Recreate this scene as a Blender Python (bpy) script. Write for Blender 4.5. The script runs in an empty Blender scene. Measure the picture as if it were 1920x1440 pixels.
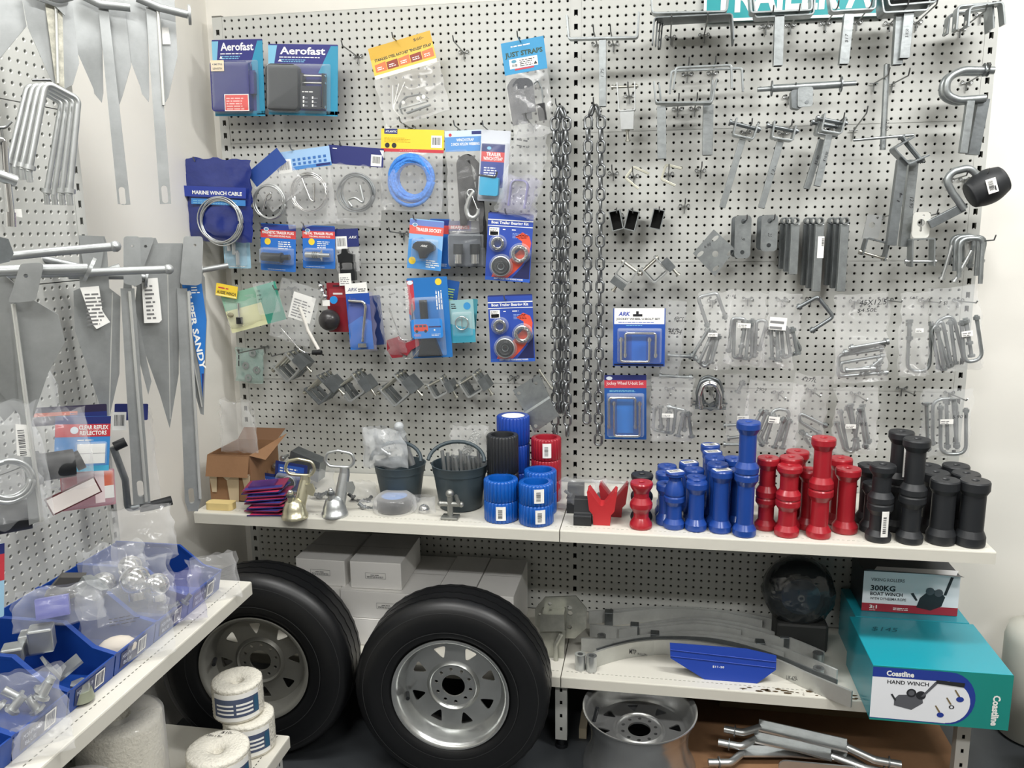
import bpy, math, random
from math import sin, cos, pi, radians, sqrt, atan2
from mathutils import Vector, Matrix, noise
random.seed(7)
SC = bpy.context.scene
COL = SC.collection
# ------------------------------------------------------------------ camera, world, lights, exposure
CAM = Vector((0.2603, -2.7332, 1.6010)); YAW, PIT, ROL, FPX = 0.1726, 0.1881, -0.0126, 1552.5
_f = Vector((-sin(YAW)*cos(PIT), cos(YAW)*cos(PIT), -sin(PIT)))
_r = Vector((cos(YAW), sin(YAW), 0)); _u = _r.cross(_f)
RT = _r*cos(ROL) + _u*sin(ROL); UP = -_r*sin(ROL) + _u*cos(ROL); FW = _f
cd = bpy.data.cameras.new('camera'); cam = bpy.data.objects.new('camera', cd); COL.objects.link(cam)
cd.sensor_fit = 'HORIZONTAL'; cd.sensor_width = 36.0; cd.lens = FPX/1920*36.0; cd.clip_start = .05
cam.matrix_world = Matrix(((RT.x, UP.x, -FW.x, CAM.x), (RT.y, UP.y, -FW.y, CAM.y), (RT.z, UP.z, -FW.z, CAM.z), (0, 0, 0, 1)))
SC.camera = cam
w = bpy.data.worlds.new('world'); SC.world = w; w.use_nodes = True
w.node_tree.nodes['Background'].inputs[0].default_value = (.95, .97, 1, 1)
w.node_tree.nodes['Background'].inputs[1].default_value = .1
SC.view_settings.view_transform = 'Standard'; SC.view_settings.look = 'None'
SC.view_settings.gamma = 1; SC.view_settings.use_curve_mapping = False
SC.view_settings.exposure = 0.14
SC.cycles.transparent_max_bounces = 40; SC.cycles.max_bounces = 8; SC.cycles.caustics_reflective = False
SC.cycles.caustics_refractive = False
def area(name, loc, size, power, rot=(0, 0, 0), col=(1, .995, .98)):
    l = bpy.data.lights.new(name, 'AREA'); l.shape = 'RECTANGLE'; l.size, l.size_y = size; l.energy = power; l.color = col
    o = bpy.data.objects.new(name, l); o.location = loc; o.rotation_euler = rot; COL.objects.link(o); return o
CEIL = 3.0
LAMPS = [(-.5, -1.3), (1.45, -1.2), (-.5, -3.2), (1.45, -3.2)]
for (lx, ly), pw in zip(LAMPS, (27, 44, 30, 36)): area('ceiling_lamp_light', (lx, ly, CEIL-.11), (1.2, .2), pw)

# ------------------------------------------------------------------ pixel -> point on a plane of the place
def ray(u, v): return FW + RT*((u-960)/FPX) - UP*((v-720)/FPX)
def on(ax, val, u, v):
    d = ray(u, v); return CAM + d*((val-CAM[ax])/d[ax])
def W(u, v, d=0.0): return on(1, -d, u, v)       # plane d metres in front of the back pegboard
def WX(u, v, x): return on(0, x, u, v)
def WZ(u, v, z): return on(2, z, u, v)

# ------------------------------------------------------------------ materials
def lin(c):
    if isinstance(c, str): c = tuple(int(c[i:i+2], 16)/255 for i in (0, 2, 4))
    return tuple((x/12.92 if x <= .04045 else ((x+.055)/1.055)**2.4) for x in c)
MC = {}
def mat(name, col, rough=.5, metal=0., var=0., vs=8., bump=0., bs=60., alpha=None, spec=.5, coat=0., col2=None, trans=0.):
    if name in MC: return MC[name]
    m = bpy.data.materials.new(name); m.use_nodes = True; nt = m.node_tree; b = nt.nodes['Principled BSDF']
    c = lin(col); b.inputs['Base Color'].default_value = (*c, 1)
    b.inputs['Roughness'].default_value = rough; b.inputs['Metallic'].default_value = metal
    b.inputs['Specular IOR Level'].default_value = spec; b.inputs['Coat Weight'].default_value = coat
    b.inputs['Coat Roughness'].default_value = .1
    if trans: b.inputs['Transmission Weight'].default_value = trans
    tc = None
    if var or bump:
        tc = nt.nodes.new('ShaderNodeTexCoord')
    if var:
        n = nt.nodes.new('ShaderNodeTexNoise'); n.inputs['Scale'].default_value = vs; n.inputs['Detail'].default_value = 6
        n.inputs['Roughness'].default_value = .65
        r = nt.nodes.new('ShaderNodeValToRGB'); c2 = lin(col2) if col2 else tuple(x*(1-var) for x in c)
        r.color_ramp.elements[0].position = .32; r.color_ramp.elements[1].position = .68
        r.color_ramp.elements[0].color = (*c2, 1); r.color_ramp.elements[1].color = (*(c if col2 else tuple(min(1, x*(1+var*.6)) for x in c)), 1)
        nt.links.new(tc.outputs['Object'], n.inputs['Vector']); nt.links.new(n.outputs['Fac'], r.inputs['Fac'])
        nt.links.new(r.outputs['Color'], b.inputs['Base Color'])
    if bump:
        n = nt.nodes.new('ShaderNodeTexNoise'); n.inputs['Scale'].default_value = bs; n.inputs['Detail'].default_value = 3
        p = nt.nodes.new('ShaderNodeBump'); p.inputs['Strength'].default_value = bump; p.inputs['Distance'].default_value = .004
        nt.links.new(tc.outputs['Object'], n.inputs['Vector']); nt.links.new(n.outputs['Fac'], p.inputs['Height'])
        nt.links.new(p.outputs['Normal'], b.inputs['Normal'])
    MC[name] = m; return m
def film(name, col='ffffff', base=.1, edge=.62, rough=.11, bump=.5, bs=17.):
    """clear plastic film: mostly see-through, glossy, milky where it is seen at a slant"""
    if name in MC: return MC[name]
    m = bpy.data.materials.new(name); m.use_nodes = True; nt = m.node_tree; b = nt.nodes['Principled BSDF']; out = nt.nodes['Material Output']
    b.inputs['Base Color'].default_value = (*lin(col), 1); b.inputs['Roughness'].default_value = rough; b.inputs['Specular IOR Level'].default_value = 1.
    t = nt.nodes.new('ShaderNodeBsdfTransparent'); mx = nt.nodes.new('ShaderNodeMixShader'); lw = nt.nodes.new('ShaderNodeLayerWeight')
    lw.inputs['Blend'].default_value = .35
    tc = nt.nodes.new('ShaderNodeTexCoord'); n = nt.nodes.new('ShaderNodeTexNoise'); n.inputs['Scale'].default_value = bs; n.inputs['Detail'].default_value = 2; n.inputs['Distortion'].default_value = .6; n.inputs['Detail'].default_value = .5
    p = nt.nodes.new('ShaderNodeBump'); p.inputs['Strength'].default_value = bump; p.inputs['Distance'].default_value = .012
    nt.links.new(tc.outputs['Object'], n.inputs['Vector']); nt.links.new(n.outputs['Fac'], p.inputs['Height'])
    nt.links.new(p.outputs['Normal'], b.inputs['Normal']); nt.links.new(p.outputs['Normal'], lw.inputs['Normal'])
    mr = nt.nodes.new('ShaderNodeMapRange'); mr.inputs['To Min'].default_value = base; mr.inputs['To Max'].default_value = edge
    nt.links.new(lw.outputs['Facing'], mr.inputs['Value']); nt.links.new(mr.outputs['Result'], mx.inputs['Fac'])
    nt.links.new(t.outputs[0], mx.inputs[1]); nt.links.new(b.outputs[0], mx.inputs[2]); nt.links.new(mx.outputs[0], out.inputs['Surface'])
    MC[name] = m; return m
def P(hexc, rough=.45, spec=.5): return mat('print_'+hexc+('' if rough == .45 else str(rough)), hexc, rough, spec=spec)
GALV = mat('galvanised_steel', '9ea3a4', .36, .76, var=.2, vs=26, bump=.12, bs=70)
GALD = mat('dull_galvanised_steel', '7f8486', .4, .76, var=.25, vs=18, bump=.15, bs=50)
ZINC = mat('bright_zinc', 'c4c7c7', .34, .85, var=.08, vs=20)
CHRM = mat('chrome_plate', 'dcdcdc', .14, 1.0)
CHN = mat('chain_steel', '8d9092', .32, .88, var=.25, vs=60)
BOLT = mat('bolt_zinc', 'b9b8ae', .34, .92, var=.1, vs=60)
WIRE = mat('peg_hook_zinc', '8f9190', .35, .9)
BLK = mat('black_plastic', '16181b', .38)
BLKR = mat('black_rubber', '1c1e21', .55)
WHT = P('f2f2ee'); NAVY = P('27306e'); BLUE = P('1d5fb4'); RED = P('c23a45')
POW = mat('white_powder_coat', 'c2c3be', .42, var=.02, vs=3)
SHW = mat('shelf_enamel', 'd6d3c8', .4, var=.03, vs=3)
FILM = film('clear_bag_film'); FILM2 = film('clear_bag_film_milky', 'f2f4f6', .1, .5)
BLIS = film('blister_plastic', 'eef4f8', .05, .5, .08, .0, 8.)
VIO = film('violet_bag_film', 'b9b6dc', .14, .5)

# ------------------------------------------------------------------ mesh builder
TXT = {}
def text_geo(s, bold):
    k = (s, bold)
    if k not in TXT:
        c = bpy.data.curves.new('t', 'FONT'); c.body = s; c.size = 1; c.resolution_u = 2; c.offset = bold; c.fill_mode = 'FRONT'
        o = bpy.data.objects.new('t', c); me = bpy.data.meshes.new_from_object(o)
        vs = [v.co.copy() for v in me.vertices]; fs = [tuple(p.vertices) for p in me.polygons]
        bpy.data.objects.remove(o); bpy.data.curves.remove(c); bpy.data.meshes.remove(me)
        x0 = min(v.x for v in vs); x1 = max(v.x for v in vs); y0 = min(v.y for v in vs); y1 = max(v.y for v in vs)
        TXT[k] = ([((v.x-x0)/(x1-x0), (v.y-y0)/max(y1-y0, 1e-6)) for v in vs], fs)
    return TXT[k]
def fillet(pts, r, n=5, closed=False):
    out = []; N = len(pts); pts = [Vector(p) for p in pts]
    for i, p in enumerate(pts):
        if not closed and i in (0, N-1): out.append(p); continue
        a, b = pts[i-1]-p, pts[(i+1) % N]-p
        la, lb = a.length, b.length
        if la < 1e-6 or lb < 1e-6: continue
        a /= la; b /= lb; ang = a.angle(b, pi)
        if ang > pi-.03: out.append(p); continue
        t = min(r/math.tan(ang/2), la*.49, lb*.49)
        A, B = p+a*t, p+b*t
        for k in range(n+1):
            s = k/n; out.append(A*(1-s)**2 + p*2*s*(1-s) + B*s*s)
    return out
def arc(cx, cy, r, a0, a1, n=16): return [(cx+r*cos(radians(a0+(a1-a0)*i/n)), cy+r*sin(radians(a0+(a1-a0)*i/n))) for i in range(n+1)]
def circ(cx, cy, r, n=20, ry=None, a=0): 
    ry = ry or r
    return [(cx+r*cos(2*pi*i/n)*cos(a)-ry*sin(2*pi*i/n)*sin(a), cy+r*cos(2*pi*i/n)*sin(a)+ry*sin(2*pi*i/n)*cos(a)) for i in range(n)]
def rrect(x0, y0, x1, y1, r, n=4):
    if r <= 0: return [(x0, y0), (x1, y0), (x1, y1), (x0, y1)]
    o = []
    for cx, cy, a in ((x1-r, y0+r, -90), (x1-r, y1-r, 0), (x0+r, y1-r, 90), (x0+r, y0+r, 180)): o += arc(cx, cy, r, a, a+90, n)
    return o
XZ = Matrix(((1, 0, 0, 0), (0, 0, -1, 0), (0, 1, 0, 0), (0, 0, 0, 1)))   # local (x, up, toward viewer) -> world
class M:
    def __init__(s, F=None): s.v = []; s.f = []; s.mi = []; s.sm = []; s.mats = []; s.sharp = 62; s.F = F or Matrix.Identity(4)
    def slot(s, m):
        if m not in s.mats: s.mats.append(m)
        return s.mats.index(m)
    def add(s, vs, fs, m, smooth=False, F=None):
        k = len(s.v); T = s.F @ F if F is not None else s.F
        s.v += [T @ Vector(p) for p in vs]; i = s.slot(m)
        for f in fs: s.f.append(tuple(a+k for a in f)); s.mi.append(i); s.sm.append(smooth)
        return s
    def box(s, x0, x1, y0, y1, z0, z1, m, F=None):
        vs = [(x, y, z) for x in (x0, x1) for y in (y0, y1) for z in (z0, z1)]
        return s.add(vs, [(0, 1, 3, 2), (4, 6, 7, 5), (0, 4, 5, 1), (2, 3, 7, 6), (0, 2, 6, 4), (1, 5, 7, 3)], m, F=F)
    def prism(s, poly, z0, z1, m, F=None, smooth=False, bev=0.):
        n = len(poly)
        if sum(poly[i][0]*poly[(i+1) % n][1]-poly[(i+1) % n][0]*poly[i][1] for i in range(n)) < 0: poly = poly[::-1]
        side = [(i, (i+1) % n, n+(i+1) % n, n+i) for i in range(n)]
        vs = [(x, y, z0) for x, y in poly]+[(x, y, z1) for x, y in poly]
        s.add(vs, side, m, smooth, F); return s.add(vs, [tuple(range(n-1, -1, -1)), tuple(range(n, 2*n))], m, False, F)
    def holed(s, outer, holes, z0, z1, m, F=None):
        """plate with real holes"""
        c = bpy.data.curves.new('c', 'CURVE'); c.dimensions = '2D'; c.fill_mode = 'BOTH'; c.extrude = abs(z1-z0)/2
        for poly in [outer]+holes:
            sp = c.splines.new('POLY'); sp.points.add(len(poly)-1); sp.use_cyclic_u = True
            for i, p in enumerate(poly): sp.points[i].co = (p[0], p[1], 0, 1)
        o = bpy.data.objects.new('c', c); me = bpy.data.meshes.new_from_object(o); zc = (z0+z1)/2
        s.add([(v.co.x, v.co.y, v.co.z+zc) for v in me.vertices], [tuple(p.vertices) for p in me.polygons], m, False, F)
        bpy.data.objects.remove(o); bpy.data.curves.remove(c); bpy.data.meshes.remove(me); return s
    def sweep(s, pts, sec, m, nrm=None, closed=False, smooth=False, F=None, caps=True, scale=None):
        pts = [Vector(p) for p in pts]; N = len(pts); k = len(sec); vs = []; fs = []; prev = None
        for i, p in enumerate(pts):
            if closed: t = pts[(i+1) % N]-pts[i-1]
            else: t = pts[min(i+1, N-1)]-pts[max(i-1, 0)]
            if t.length < 1e-9: t = Vector((0, 0, 1))
            t.normalize()
            if nrm is not None: b = Vector(nrm)
            else:
                b = prev if prev is not None else (Vector((0, 0, 1)) if abs(t.z) < .9 else Vector((1, 0, 0)))
            b = b-t*b.dot(t)
            if b.length < 1e-6: b = Vector((1, 0, 0))-t*t.x
            b.normalize(); a = t.cross(b); prev = b
            q = 1.
            if 0 < i < N-1 or closed:
                d1 = (pts[i]-pts[i-1]).normalized(); d2 = (pts[(i+1) % N]-pts[i]).normalized(); cc = max(-1, min(1, d1.dot(d2))); q = 1/max(.5, sqrt((1+cc)/2))
            sc = scale(i/(N-1)) if scale else 1
            for x, y in sec: vs.append(p + a*(x*q*sc) + b*(y*sc))
        R = N if closed else N-1
        for i in range(R):
            for j in range(k):
                a0, a1 = i*k+j, i*k+(j+1) % k; b0, b1 = ((i+1) % N)*k+j, ((i+1) % N)*k+(j+1) % k; fs.append((a0, a1, b1, b0))
        s.add(vs, fs, m, smooth, F)
        if caps and not closed: s.add(vs[:k], [tuple(range(k-1, -1, -1))], m, False, F); s.add(vs[-k:], [tuple(range(k))], m, False, F)
        return s
    def tube(s, pts, r, m, n=8, closed=False, F=None, scale=None, caps=True): return s.sweep(pts, [(r*cos(2*pi*i/n), r*sin(2*pi*i/n)) for i in range(n)], m, None, closed, True, F, caps, scale)
    def bar(s, pts, t, wd, m, nrm=(0, 0, 1), F=None, closed=False): return s.sweep(pts, [(-t/2, -wd/2), (t/2, -wd/2), (t/2, wd/2), (-t/2, wd/2)], m, nrm, closed, False, F)
    def lathe(s, prof, m, n=28, F=None, smooth=True, ribs=None):
        """profile of (r, z) about local z"""
        vs = []; fs = []; k = len(prof)
        for j in range(n):
            a = 2*pi*j/n
            for i, (r, z) in enumerate(prof):
                rr = r*(ribs(j, i) if ribs else 1); vs.append((rr*cos(a), rr*sin(a), z))
        for j in range(n):
            for i in range(k-1): a0, b0 = j*k+i, ((j+1) % n)*k+i; fs.append((a0, b0, b0+1, a0+1))
        return s.add(vs, fs, m, smooth, F)
    def cyl(s, p0, p1, r, m, n=14, F=None, r1=None):
        p0, p1 = Vector(p0), Vector(p1); d = p1-p0; q = d.to_track_quat('Z', 'Y').to_matrix().to_4x4(); T = Matrix.Translation(p0) @ q; L = d.length
        if F is not None: T = F @ T
        r1 = r if r1 is None else r1
        s.lathe([(r, 0), (r1, L)], m, n, T)
        ring0 = [(r*cos(2*pi*j/n), r*sin(2*pi*j/n), 0) for j in range(n)]; ring1 = [(r1*cos(2*pi*j/n), r1*sin(2*pi*j/n), L) for j in range(n)]
        s.add(ring0, [tuple(range(n-1, -1, -1))], m, False, T); return s.add(ring1, [tuple(range(n))], m, False, T)
    def hexn(s, p0, p1, r, m, F=None): return s.cyl(p0, p1, r, m, 6, F)
    def ball(s, c, r, m, n=14, F=None, sq=(1, 1, 1)):
        T = Matrix.Translation(Vector(c)) @ Matrix.Diagonal((*sq, 1))
        if F is not None: T = F @ T
        k = n//2+1; return s.lathe([(r*sin(pi*i/k)+1e-6, -r*cos(pi*i/k)) for i in range(k+1)], m, n, T)
    def quad(s, x0, y0, x1, y1, z, m, F=None): return s.add([(x0, y0, z), (x1, y0, z), (x1, y1, z), (x0, y1, z)], [(0, 1, 2, 3)], m, F=F)
    def poly(s, pts, z, m, F=None):
        if sum(pts[i][0]*pts[(i+1) % len(pts)][1]-pts[(i+1) % len(pts)][0]*pts[i][1] for i in range(len(pts))) < 0: pts = pts[::-1]
        return s.add([(x, y, z) for x, y in pts], [tuple(range(len(pts)))], m, F=F)
    def text(s, t, x, y, wd, h, z, m, bold=.0, F=None, rot=0, slant=0.):
        """text filling the box whose lower-left corner is x, y"""
        pts, fs = text_geo(t, bold); c, d = cos(rot), sin(rot)
        vs = []
        for a, b in pts:
            X, Y = a*wd+b*h*slant, b*h; vs.append((x+X*c-Y*d, y+X*d+Y*c, z))
        return s.add(vs, fs, m, F=F)
    def lines(s, x0, y0, x1, y1, n, z, m, th=.45, F=None, ragged=.35):
        """rows of print too small to read"""
        dh = (y1-y0)/n
        for i in range(n):
            x = x0; xe = x1-(x1-x0)*random.random()*ragged; yy = y0+dh*i
            while x < xe:
                wv = dh*(.7+random.random()*2.2); s.quad(x, yy, min(x+wv, xe), yy+dh*th, z, m, F); x += wv+dh*.4
        return s
    def barcode(s, x0, y0, x1, y1, z, m, F=None, horiz=False):
        a, b = (y0, y1) if horiz else (x0, x1); x = a; st = (b-a)/22
        while x < b:
            wv = st*random.choice((.4, .7, 1.1))
            if horiz: s.quad(x0, x, x1, min(x+wv, b), z, m, F)
            else: s.quad(x, y0, min(x+wv, b), y1, z, m, F)
            x += wv+st*random.choice((.5, .8, 1.1))
        return s
    def sheet(s, wfun, nu, nv, m, F=None):
        vs = [wfun(i/nu, j/nv) for j in range(nv+1) for i in range(nu+1)]
        fs = [(j*(nu+1)+i, j*(nu+1)+i+1, (j+1)*(nu+1)+i+1, (j+1)*(nu+1)+i) for j in range(nv) for i in range(nu)]
        return s.add(vs, fs, m, True, F)
    def build(s, name, parent=None, bev=0., seg=2, world=None):
        me = bpy.data.meshes.new(name); me.from_pydata([tuple(v) for v in s.v], [], s.f)
        for m in s.mats: me.materials.append(m)
        me.polygons.foreach_set('material_index', s.mi); me.polygons.foreach_set('use_smooth', s.sm); me.update()
        if any(s.sm): me.set_sharp_from_angle(angle=radians(s.sharp))
        o = bpy.data.objects.new(name, me); COL.objects.link(o)
        if parent is not None: o.parent = parent
        if world is not None: o.matrix_world = world
        if bev:
            b = o.modifiers.new('bevel', 'BEVEL'); b.width = bev; b.segments = seg; b.limit_method = 'ANGLE'; b.angle_limit = radians(40)
        return o
def tag(o, label, cat, group=None):
    o['label'] = label; o['category'] = cat
    if group: o['group'] = group
    return o
def struct(o): o['kind'] = 'structure'; return o
def thing(name, label, cat, F, group=None):
    o = bpy.data.objects.new(name, None); o.empty_display_size = .05; COL.objects.link(o); o.matrix_world = F
    return tag(o, label, cat, group)
def adopt(o, PF, F, parent):
    """make a finished mesh a part of another thing"""
    for k in ('label', 'category', 'group'):
        if k in o: del o[k]
    o.parent = parent; o.matrix_basis = PF.inverted() @ F; return o
def dup(root, F, label=None, group=None):
    r = root.copy(); COL.objects.link(r); r.matrix_world = F
    if label: r['label'] = label
    if group: r['group'] = group
    for ch in list(root.children):
        c = ch.copy(); COL.objects.link(c); c.parent = r
        for g in list(ch.children):
            d = g.copy(); COL.objects.link(d); d.parent = c
    return r
def Fw(p, ang=0., yaw=0., tilt=0.):
    """frame at p facing the viewer side (local x right, y up, z out of the wall)"""
    return Matrix.Translation(p) @ Matrix.Rotation(yaw, 4, 'Z') @ XZ @ Matrix.Rotation(tilt, 4, 'X') @ Matrix.Rotation(ang, 4, 'Z')
def card(TL, TR, BL, d, yaw=0.):
    """frame with origin at the top-left corner of a card seen at these pixels; returns frame, width, height"""
    a, b, c = W(*TL, d), W(*TR, d), W(*BL, d); ex = (b-a); wd = ex.length; ang = atan2(ex.z, ex.x)
    ey = Vector((-sin(ang), 0, cos(ang))); h = abs((c-a).dot(ey)); return Fw(a, ang, yaw), wd, h
def pxs(F, u, v):
    """pixel -> local (x, y) on the z=0 plane of frame F"""
    I = F.inverted(); o = I @ CAM; d = I.to_3x3() @ ray(u, v); k = -o.z/d.z; q = o+d*k; return (q.x, q.y)
# ------------------------------------------------------------------ the room
WALLM = mat('painted_wall', 'efece4', .6, var=.02, vs=1.2, bump=.03, bs=120)
FLOORM = mat('dark_vinyl_floor', '3c3f42', .45, var=.12, vs=2.5)
CEILM = mat('ceiling_paint', 'ecebe6', .8)
def wallbox(name, a, b, m): return struct(M().box(a[0], b[0], a[1], b[1], a[2], b[2], m).build(name))
XL, XS = -1.161, -1.27
wallbox('floor', (-1.4, -5.1, -.1), (3.1, .2, 0), FLOORM)
wallbox('wall_back', (-1.4, .06, 0), (3.1, .2, CEIL), WALLM)
wallbox('wall_left', (-1.4, -5.1, 0), (XS, .06, CEIL), WALLM)
WALLD = mat('fill_cutting_wall_grey', '9c9a95', .7, var=.3, vs=1.5)  # unseen walls toned darker to cut the fill light and deepen contrast
wallbox('wall_right', (3.0, -5.1, 0), (3.1, .06, CEIL), WALLD)
wallbox('wall_front', (-1.4, -5.2, 0), (3.1, -5.1, CEIL), WALLD)
wallbox('ceiling', (-1.4, -5.1, CEIL), (3.1, .2, CEIL+.1), CEILM)
LIT = bpy.data.materials.new('lamp_diffuser'); LIT.use_nodes = True
LIT.node_tree.nodes['Principled BSDF'].inputs['Emission Color'].default_value = (1, .99, .96, 1)
LIT.node_tree.nodes['Principled BSDF'].inputs['Emission Strength'].default_value = 6
for i, (lx, ly) in enumerate(LAMPS):
    t = thing('ceiling_lamp', 'white fluorescent batten lamp on the ceiling', 'lamp', Matrix.Translation((lx, ly, CEIL)), 'ceiling lamps')
    M().box(-.62, .62, -.1, .1, -.04, 0, POW).build('lamp_body', t); M().box(-.6, .6, -.08, .08, -.09, -.041, LIT).build('diffuser', t)

# ------------------------------------------------------------------ shelving
PT = .0255
FL = lambda y, z, x=XL: Matrix(((0, 0, 1, x), (1, 0, 0, y), (0, 1, 0, z), (0, 0, 0, 1)))   # frame on the left unit: x along +Y, y up, z into the room
HOLEB = mat('hole_shade_backing', '4a4845', .8)  # dark backing sheet, painted shade of the cavity behind the peg holes
DARK = mat('hollow_shade', '101010', .9)  # near-black fill, painted shade inside slots and hollow tubes
def peg_panel(nx, nz, x0, y0, x1, y1):
    """pressed steel panel with real punched holes, front face at z=0, returned edges at the seam"""
    m = M(); r = .0039; K = 8; vs = []; fs = []
    sx = (x0+x1)/2-(nx-1)*PT/2; sy = (y0+y1)/2-(nz-1)*PT/2; h = PT/2
    cell = [(h, 0), (h, h), (0, h), (-h, h), (-h, 0), (-h, -h), (0, -h), (h, -h)]
    for j in range(nz):
        for i in range(nx):
            cx, cy = sx+i*PT, sy+j*PT; b = len(vs)
            for k in range(K): a = k*pi/4; vs.append((cx+cell[k][0], cy+cell[k][1], 0))
            for k in range(K): a = k*pi/4; vs.append((cx+(r+.0014)*cos(a), cy+(r+.0014)*sin(a), 0))
            for k in range(K): a = k*pi/4; vs.append((cx+r*cos(a), cy+r*sin(a), -.0016))
            for k in range(K): a = k*pi/4; vs.append((cx+r*cos(a), cy+r*sin(a), -.006))
            for L in range(3):
                for k in range(K): k2 = (k+1) % K; fs.append((b+L*8+k, b+L*8+k2, b+L*8+8+k2, b+L*8+8+k))
    m.add(vs, fs, POW)
    gx0, gx1, gy0, gy1 = sx-h, sx+(nx-1)*PT+h, sy-h, sy+(nz-1)*PT+h
    for a, b, c, d in ((x0, y0+.0011, x1, gy0), (x0, gy1, x1, y1-.0011), (x0, gy0, gx0, gy1), (gx1, gy0, x1, gy1)): m.quad(a, b, c, d, 0, POW)
    m.box(x0, x1, y0+.0011, y0+.003, -.014, -.0002, POW); m.box(x0, x1, y1-.003, y1-.0011, -.014, -.0002, POW)
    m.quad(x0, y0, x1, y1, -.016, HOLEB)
    return m
def upright(z1, wd=.034):
    m = M(); z = .29; a = .0058; prev = .26
    m.box(-wd/2, wd/2, 0, prev, -.002, 0, POW)
    while z < z1-.03:
        m.box(-a, a, prev, z, -.002, 0, POW).box(-.002, .002, z, z+.0022, -.002, 0, POW); prev = z+.018; z += .0415
    m.box(-a, a, prev, z1, -.002, 0, POW); m.box(-wd/2, -a, .26, z1, -.002, 0, POW); m.box(a, wd/2, .26, z1, -.002, 0, POW)
    m.box(-wd/2, -wd/2+.002, 0, z1, -.05, -.002, POW); m.box(wd/2-.002, wd/2, 0, z1, -.05, -.002, POW); m.box(-wd/2, wd/2, z1, z1+.004, -.05, .001, P('6d6c66'))
    m.box(-a-.002, a+.002, .27, z1-.01, -.021, -.02, DARK)
    return m
def shelf_m(x0, x1, depth, wear=False):
    """top at y=0, back at z=.004, front at z=depth"""
    m = M(); R = Matrix.Rotation(-pi/2, 4, 'X')   # local plane (x, -z)
    out = [(x0, -.004), (x1, -.004), (x1, -depth+.003), (x0, -depth+.003)]
    hs = []; x = x0+.012
    while x < x1-.012: hs.append([(x, -depth+.032), (x+.0075, -depth+.032), (x+.0075, -depth+.035), (x, -depth+.035)]); x += .0135
    m.holed(out, hs, -.0015, 0, SHW, Matrix(((1, 0, 0, 0), (0, 0, 1, 0), (0, -1, 0, 0), (0, 0, 0, 1))))
    m.prism([(depth-.0035, 0), (depth-.001, -.001), (depth, -.004), (depth, -.035), (depth-.012, -.037), (depth-.012, -.034), (depth-.0035, -.032)], x0, x1, SHW, Matrix(((0, 0, 1, 0), (0, 1, 0, 0), (1, 0, 0, 0), (0, 0, 0, 1))))
    for x in (x0, x1-.0015): m.box(x, x+.0015, -.035, -.0016, .004, depth-.004, SHW)
    m.box(x0+.0015, x1-.0015, -.02, -.018, .004, depth-.02, DARK)  # dark sheet painting the shade under the perforations
    if wear:
        RU = mat('worn_rust', '4a3a22', .8)
        for _ in range(46):
            x = x0+(x1-x0)*(.45+.5*random.random())+random.gauss(0, .03); z = depth-.006-abs(random.gauss(0, .012)); a = .001+.005*random.random()**2
            x = min(x1-.02, x)
            m.poly([(x+a*2.4*cos(t)*(.5+random.random()), -z+a*sin(t)) for t in [q*pi/4 for q in range(8)]], .0004, RU, Matrix(((1, 0, 0, 0), (0, 0, 1, 0), (0, -1, 0, 0), (0, 0, 0, 1))))
    return m
ZB, ZSH, ZT = .258, .735, 2.298
def bay(name, label, FB, x0, x1, ups, shelves, legs, group=None):
    t = thing(name, label, 'shelving', FB, group)
    for j, ua in enumerate(ups[:-1]):
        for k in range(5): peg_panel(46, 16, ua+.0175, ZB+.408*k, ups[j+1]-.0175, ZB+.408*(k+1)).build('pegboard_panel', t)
    for u in ups:
        o = upright(ZT).build('upright', t); o.location = (u, 0, .001)
    for (z, d, a, b, wear) in shelves:
        o = shelf_m(a, b, d, wear).build('shelf', t); o.location = (0, z, 0)
        for s in (a+.004, b-.004):
            q = M().prism([(0, -.002), (0, -.09), (.02, -.09), (d*.7, -.03), (d*.7, -.022)], -.001, .001, POW, Matrix(((0, 0, 1, 0), (0, 1, 0, 0), (1, 0, 0, 0), (0, 0, 0, 1)))).build('shelf_bracket', t)
            q.location = (s, z-.016, 0)
    for (x, d) in legs:
        mm = M(); mm.holed([(-.018, .03), (.018, .03), (.018, ZB-.036), (-.018, ZB-.036)], [[(-.004, z), (-.004, z+.013), (.004, z+.013), (.004, z)] for z in (.06, .105, .15, .192)], -.002, 0, POW)
        mm.box(-.018, -.016, .03, ZB-.036, -.03, -.002, POW).box(.016, .018, .03, ZB-.036, -.03, -.002, POW).quad(-.015, .032, .015, ZB-.038, -.02, DARK)
        l = mm.build('leg', t); l.location = (x, 0, d)
        f = M().cyl((0, 0, 0), (0, .008, 0), .02, BLK).cyl((0, .008, 0), (0, .034, 0), .013, BLK, 14).build('foot', l); f.location = (0, 0, -.015)
    return t
FBK = XZ.copy()
bay('pegboard_shelving', 'long white two-bay pegboard shelving with hanging packs, brackets and coloured rollers along the back wall', FBK, -1.2, 1.2, (-1.2, 0, 1.2),
    [(ZSH, .47, -1.15, -.0015, False), (ZSH, .47, .0015, 1.166, False), (ZB, .445, -1.15, -.0015, False), (ZB, .445, .0015, 1.166, True)], [(-.002, .42), (1.15, .42)])
YLE = -.815
bay('pegboard_shelving', 'white pegboard shelving on the side wall carrying anchors and blue bins', FL(YLE-.017-1.2, 0), 0, 1.2, (0, 1.2), [(.68, .376, .005, 1.217, False), (.233+.0, .454, .005, 1.217, False)], [(1.195, .43)])
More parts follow.
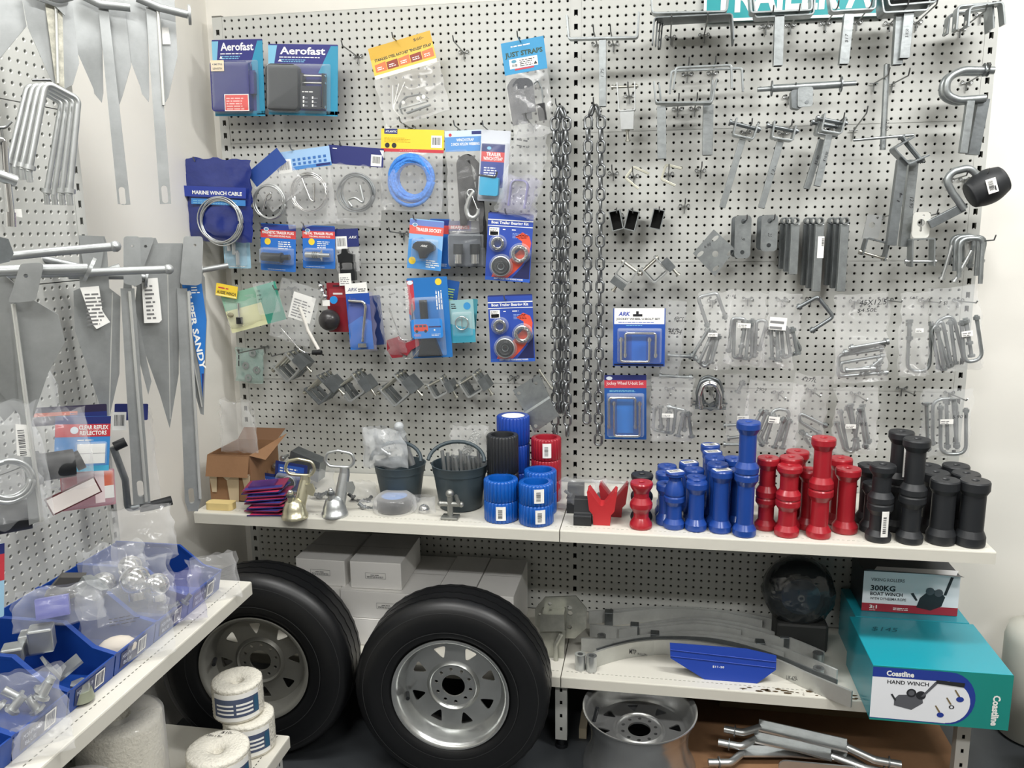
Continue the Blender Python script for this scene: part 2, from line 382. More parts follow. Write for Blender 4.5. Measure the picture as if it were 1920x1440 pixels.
# ------------------------------------------------------------------ helpers for things hanging on the pegboard
def hook(u, v, label, L=.14, tip=.014, group=None, F=None):
    F = F or Fw(W(u, v, .003)); m = M()
    m.tube(fillet([(0, -.024, .003), (0, 0, .003), (0, -.002, .008), (0, .006, L-.01), (0, .006+tip, L)], .006, 3), .0021, WIRE, 7)
    for s in (-1, 1): m.tube([(0, 0, .003), (s*.012, .001, .003)], .0018, WIRE, 6).tube([(s*.012+.004*cos(a*.7), .001+.004*sin(a*.7), .004) for a in range(9)], .0015, WIRE, 5, True)
    o = m.build('peg_hook', world=F); return tag(o, label, 'hook', group)
class Card:
    """flat printed card hanging d in front of the pegboard; s runs left to right, t from the top edge down (both 0..1)"""
    def __init__(c, TL, TR, BL, d, name, label, cat='package', group=None, th=.0009, col=None, r=.0, rad=None, part='card', tilt=0.):
        c.F, c.w, c.h = card(TL, TR, BL, d); c.t = thing(name, label, cat, c.F, group) if name else None
        c.m = M(); c.k = th
        if col: c.m.prism(rrect(0, -c.h, c.w, 0, rad or .003), 0, th, col)
        c.part = part
    def X(c, s): return s*c.w
    def Y(c, t): return -t*c.h
    def q(c, s0, t0, s1, t1, m, k=1): c.m.quad(c.X(s0), c.Y(t1), c.X(s1), c.Y(t0), c.k+k*.00025, m); return c
    def pol(c, pts, m, k=1): c.m.poly([(c.X(s), c.Y(t)) for s, t in pts], c.k+k*.00025, m); return c
    def rr(c, s0, t0, s1, t1, m, r=.003, k=1): c.m.poly(rrect(c.X(s0), c.Y(t1), c.X(s1), c.Y(t0), r), c.k+k*.00025, m); return c
    def el(c, s, t, r, m, k=1, ry=None): c.m.poly(circ(c.X(s), c.Y(t), r, 18, ry), c.k+k*.00025, m); return c
    def tx(c, s, s0, t0, s1, t1, m, k=2, bold=.0, slant=0., rot=0):
        if rot: c.m.text(s, c.X(s0), c.Y(t1), c.h*(t1-t0), c.w*(s1-s0), c.k+k*.00025, m, bold, rot=pi/2)
        else: c.m.text(s, c.X(s0), c.Y(t1), c.X(s1-s0), c.h*(t1-t0), c.k+k*.00025, m, bold, slant=slant)
        return c
    def ln(c, s0, t0, s1, t1, n, m, k=2): c.m.lines(c.X(s0), c.Y(t1), c.X(s1), c.Y(t0), n, c.k+k*.00025, m); return c
    def bc(c, s0, t0, s1, t1, k=2, horiz=False):
        c.q(s0, t0, s1, t1, WHT, k); dx, dt = (s1-s0)*.12, (t1-t0)*.15
        c.m.barcode(c.X(s0+dx), c.Y(t1-dt*1.6), c.X(s1-dx), c.Y(t0+dt), c.k+(k+1)*.00025, P('26262a'), horiz=horiz); return c
    def done(c, **kw): return c.m.build(c.part, c.t, **kw)
    def blister(c, s0, t0, s1, t1, dep, m=None, r=.006, inset=.12, name='blister'):
        x0, x1, y0, y1 = c.X(s0), c.X(s1), c.Y(t1), c.Y(t0); ix = min(x1-x0, y1-y0)*inset; b = M()
        prof = [(0, c.k+.0012), (.25, dep*.55), (.7, dep*.93), (1.3, dep)]
        rings = [[(px, py, z) for px, py in rrect(x0+ix*a, y0+ix*a, x1-ix*a, y1-ix*a, max(r-ix*a*.3, .002))] for a, z in prof]
        n = len(rings[0]); vs = [p for rg in rings for p in rg]
        fs = [(i*n+j, i*n+(j+1) % n, (i+1)*n+(j+1) % n, (i+1)*n+j) for i in range(len(rings)-1) for j in range(n)]+[tuple(range((len(rings)-1)*n, len(rings)*n))]
        b.add(vs, fs, m or BLIS, True); return b.build(name, c.t)
def bag_geo(m, w, h, dep, film_, seed=0, nu=14, nv=18, crump=.004, taper=0., x0=0., y0=0., neck=0., flat=.12, F=None):
    """two-sided clear bag, top edge at y0, hanging down"""
    rs = Vector((seed*3.17, seed*1.31, seed*.7))
    for side in (1, -1):
        def fn(s, t):
            ws = 1-taper*(t)-neck*(1-t)**2
            x = x0+w/2+(s-.5)*w*ws; y = y0-h*t
            e = max(0, sin(pi*min(max(s, 0), 1)))**.55*max(0, sin(pi*min(1, max(0, (t-flat)/(1-flat)))*.5+0))**.8*min(1, (1-t)*9+.02)
            p = Vector((x*28, y*28, side*3))+rs
            nz = noise.noise(p)*crump*1.6+abs(noise.noise(p*2.3))*crump
            n2 = noise.noise(p*1.3+Vector((9, 1, 2)))*crump*1.2
            return (x+(n2 if s in (0, 1) else 0)*1.6, y+(noise.noise(p+Vector((5, 5, 5)))*crump*1.5 if t in (0, 1) else 0), side*(dep*.5*e)+nz*side*(.3+e*.7))
        m.sheet(fn, nu, nv, film_, F)
    return m
def coil(m, cx, cy, z, r, turns, rt, mt, spread=.12, dz=.006, ry=1., seg=34, n=6):
    rnd = random.Random(int(cx*1e4)+turns)
    pts = []
    for t in range(turns):
        a0 = rnd.random()*6; rr = r*(1+(rnd.random()-.5)*2*spread); ox, oy = rnd.gauss(0, r*.04), rnd.gauss(0, r*.04); zz = z+(rnd.random()-.5)*dz*2
        for i in range(seg): a = 2*pi*i/seg; k = rr*(1+.03*sin(2*a+a0)); pts.append((cx+ox+k*cos(a), cy+oy+k*ry*sin(a), zz+.002*sin(a*2+a0)))
    m.tube(pts, rt, mt, n)
    return m
CYAN = P('2b8cae'); LCY = P('7cb9d6'); ORNG = P('d8623c'); YEL = P('f0cf3c'); TEAL = P('2b9aa6'); CREAM = P('ecd9b8'); LBL = P('f4f3ee')
INK = P('26262a'); GRN = P('3f9a78')
def bead(c, s, t, r, m, dep): c.m.cyl((c.X(s), c.Y(t), c.k), (c.X(s), c.Y(t), dep), r, m)

# -- ratchet tie-down packs, top row of the left bay
def aerofast(TL, TR, BL, label, wide):
    c = Card(TL, TR, BL, .10, 'blister_pack', label, col=P('2d2f78'))
    c.pol([(0, .02), (.13, .02), (.06, .42), (0, .42)], LCY).pol([(1, .02), (1, .98), (.84, .98), (.84, .4), (.72, .4), (.9, .02)], CYAN).q(0, .93, 1, 1, CYAN)
    c.tx('Aerofast', .17, .04, .82, .145, WHT, bold=.025).ln(.16, .16, .8, .19, 1, WHT).ln(.18, .2, .7, .25, 2, LCY)
    c.m.poly([(c.X(.14), c.Y(.245)), (c.X(.2), c.Y(.245)), (c.X(.17), c.Y(.205))], c.k+.0006, WHT)
    c.done()
    if wide:
        b = M(); b.prism(rrect(c.X(.02), c.Y(.95), c.X(.48), c.Y(.3), .018), .002, .032, BLKR).build('webbing_roll', c.t, .004)
        b = M(); gx = c.X
        for s in (.52, .82): b.prism([(gx(s), c.Y(.9)), (gx(s)+.006, c.Y(.9)), (gx(s)+.006, c.Y(.42)), (gx(s), c.Y(.42))], .004, .03, BLK)
        for t_ in (.45, .55, .88): b.cyl((gx(.52), c.Y(t_), .02), (gx(.86), c.Y(t_), .02), .004, CHRM)
        b.build('ratchet', c.t)
        q = M(); q.quad(gx(.53), c.Y(.92), gx(.82), c.Y(.6), .034, P('20222c')); q.lines(gx(.55), c.Y(.69), gx(.78), c.Y(.66), 1, .0345, WHT)
        for i in range(3):
            for s in (.56, .69): q.quad(gx(s), c.Y(.78+i*.055), gx(s)+.005, c.Y(.745+i*.055), .0345, WHT); q.lines(gx(s)+.007, c.Y(.775+i*.055), gx(s)+.02, c.Y(.755+i*.055), 1, .0345, P('9a9aa2'))
        q.build('benefits_label', c.t)
        c.blister(.0, .27, .9, .97, .042)
    else:
        b = M(); b.prism(rrect(c.X(.03), c.Y(.95), c.X(.78), c.Y(.3), .01), .002, .03, P('2a2c72')).prism(rrect(c.X(.7), c.Y(.72), c.X(.86), c.Y(.42), .004), .002, .022, P('2a2c72')).build('webbing_roll', c.t, .003)
        q = M(); q.box(c.X(.06), c.X(.32), c.Y(.43), c.Y(.29), .0335, .034, CREAM); q.text('4 METRE', c.X(.09), c.Y(.355), c.X(.2), .006, .0343, INK, .02).text('LENGTH', c.X(.1), c.Y(.41), c.X(.18), .006, .0343, INK, .02); q.build('length_tag', c.t)
        q = M(); q.box(c.X(.3), c.X(.78), c.Y(.95), c.Y(.73), .0335, .034, WHT); q.quad(c.X(.315), c.Y(.94), c.X(.765), c.Y(.74), .0343, P('e0524d')); q.lines(c.X(.34), c.Y(.93), c.X(.74), c.Y(.76), 5, .0346, P('f3c2bb')); q.build('price_label', c.t)
        c.blister(.0, .27, .9, .97, .04)
    return c
aerofast((397, 75), (492, 73), (415, 218), 'navy and cyan blister pack with 4 METRE LENGTH tag, top left of the pegboard', False)
aerofast((503, 82), (634, 84), (511, 215), 'wide navy and cyan blister pack with black webbing and ratchet', True)
hook(672, 106, 'empty zinc peg hook right of the wide black webbing pack', .15)
hook(870, 98, 'empty zinc peg hook between the gold and blue strap bags', .15)
hook(757, 437, 'empty zinc peg hook left of the trailer socket pack', .16)
hook(965, 706, 'empty zinc peg hook above the folded steel plate', .14)

# -- header-card bags
def header_bag(name, label, TL, TR, HBL, bot, d, col, film_=None, cat='package', wob=(0, 0), dep=.03, group=None, widen=1.0, crump=.004):
    """header card TL-TR-HBL with a clear bag hanging to pixel row bot"""
    c = Card(TL, TR, HBL, d, name, label, cat, group, col=col, part='header_card', rad=.001)
    b = pxs(c.F, (TL[0]+TR[0])/2, bot); hb = -b[1]-c.h
    m = bag_geo(M(), c.w*widen, hb, dep, film_ or FILM, seed=TL[0]*.1, y0=-c.h+.003, x0=c.w*(1-widen)/2, crump=crump, flat=.0, neck=.0)
    m.build('bag', c.t)
    c.hb = hb; return c
c = header_bag('strap_bag', 'clear bag with tilted gold header card holding a stainless ratchet strap', (690, 92), (806, 57), (697, 152), 235, .11, P('e8c14e'), dep=.05, widen=1.05)
c.q(0, .0, 1, .38, P('d0a637')).q(.0, .88, 1, 1, P('f5f0dd')).tx('STAINLESS STEEL RATCHET "ENDLESS" STRAP', .06, .38, .97, .47, INK, bold=.03).tx('$60-', .72, .1, .88, .2, INK)
for i, q in enumerate(('e0764a', '8e3b2c', 'e0764a', '8e3b2c', 'e0764a')): c.pol([(.04+.19*i, .56), (.22+.19*i, .52+.02*(i % 2)), (.22+.19*i, .8), (.04+.19*i, .8)], P(q)).ln(.07+.19*i, .62, .19+.19*i, .74, 2, WHT)
c.done()
m = M()
for i in range(3): m.tube(fillet([(.05+.02*i, -c.h-.03, .0), (.035, -c.h-.1, .01), (.05, -c.h-.13, .0)], .02), .0012, WHT, 5)
cx, cy = c.w*.5, -c.h-.093; CC = Matrix.Rotation(.25, 4, 'Z')
m.bar(fillet([(cx-.045, cy-.028, 0), (cx-.05, cy-.0, 0), (cx-.02, cy+.018, 0), (cx+.03, cy+.014, 0), (cx+.048, cy-.004, 0)], .02), .002, .02, GALD)
m.bar([(cx-.045, cy-.012, 0), (cx+.04, cy-.012, 0)], .002, .022, ZINC).bar([(cx-.03, cy-.03, 0), (cx+.05, cy-.024, 0)], .004, .02, GALD)
for x in (-.03, .02, .038): m.cyl((cx+x, cy+.002, -.013), (cx+x, cy+.002, .013), .006, CHRM)
m.build('ratchet_buckle', c.t)
hook(762, 92, 'peg hook through the gold strap header card', .15)
c = header_bag('strap_bag', 'clear bag with bright blue JUST STRAPS header holding grey webbing', (939, 82), (1019, 67), (942, 143), 262, .10, P('2f8fc0'), dep=.045, widen=.98)
c.tx('JUST STRAPS', .06, .32, .94, .52, P('28452f'), bold=.03).ln(.22, .1, .8, .18, 1, WHT).q(.14, .54, .8, .84, LBL, 2).ln(.38, .57, .76, .8, 4, INK, 3).bc(.17, .68, .34, .82, 3).el(.25, .62, .008, P('4f8fa8'), 3, .005).m.poly([(c.X(.7), c.Y(.8)), (c.X(.79), c.Y(.8)), (c.X(.745), c.Y(.7))], c.k+.0014, INK)
c.q(.25, .85, .7, .9, RED, 2).done()
WEB = mat('grey_webbing', '55575b', .8, bump=.3, bs=300); WEBK = mat('black_webbing', '1d1e20', .85, bump=.3, bs=300)
m = M(); yb = -c.h
for i, (x, l) in enumerate(((.028, .15), (.045, .14), (.06, .12))):
    m.bar(fillet([(x-.014, yb-l, .004*i), (x-.016, yb-.035, .004*i), (x, yb-.018-.004*i, .004*i), (x+.014, yb-.035, .004*i), (x+.012, yb-l, .004*i)], .012), .02, .003, WEB)
m.build('webbing', c.t)
m = M(); m.bar(fillet([(.085, yb-.04, 0), (.1, yb-.03, 0), (.108, yb-.06, 0), (.103, yb-.13, 0)], .01), .003, .022, GALD).cyl((.098, yb-.05, -.014), (.098, yb-.05, .016), .006, CHRM).box(.088, .112, yb-.15, yb-.1, .0, .016, BLK); m.build('buckle', c.t, .001)
hook(985, 92, 'peg hook through the blue JUST STRAPS header card', .16)

# -- winch cables and ropes in the second row
NAVB = mat('navy_foil_bag', '1f2f78', .25, bump=.8, bs=30, coat=.6)
F, w_, h_ = card((347, 296), (470, 300), (354, 448), .15); t = thing('cable_bag', 'blue foil bag lettered MARINE WINCH CABLE hanging at the far left edge', 'package', F)
bag_geo(M(), w_, h_, .03, NAVB, 3, crump=.006, flat=.02).build('bag', t)
m = M(); m.quad(.0, -h_*.47, w_*.96, -h_*.34, .0185, P('2c3f97', .3)).text('MARINE WINCH CABLE', w_*.14, -h_*.44, w_*.76, .0125, .0192, WHT, .03); m.quad(w_*.12, -h_*.56, w_*.95, -h_*.49, .0185, P('3f83c8', .3)); m.lines(w_*.15, -h_*.55, w_*.9, -h_*.5, 2, .019, LCY); m.build('printed_band', t)
coil(M(), w_*.57, -h_*.75, .022, .072, 7, .0024, ZINC, .09, .006).build('wire_coil', t)
hook(410, 312, 'peg hook through the MARINE WINCH CABLE bag', .16)
c = header_bag('cable_bag', 'clear bag of coiled wire cable under a dark blue header twisted to the left', (463, 325), (519, 277), (486, 347), 418, .13, P('2a4a94'), dep=.03, widen=1.1)
c.done()
m = coil(M(F=c.F.inverted() @ Fw(W(505, 378, .13))), 0, 0, 0, .052, 6, .0023, ZINC, .09)
m.tube(fillet([(-.02, -.03, .01), (.0, .02, .012), (.014, .03, .012), (.012, .01, .012), (.0, .005, .012)], .012), .003, CHRM, 7); m.build('wire_coil', c.t)
c = header_bag('cable_bag', 'clear bag of wire cable under a pale blue header with barcode and small icons', (516, 287), (617, 273), (522, 323), 428, .12, P('9dc0e4'), dep=.035, widen=.92)
for i in range(7):
    for j in range(2): c.m.box(c.X(.3+.095*i), c.X(.35+.095*i), c.Y(.55+.22*j), c.Y(.42+.22*j), c.k+.0003, c.k+.0008, P('3b6fb4'))
c.q(.0, .82, 1, 1, P('4a86c8')).q(.72, .84, .98, .96, NAVY, 2).el(.1, .2, .006, RED).bc(.02, .4, .27, 1.1, 2).done()
m = coil(M(), c.w*.52, -c.h-.075, .0, .058, 6, .0024, CHRM, .09)
m.tube(fillet([(c.w*.45, -c.h-.03, .012), (c.w*.55, -c.h-.1, .014), (c.w*.62, -c.h-.11, .014), (c.w*.66, -c.h-.05, .012)], .02), .0035, CHRM, 7); m.build('wire_coil', c.t)
hook(577, 290, 'peg hook through the pale blue cable header', .14)
c = header_bag('cable_bag', 'clear bag of dark wire rope coil under a plain navy header with white barcode', (616, 271), (720, 279), (614, 306), 424, .11, P('29306f'), dep=.03, widen=.98)
c.bc(.78, .35, .97, .95, 2).pol([(.93, .1), (1, .1), (1, .5)], WHT).ln(.08, .1, .2, .2, 1, WHT).done()
m = coil(M(), c.w*.55, -c.h-.085, .0, .056, 8, .0026, GALD, .1)
m.tube(fillet([(c.w*.5, -c.h-.13, .012), (c.w*.4, -c.h-.11, .012), (c.w*.55, -c.h-.1, .014), (c.w*.72, -c.h-.12, .012), (c.w*.62, -c.h-.06, .012)], .02), .004, ZINC, 7); m.build('wire_coil', c.t)
hook(662, 282, 'peg hook through the plain navy cable header', .12)
ROPE = mat('blue_rope', '3f86dc', .7, bump=.8, bs=160, var=.25, vs=120)
c = header_bag('rope_bag', 'clear bag of bright blue rope under a yellow ATLANTIC header card', (715, 241), (833, 244), (717, 284), 398, .10, YEL, dep=.05, widen=.98)
c.q(0, .86, 1, 1, RED).q(.05, .0, .26, .22, NAVY).tx('ATLANTIC', .07, .07, .25, .16, WHT, bold=.02).ln(.05, .35, .5, .58, 4, P('c9a628')).bc(.8, .25, .97, .78, 2).el(.1, .72, .008, INK).el(.21, .72, .008, INK).tx('ATLANTIC', .3, .9, .6, .95, P('e9a8a0')).done()
coil(M(), c.w*.5, -c.h-.082, .0, .064, 13, .0065, ROPE, .2, .014, n=7).build('rope_coil', c.t)
hook(771, 240, 'peg hook through the yellow rope header', .13)
c = header_bag('strap_bag', 'clear bag of black strap with silver snap hook under a pale blue header', (834, 246), (906, 243), (837, 285), 440, .10, P('5c93d0'), dep=.03, widen=.95)
c.q(0, .0, 1, .3, P('c9dcf0')).el(.14, .2, .005, RED, 2).tx('WINCH STRAP', .3, .38, .75, .52, WHT, bold=.02).tx('2 INCH NYLON WEBBING', .16, .58, .9, .72, WHT, bold=.02).q(.7, .05, .95, .2, NAVY, 2).done()
m = M(); m.bar(fillet([(c.w*.42, -c.h-.23, 0), (c.w*.36, -c.h-.03, 0), (c.w*.6, -c.h-.015, 0), (c.w*.84, -c.h-.05, 0), (c.w*.95, -c.h-.3, 0)], .02, 6), .022, .004, WEBK).bar([(c.w*.5, -c.h-.03, .0), (c.w*.72, -c.h-.2, .0)], .034, .006, WEBK); m.build('webbing', c.t)
m = M(F=c.F.inverted() @ Fw(W(884, 398, .14), -.15)); 
hk = [(0, .062), (-.012, .04), (-.018, .01), (-.01, -.014), (.01, -.018), (.022, -.002), (.02, .014)]
m.sweep(fillet([(x, y, 0) for x, y in hk], .02, 5), [(.007*cos(a), .005*sin(a)) for a in [i*pi/4 for i in range(8)]], ZINC, (0, 0, 1), smooth=True, scale=lambda s: 1.15-.75*max(0, s-.55))
m.tube([(-.01+.011*cos(a*.7), .058+.011*sin(a*.7), 0) for a in range(9)], .003, ZINC, 7, True).tube([(-.004, .05, .004), (.018, .012, .004)], .002, CHRM, 6); m.build('snap_hook', c.t)
hook(867, 246, 'peg hook through the two inch winch strap header', .12)
c = Card((903, 243), (958, 246), (908, 377), .11, 'blister_pack', 'clear blister with teal strap roll and red and blue TRAILER WINCH STRAP card', col=P('c8ccd4'))
c.q(.04, .19, .84, .3, NAVY).q(.04, .3, .84, .44, P('d24a48')).q(.04, .44, .84, .8, P('2b3f8f')).el(.3, .25, .007, LCY, 2, .005).tx('TRAILER', .22, .31, .72, .36, WHT, bold=.02).tx('WINCH STRAP', .12, .37, .78, .42, WHT, bold=.02).ln(.16, .5, .66, .64, 4, WHT).done()
m = M(); m.prism(rrect(c.X(.1), c.Y(.92), c.X(.74), c.Y(.66), .006), .002, .03, P('2aa0c8', .6)); m.build('webbing_roll', c.t, .004)
m = M(); m.tube(fillet([(c.X(.06), c.Y(.64), .03), (c.X(.66), c.Y(.66), .032), (c.X(.68), c.Y(.58), .032)], .008), .003, BLK, 7); m.build('hook', c.t)
c.blister(.02, .16, .98, .98, .036)
hook(921, 248, 'peg hook above the teal winch strap blister', .14)
F, w_, h_ = card((962, 225), (1033, 238), (938, 400), .13); t = thing('strap_bag', 'large clear bag with handwriting and crumpled violet plastic, left of the chains', 'package', F)
bag_geo(M(), w_*1.05, h_, .05, FILM2, 8, crump=.009, flat=.0, neck=.25).build('bag', t)
m = M(); m.lines(w_*.2, -h_*.2, w_*.5, -h_*.16, 1, .006, INK).lines(w_*.22, -h_*.26, w_*.6, -h_*.23, 1, .006, INK); m.build('handwriting', t)
m = bag_geo(M(), w_*.85, h_*.42, .035, VIO, 11, y0=-h_*.56, x0=w_*.1, crump=.012); m.build('inner_bag', t)
m = M(); m.bar(fillet([(w_*.3, -h_*.9, 0), (w_*.25, -h_*.62, 0), (w_*.7, -h_*.6, 0), (w_*.72, -h_*.9, 0)], .02), .004, .03, P('7d7aa8', .7)); m.build('webbing', t)
hook(1000, 236, 'peg hook through the large clear bag left of the chains', .16)

# -- third row: trailer plugs, sockets and bearings
BADGE = P('dfe8f0')
def small_pack(TL, TR, BL, label, title, sub, d=.11, body='2a6fc4', band='d24a48', top='2b3f8f', name='blister_pack'):
    c = Card(TL, TR, BL, d, name, label, col=P(body), rad=.004)
    c.q(0, .02, 1, .13, P(top)).q(0, .13, 1, .3, P(band)).el(.16, .12, .009, BADGE, 2, .006).el(.16, .12, .006, P('6f9cc0'), 3, .004)
    if not title: return c
    c.tx(title, .04, .155, .94, .215, WHT, bold=.03).tx(sub, .2, .235, .85, .275, WHT, bold=.02) if sub else c.tx(title, .2, .17, .94, .24, WHT, bold=.03)
    return c
c = small_pack((416, 416), (466, 416), (427, 503), 'small red and pale blue blister of metal cable fittings at the left edge', '', None, body='9cc4d8', top='d24a48', band='d24a48')
c.el(.18, .14, .011, P('e8e4d8'), 4, .013).ln(.1, .34, .9, .38, 1, WHT).ln(.1, .93, .9, .97, 1, WHT).done()
m = M()
for s, a, b in ((.28, .42, .62), (.46, .45, .7), (.58, .66, .93)): m.cyl((c.X(s), c.Y(b), .012), (c.X(s), c.Y(a), .012), .007, ZINC).cyl((c.X(s), c.Y(a), .012), (c.X(s), c.Y(a-.06), .012), .007, ZINC, r1=.001)
m.build('cable_fittings', c.t); c.blister(.12, .36, .88, .96, .026)
c = small_pack((489, 418), (555, 422), (503, 507), 'blue card MAGNETIC TRAILER PLUG with black plug and yellow spot', 'MAGNETIC TRAILER PLUG', '7 PIN LARGE ROUND PLUG')
c.el(.2, .38, .011, YEL, 2).ln(.5, .34, .9, .52, 4, WHT).ln(.2, .95, .95, .97, 1, WHT).done()
m = M(); m.cyl((c.X(.12), c.Y(.7), .02), (c.X(.66), c.Y(.7), .02), .014, BLK, 18).cyl((c.X(.66), c.Y(.7), .02), (c.X(.9), c.Y(.68), .02), .009, BLK, 18).cyl((c.X(.64), c.Y(.7), .02), (c.X(.68), c.Y(.7), .02), .017, BLK, 18); m.build('trailer_plug', c.t, .001); c.blister(.06, .5, .96, .86, .04)
c = small_pack((567, 422), (628, 424), (568, 502), 'blue card METAL TRAILER PLUG with silver finned plug and yellow spot', 'METAL TRAILER PLUG', '7 PIN SMALL ROUND PLUG')
c.el(.28, .38, .011, YEL, 2).ln(.45, .34, .85, .52, 4, WHT).ln(.1, .95, .9, .97, 1, WHT).done()
m = M(); m.cyl((c.X(.16), c.Y(.68), .018), (c.X(.6), c.Y(.68), .018), .01, ZINC, 16).cyl((c.X(.6), c.Y(.68), .018), (c.X(.9), c.Y(.68), .018), .007, ZINC, 16)
for a in (-1, 1): m.prism([(c.X(.55), c.Y(.68)), (c.X(.68), c.Y(.68)), (c.X(.66), c.Y(.68)+a*.02)], .016, .02, ZINC)
for i in range(3): m.cyl((c.X(.38+.06*i), c.Y(.68), .018), (c.X(.4+.06*i), c.Y(.68), .018), .0115, GALD, 16)
m.build('trailer_plug', c.t); c.blister(.1, .52, .96, .84, .034)
c = header_bag('parts_bag', 'small navy header bag with barcode holding a black plastic fitting', (627, 430), (671, 428), (629, 464), 512, .10, P('26306c'), dep=.03)
c.bc(.02, .4, .5, 1.12, 2).tx('ARK', .58, .4, .92, .55, WHT, slant=.3).done()
m = M(); m.prism([(.01, -c.h-.05), (.06, -c.h-.05), (.062, -c.h-.025), (.045, -c.h-.02), (.04, -c.h-.005), (.025, -c.h-.005), (.022, -c.h-.02), (.008, -c.h-.025)], -.01, .014, BLK).box(.012, .062, -c.h-.11, -c.h-.05, -.012, .012, BLK); m.build('black_fitting', c.t, .002)
m = M(); m.box(.008, .05, -c.h-.125, -c.h-.085, .014, .0146, LBL).lines(.012, -c.h-.12, .045, -c.h-.095, 4, .0149, P('888888')); m.build('paper_label', c.t)
c = small_pack((769, 409), (833, 415), (763, 502), 'pale blue card TRAILER SOCKET with black flip-lid socket and yellow spot', 'TRAILER SOCKET', None, body='8dbbe6', top='6f86c8', band='e0685c')
c.pol([(0, .42), (.4, .36), (1, .6), (1, 1), (0, 1)], P('4f97dc')).el(.14, .84, .012, YEL, 2).ln(.55, .78, .95, .95, 4, WHT).done()
m = M(); q = [(.2, .5), (.3, .44), (.62, .42), (.8, .5), (.82, .58), (.64, .66), (.58, .76), (.42, .78), (.36, .64), (.18, .58)]
m.prism([(c.X(a), c.Y(b)) for a, b in q], .002, .026, BLK).text('ARK', c.X(.42), c.Y(.54), c.X(.2), .007, .0264, WHT, .02, slant=.3); m.build('trailer_socket', c.t, .002); c.blister(.12, .38, .88, .84, .034)
hook(797, 415, 'peg hook above the TRAILER SOCKET card', .14)
c = small_pack((806, 410), (846, 411), (806, 503), 'blue trailer card mostly hidden behind the TRAILER SOCKET card', '', None, d=.06, body='2a6fc4'); c.ln(.5, .88, .95, .95, 2, WHT).done()
c = Card((841, 414), (912, 414), (845, 500), .08, 'blister_pack', 'clear blister of wheel bearings under a navy and red BEARING card', col=P('5b6068'))
c.q(0, 0, .6, .22, NAVY).q(0, .1, .55, .18, RED, 2).tx('BEARING', .06, .11, .5, .17, WHT, 3, bold=.02).ln(.1, .2, .5, .24, 1, WHT).done()
m = M()
for s in (.28, .72): M().cyl((c.X(s), c.Y(.92), .016), (c.X(s), c.Y(.72), .016), .014, CHRM, 20).cyl((c.X(s), c.Y(.72), .016), (c.X(s), c.Y(.5), .016), .016, BLK, 20).build('bearing', c.t)
c.blister(.02, .28, .98, .98, .04, inset=.05)
def bearing(m, x, y, z, r, dark=False):
    T = Matrix.Translation((x, y, z)); d = BLK if dark else GALD
    m.lathe([(r*.6, 0), (r*.6, .012), (r*.72, .013), (r*.72, .01), (r*.86, .008), (r*.88, .013), (r, .012), (r, 0)], CHRM if not dark else BLK, 28, T)
    if dark: m.lathe([(r*.93, .012), (r*.93, .015), (r*1.02, .014), (r*1.02, 0)], ZINC, 28, T).lathe([(0.001, .006), (r*.4, .006), (r*.45, .012), (r*.6, .012)], BLK, 20, T).lathe([(r*.3, .012), (r*.36, .0125)], GALD, 20, T)
    else:
        for i in range(14): a = 2*pi*i/14; m.cyl((x+r*.79*cos(a), y+r*.79*sin(a), z+.004), (x+r*.79*cos(a), y+r*.79*sin(a), z+.014), r*.075, GALD, 6)
def bearing_kit(TL, TR, BL, label):
    c = Card(TL, TR, BL, .12, 'blister_pack', label, col=P('25306f'), rad=.004)
    c.q(0, .02, 1, .99, P('2b4aa6')).q(0, .1, 1, .115, WHT, 2).q(0, .19, 1, .2, WHT, 2).tx('Boat Trailer Bearing Kit', .08, .125, .9, .178, WHT, bold=.03)
    c.q(.04, .22, .26, .34, LBL, 2).ln(.06, .23, .24, .27, 2, INK, 3).bc(.06, .28, .24, .335, 2).ln(.34, .22, .42, .25, 1, WHT).ln(.54, .22, .68, .25, 1, WHT).ln(.56, .28, .92, .36, 4, P('8fa6dc'))
    c.pol([(.62, .34), (.78, .27), (.93, .32), (.98, .42), (.95, .58), (.8, .75), (.62, .88), (.5, .95), (.14, .95), (.2, .85), (.5, .7), (.78, .5), (.78, .4)], P('e2553f'), 2)
    c.pol([(.98, .58), (.98, .95), (.6, .95), (.85, .75)], P('1d2252'), 3).q(0, .95, 1, 1, P('2b5ab8'), 3).tx("DON'T FORGET YOUR BEARING WASHER", .2, .955, .85, .98, WHT, 4, bold=.02).done()
    w = c.w
    for a in ((.26, .45, .145, False), (.76, .58, .19, False), (.36, .78, .215, True)): m = M(); bearing(m, c.X(a[0]), c.Y(a[1]), .006, w*a[2], a[3]); m.build('bearing', c.t)
    b = M()
    for s, t_, r in ((.26, .45, .19), (.76, .58, .23), (.36, .78, .26)):
        b.lathe([(w*r, .002), (w*r*.98, .02), (w*r*.85, .026), (.0005, .027)], BLIS, 26, Matrix.Translation((c.X(s), c.Y(t_), 0)))
    b.build('blister', c.t); return c
bearing_kit((916, 397), (1001, 402), (923, 525), 'blue and orange Boat Trailer Bearing Kit pack, the upper of two')
bearing_kit((914, 554), (998, 551), (922, 679), 'blue and orange Boat Trailer Bearing Kit pack, the lower of two')
hook(960, 558, 'peg hook above the lower bearing kit', .15); hook(962, 404, 'peg hook above the upper bearing kit', .15)
hook(520, 428, 'peg hook above the magnetic plug card', .13); hook(598, 430, 'peg hook above the metal plug card', .13)

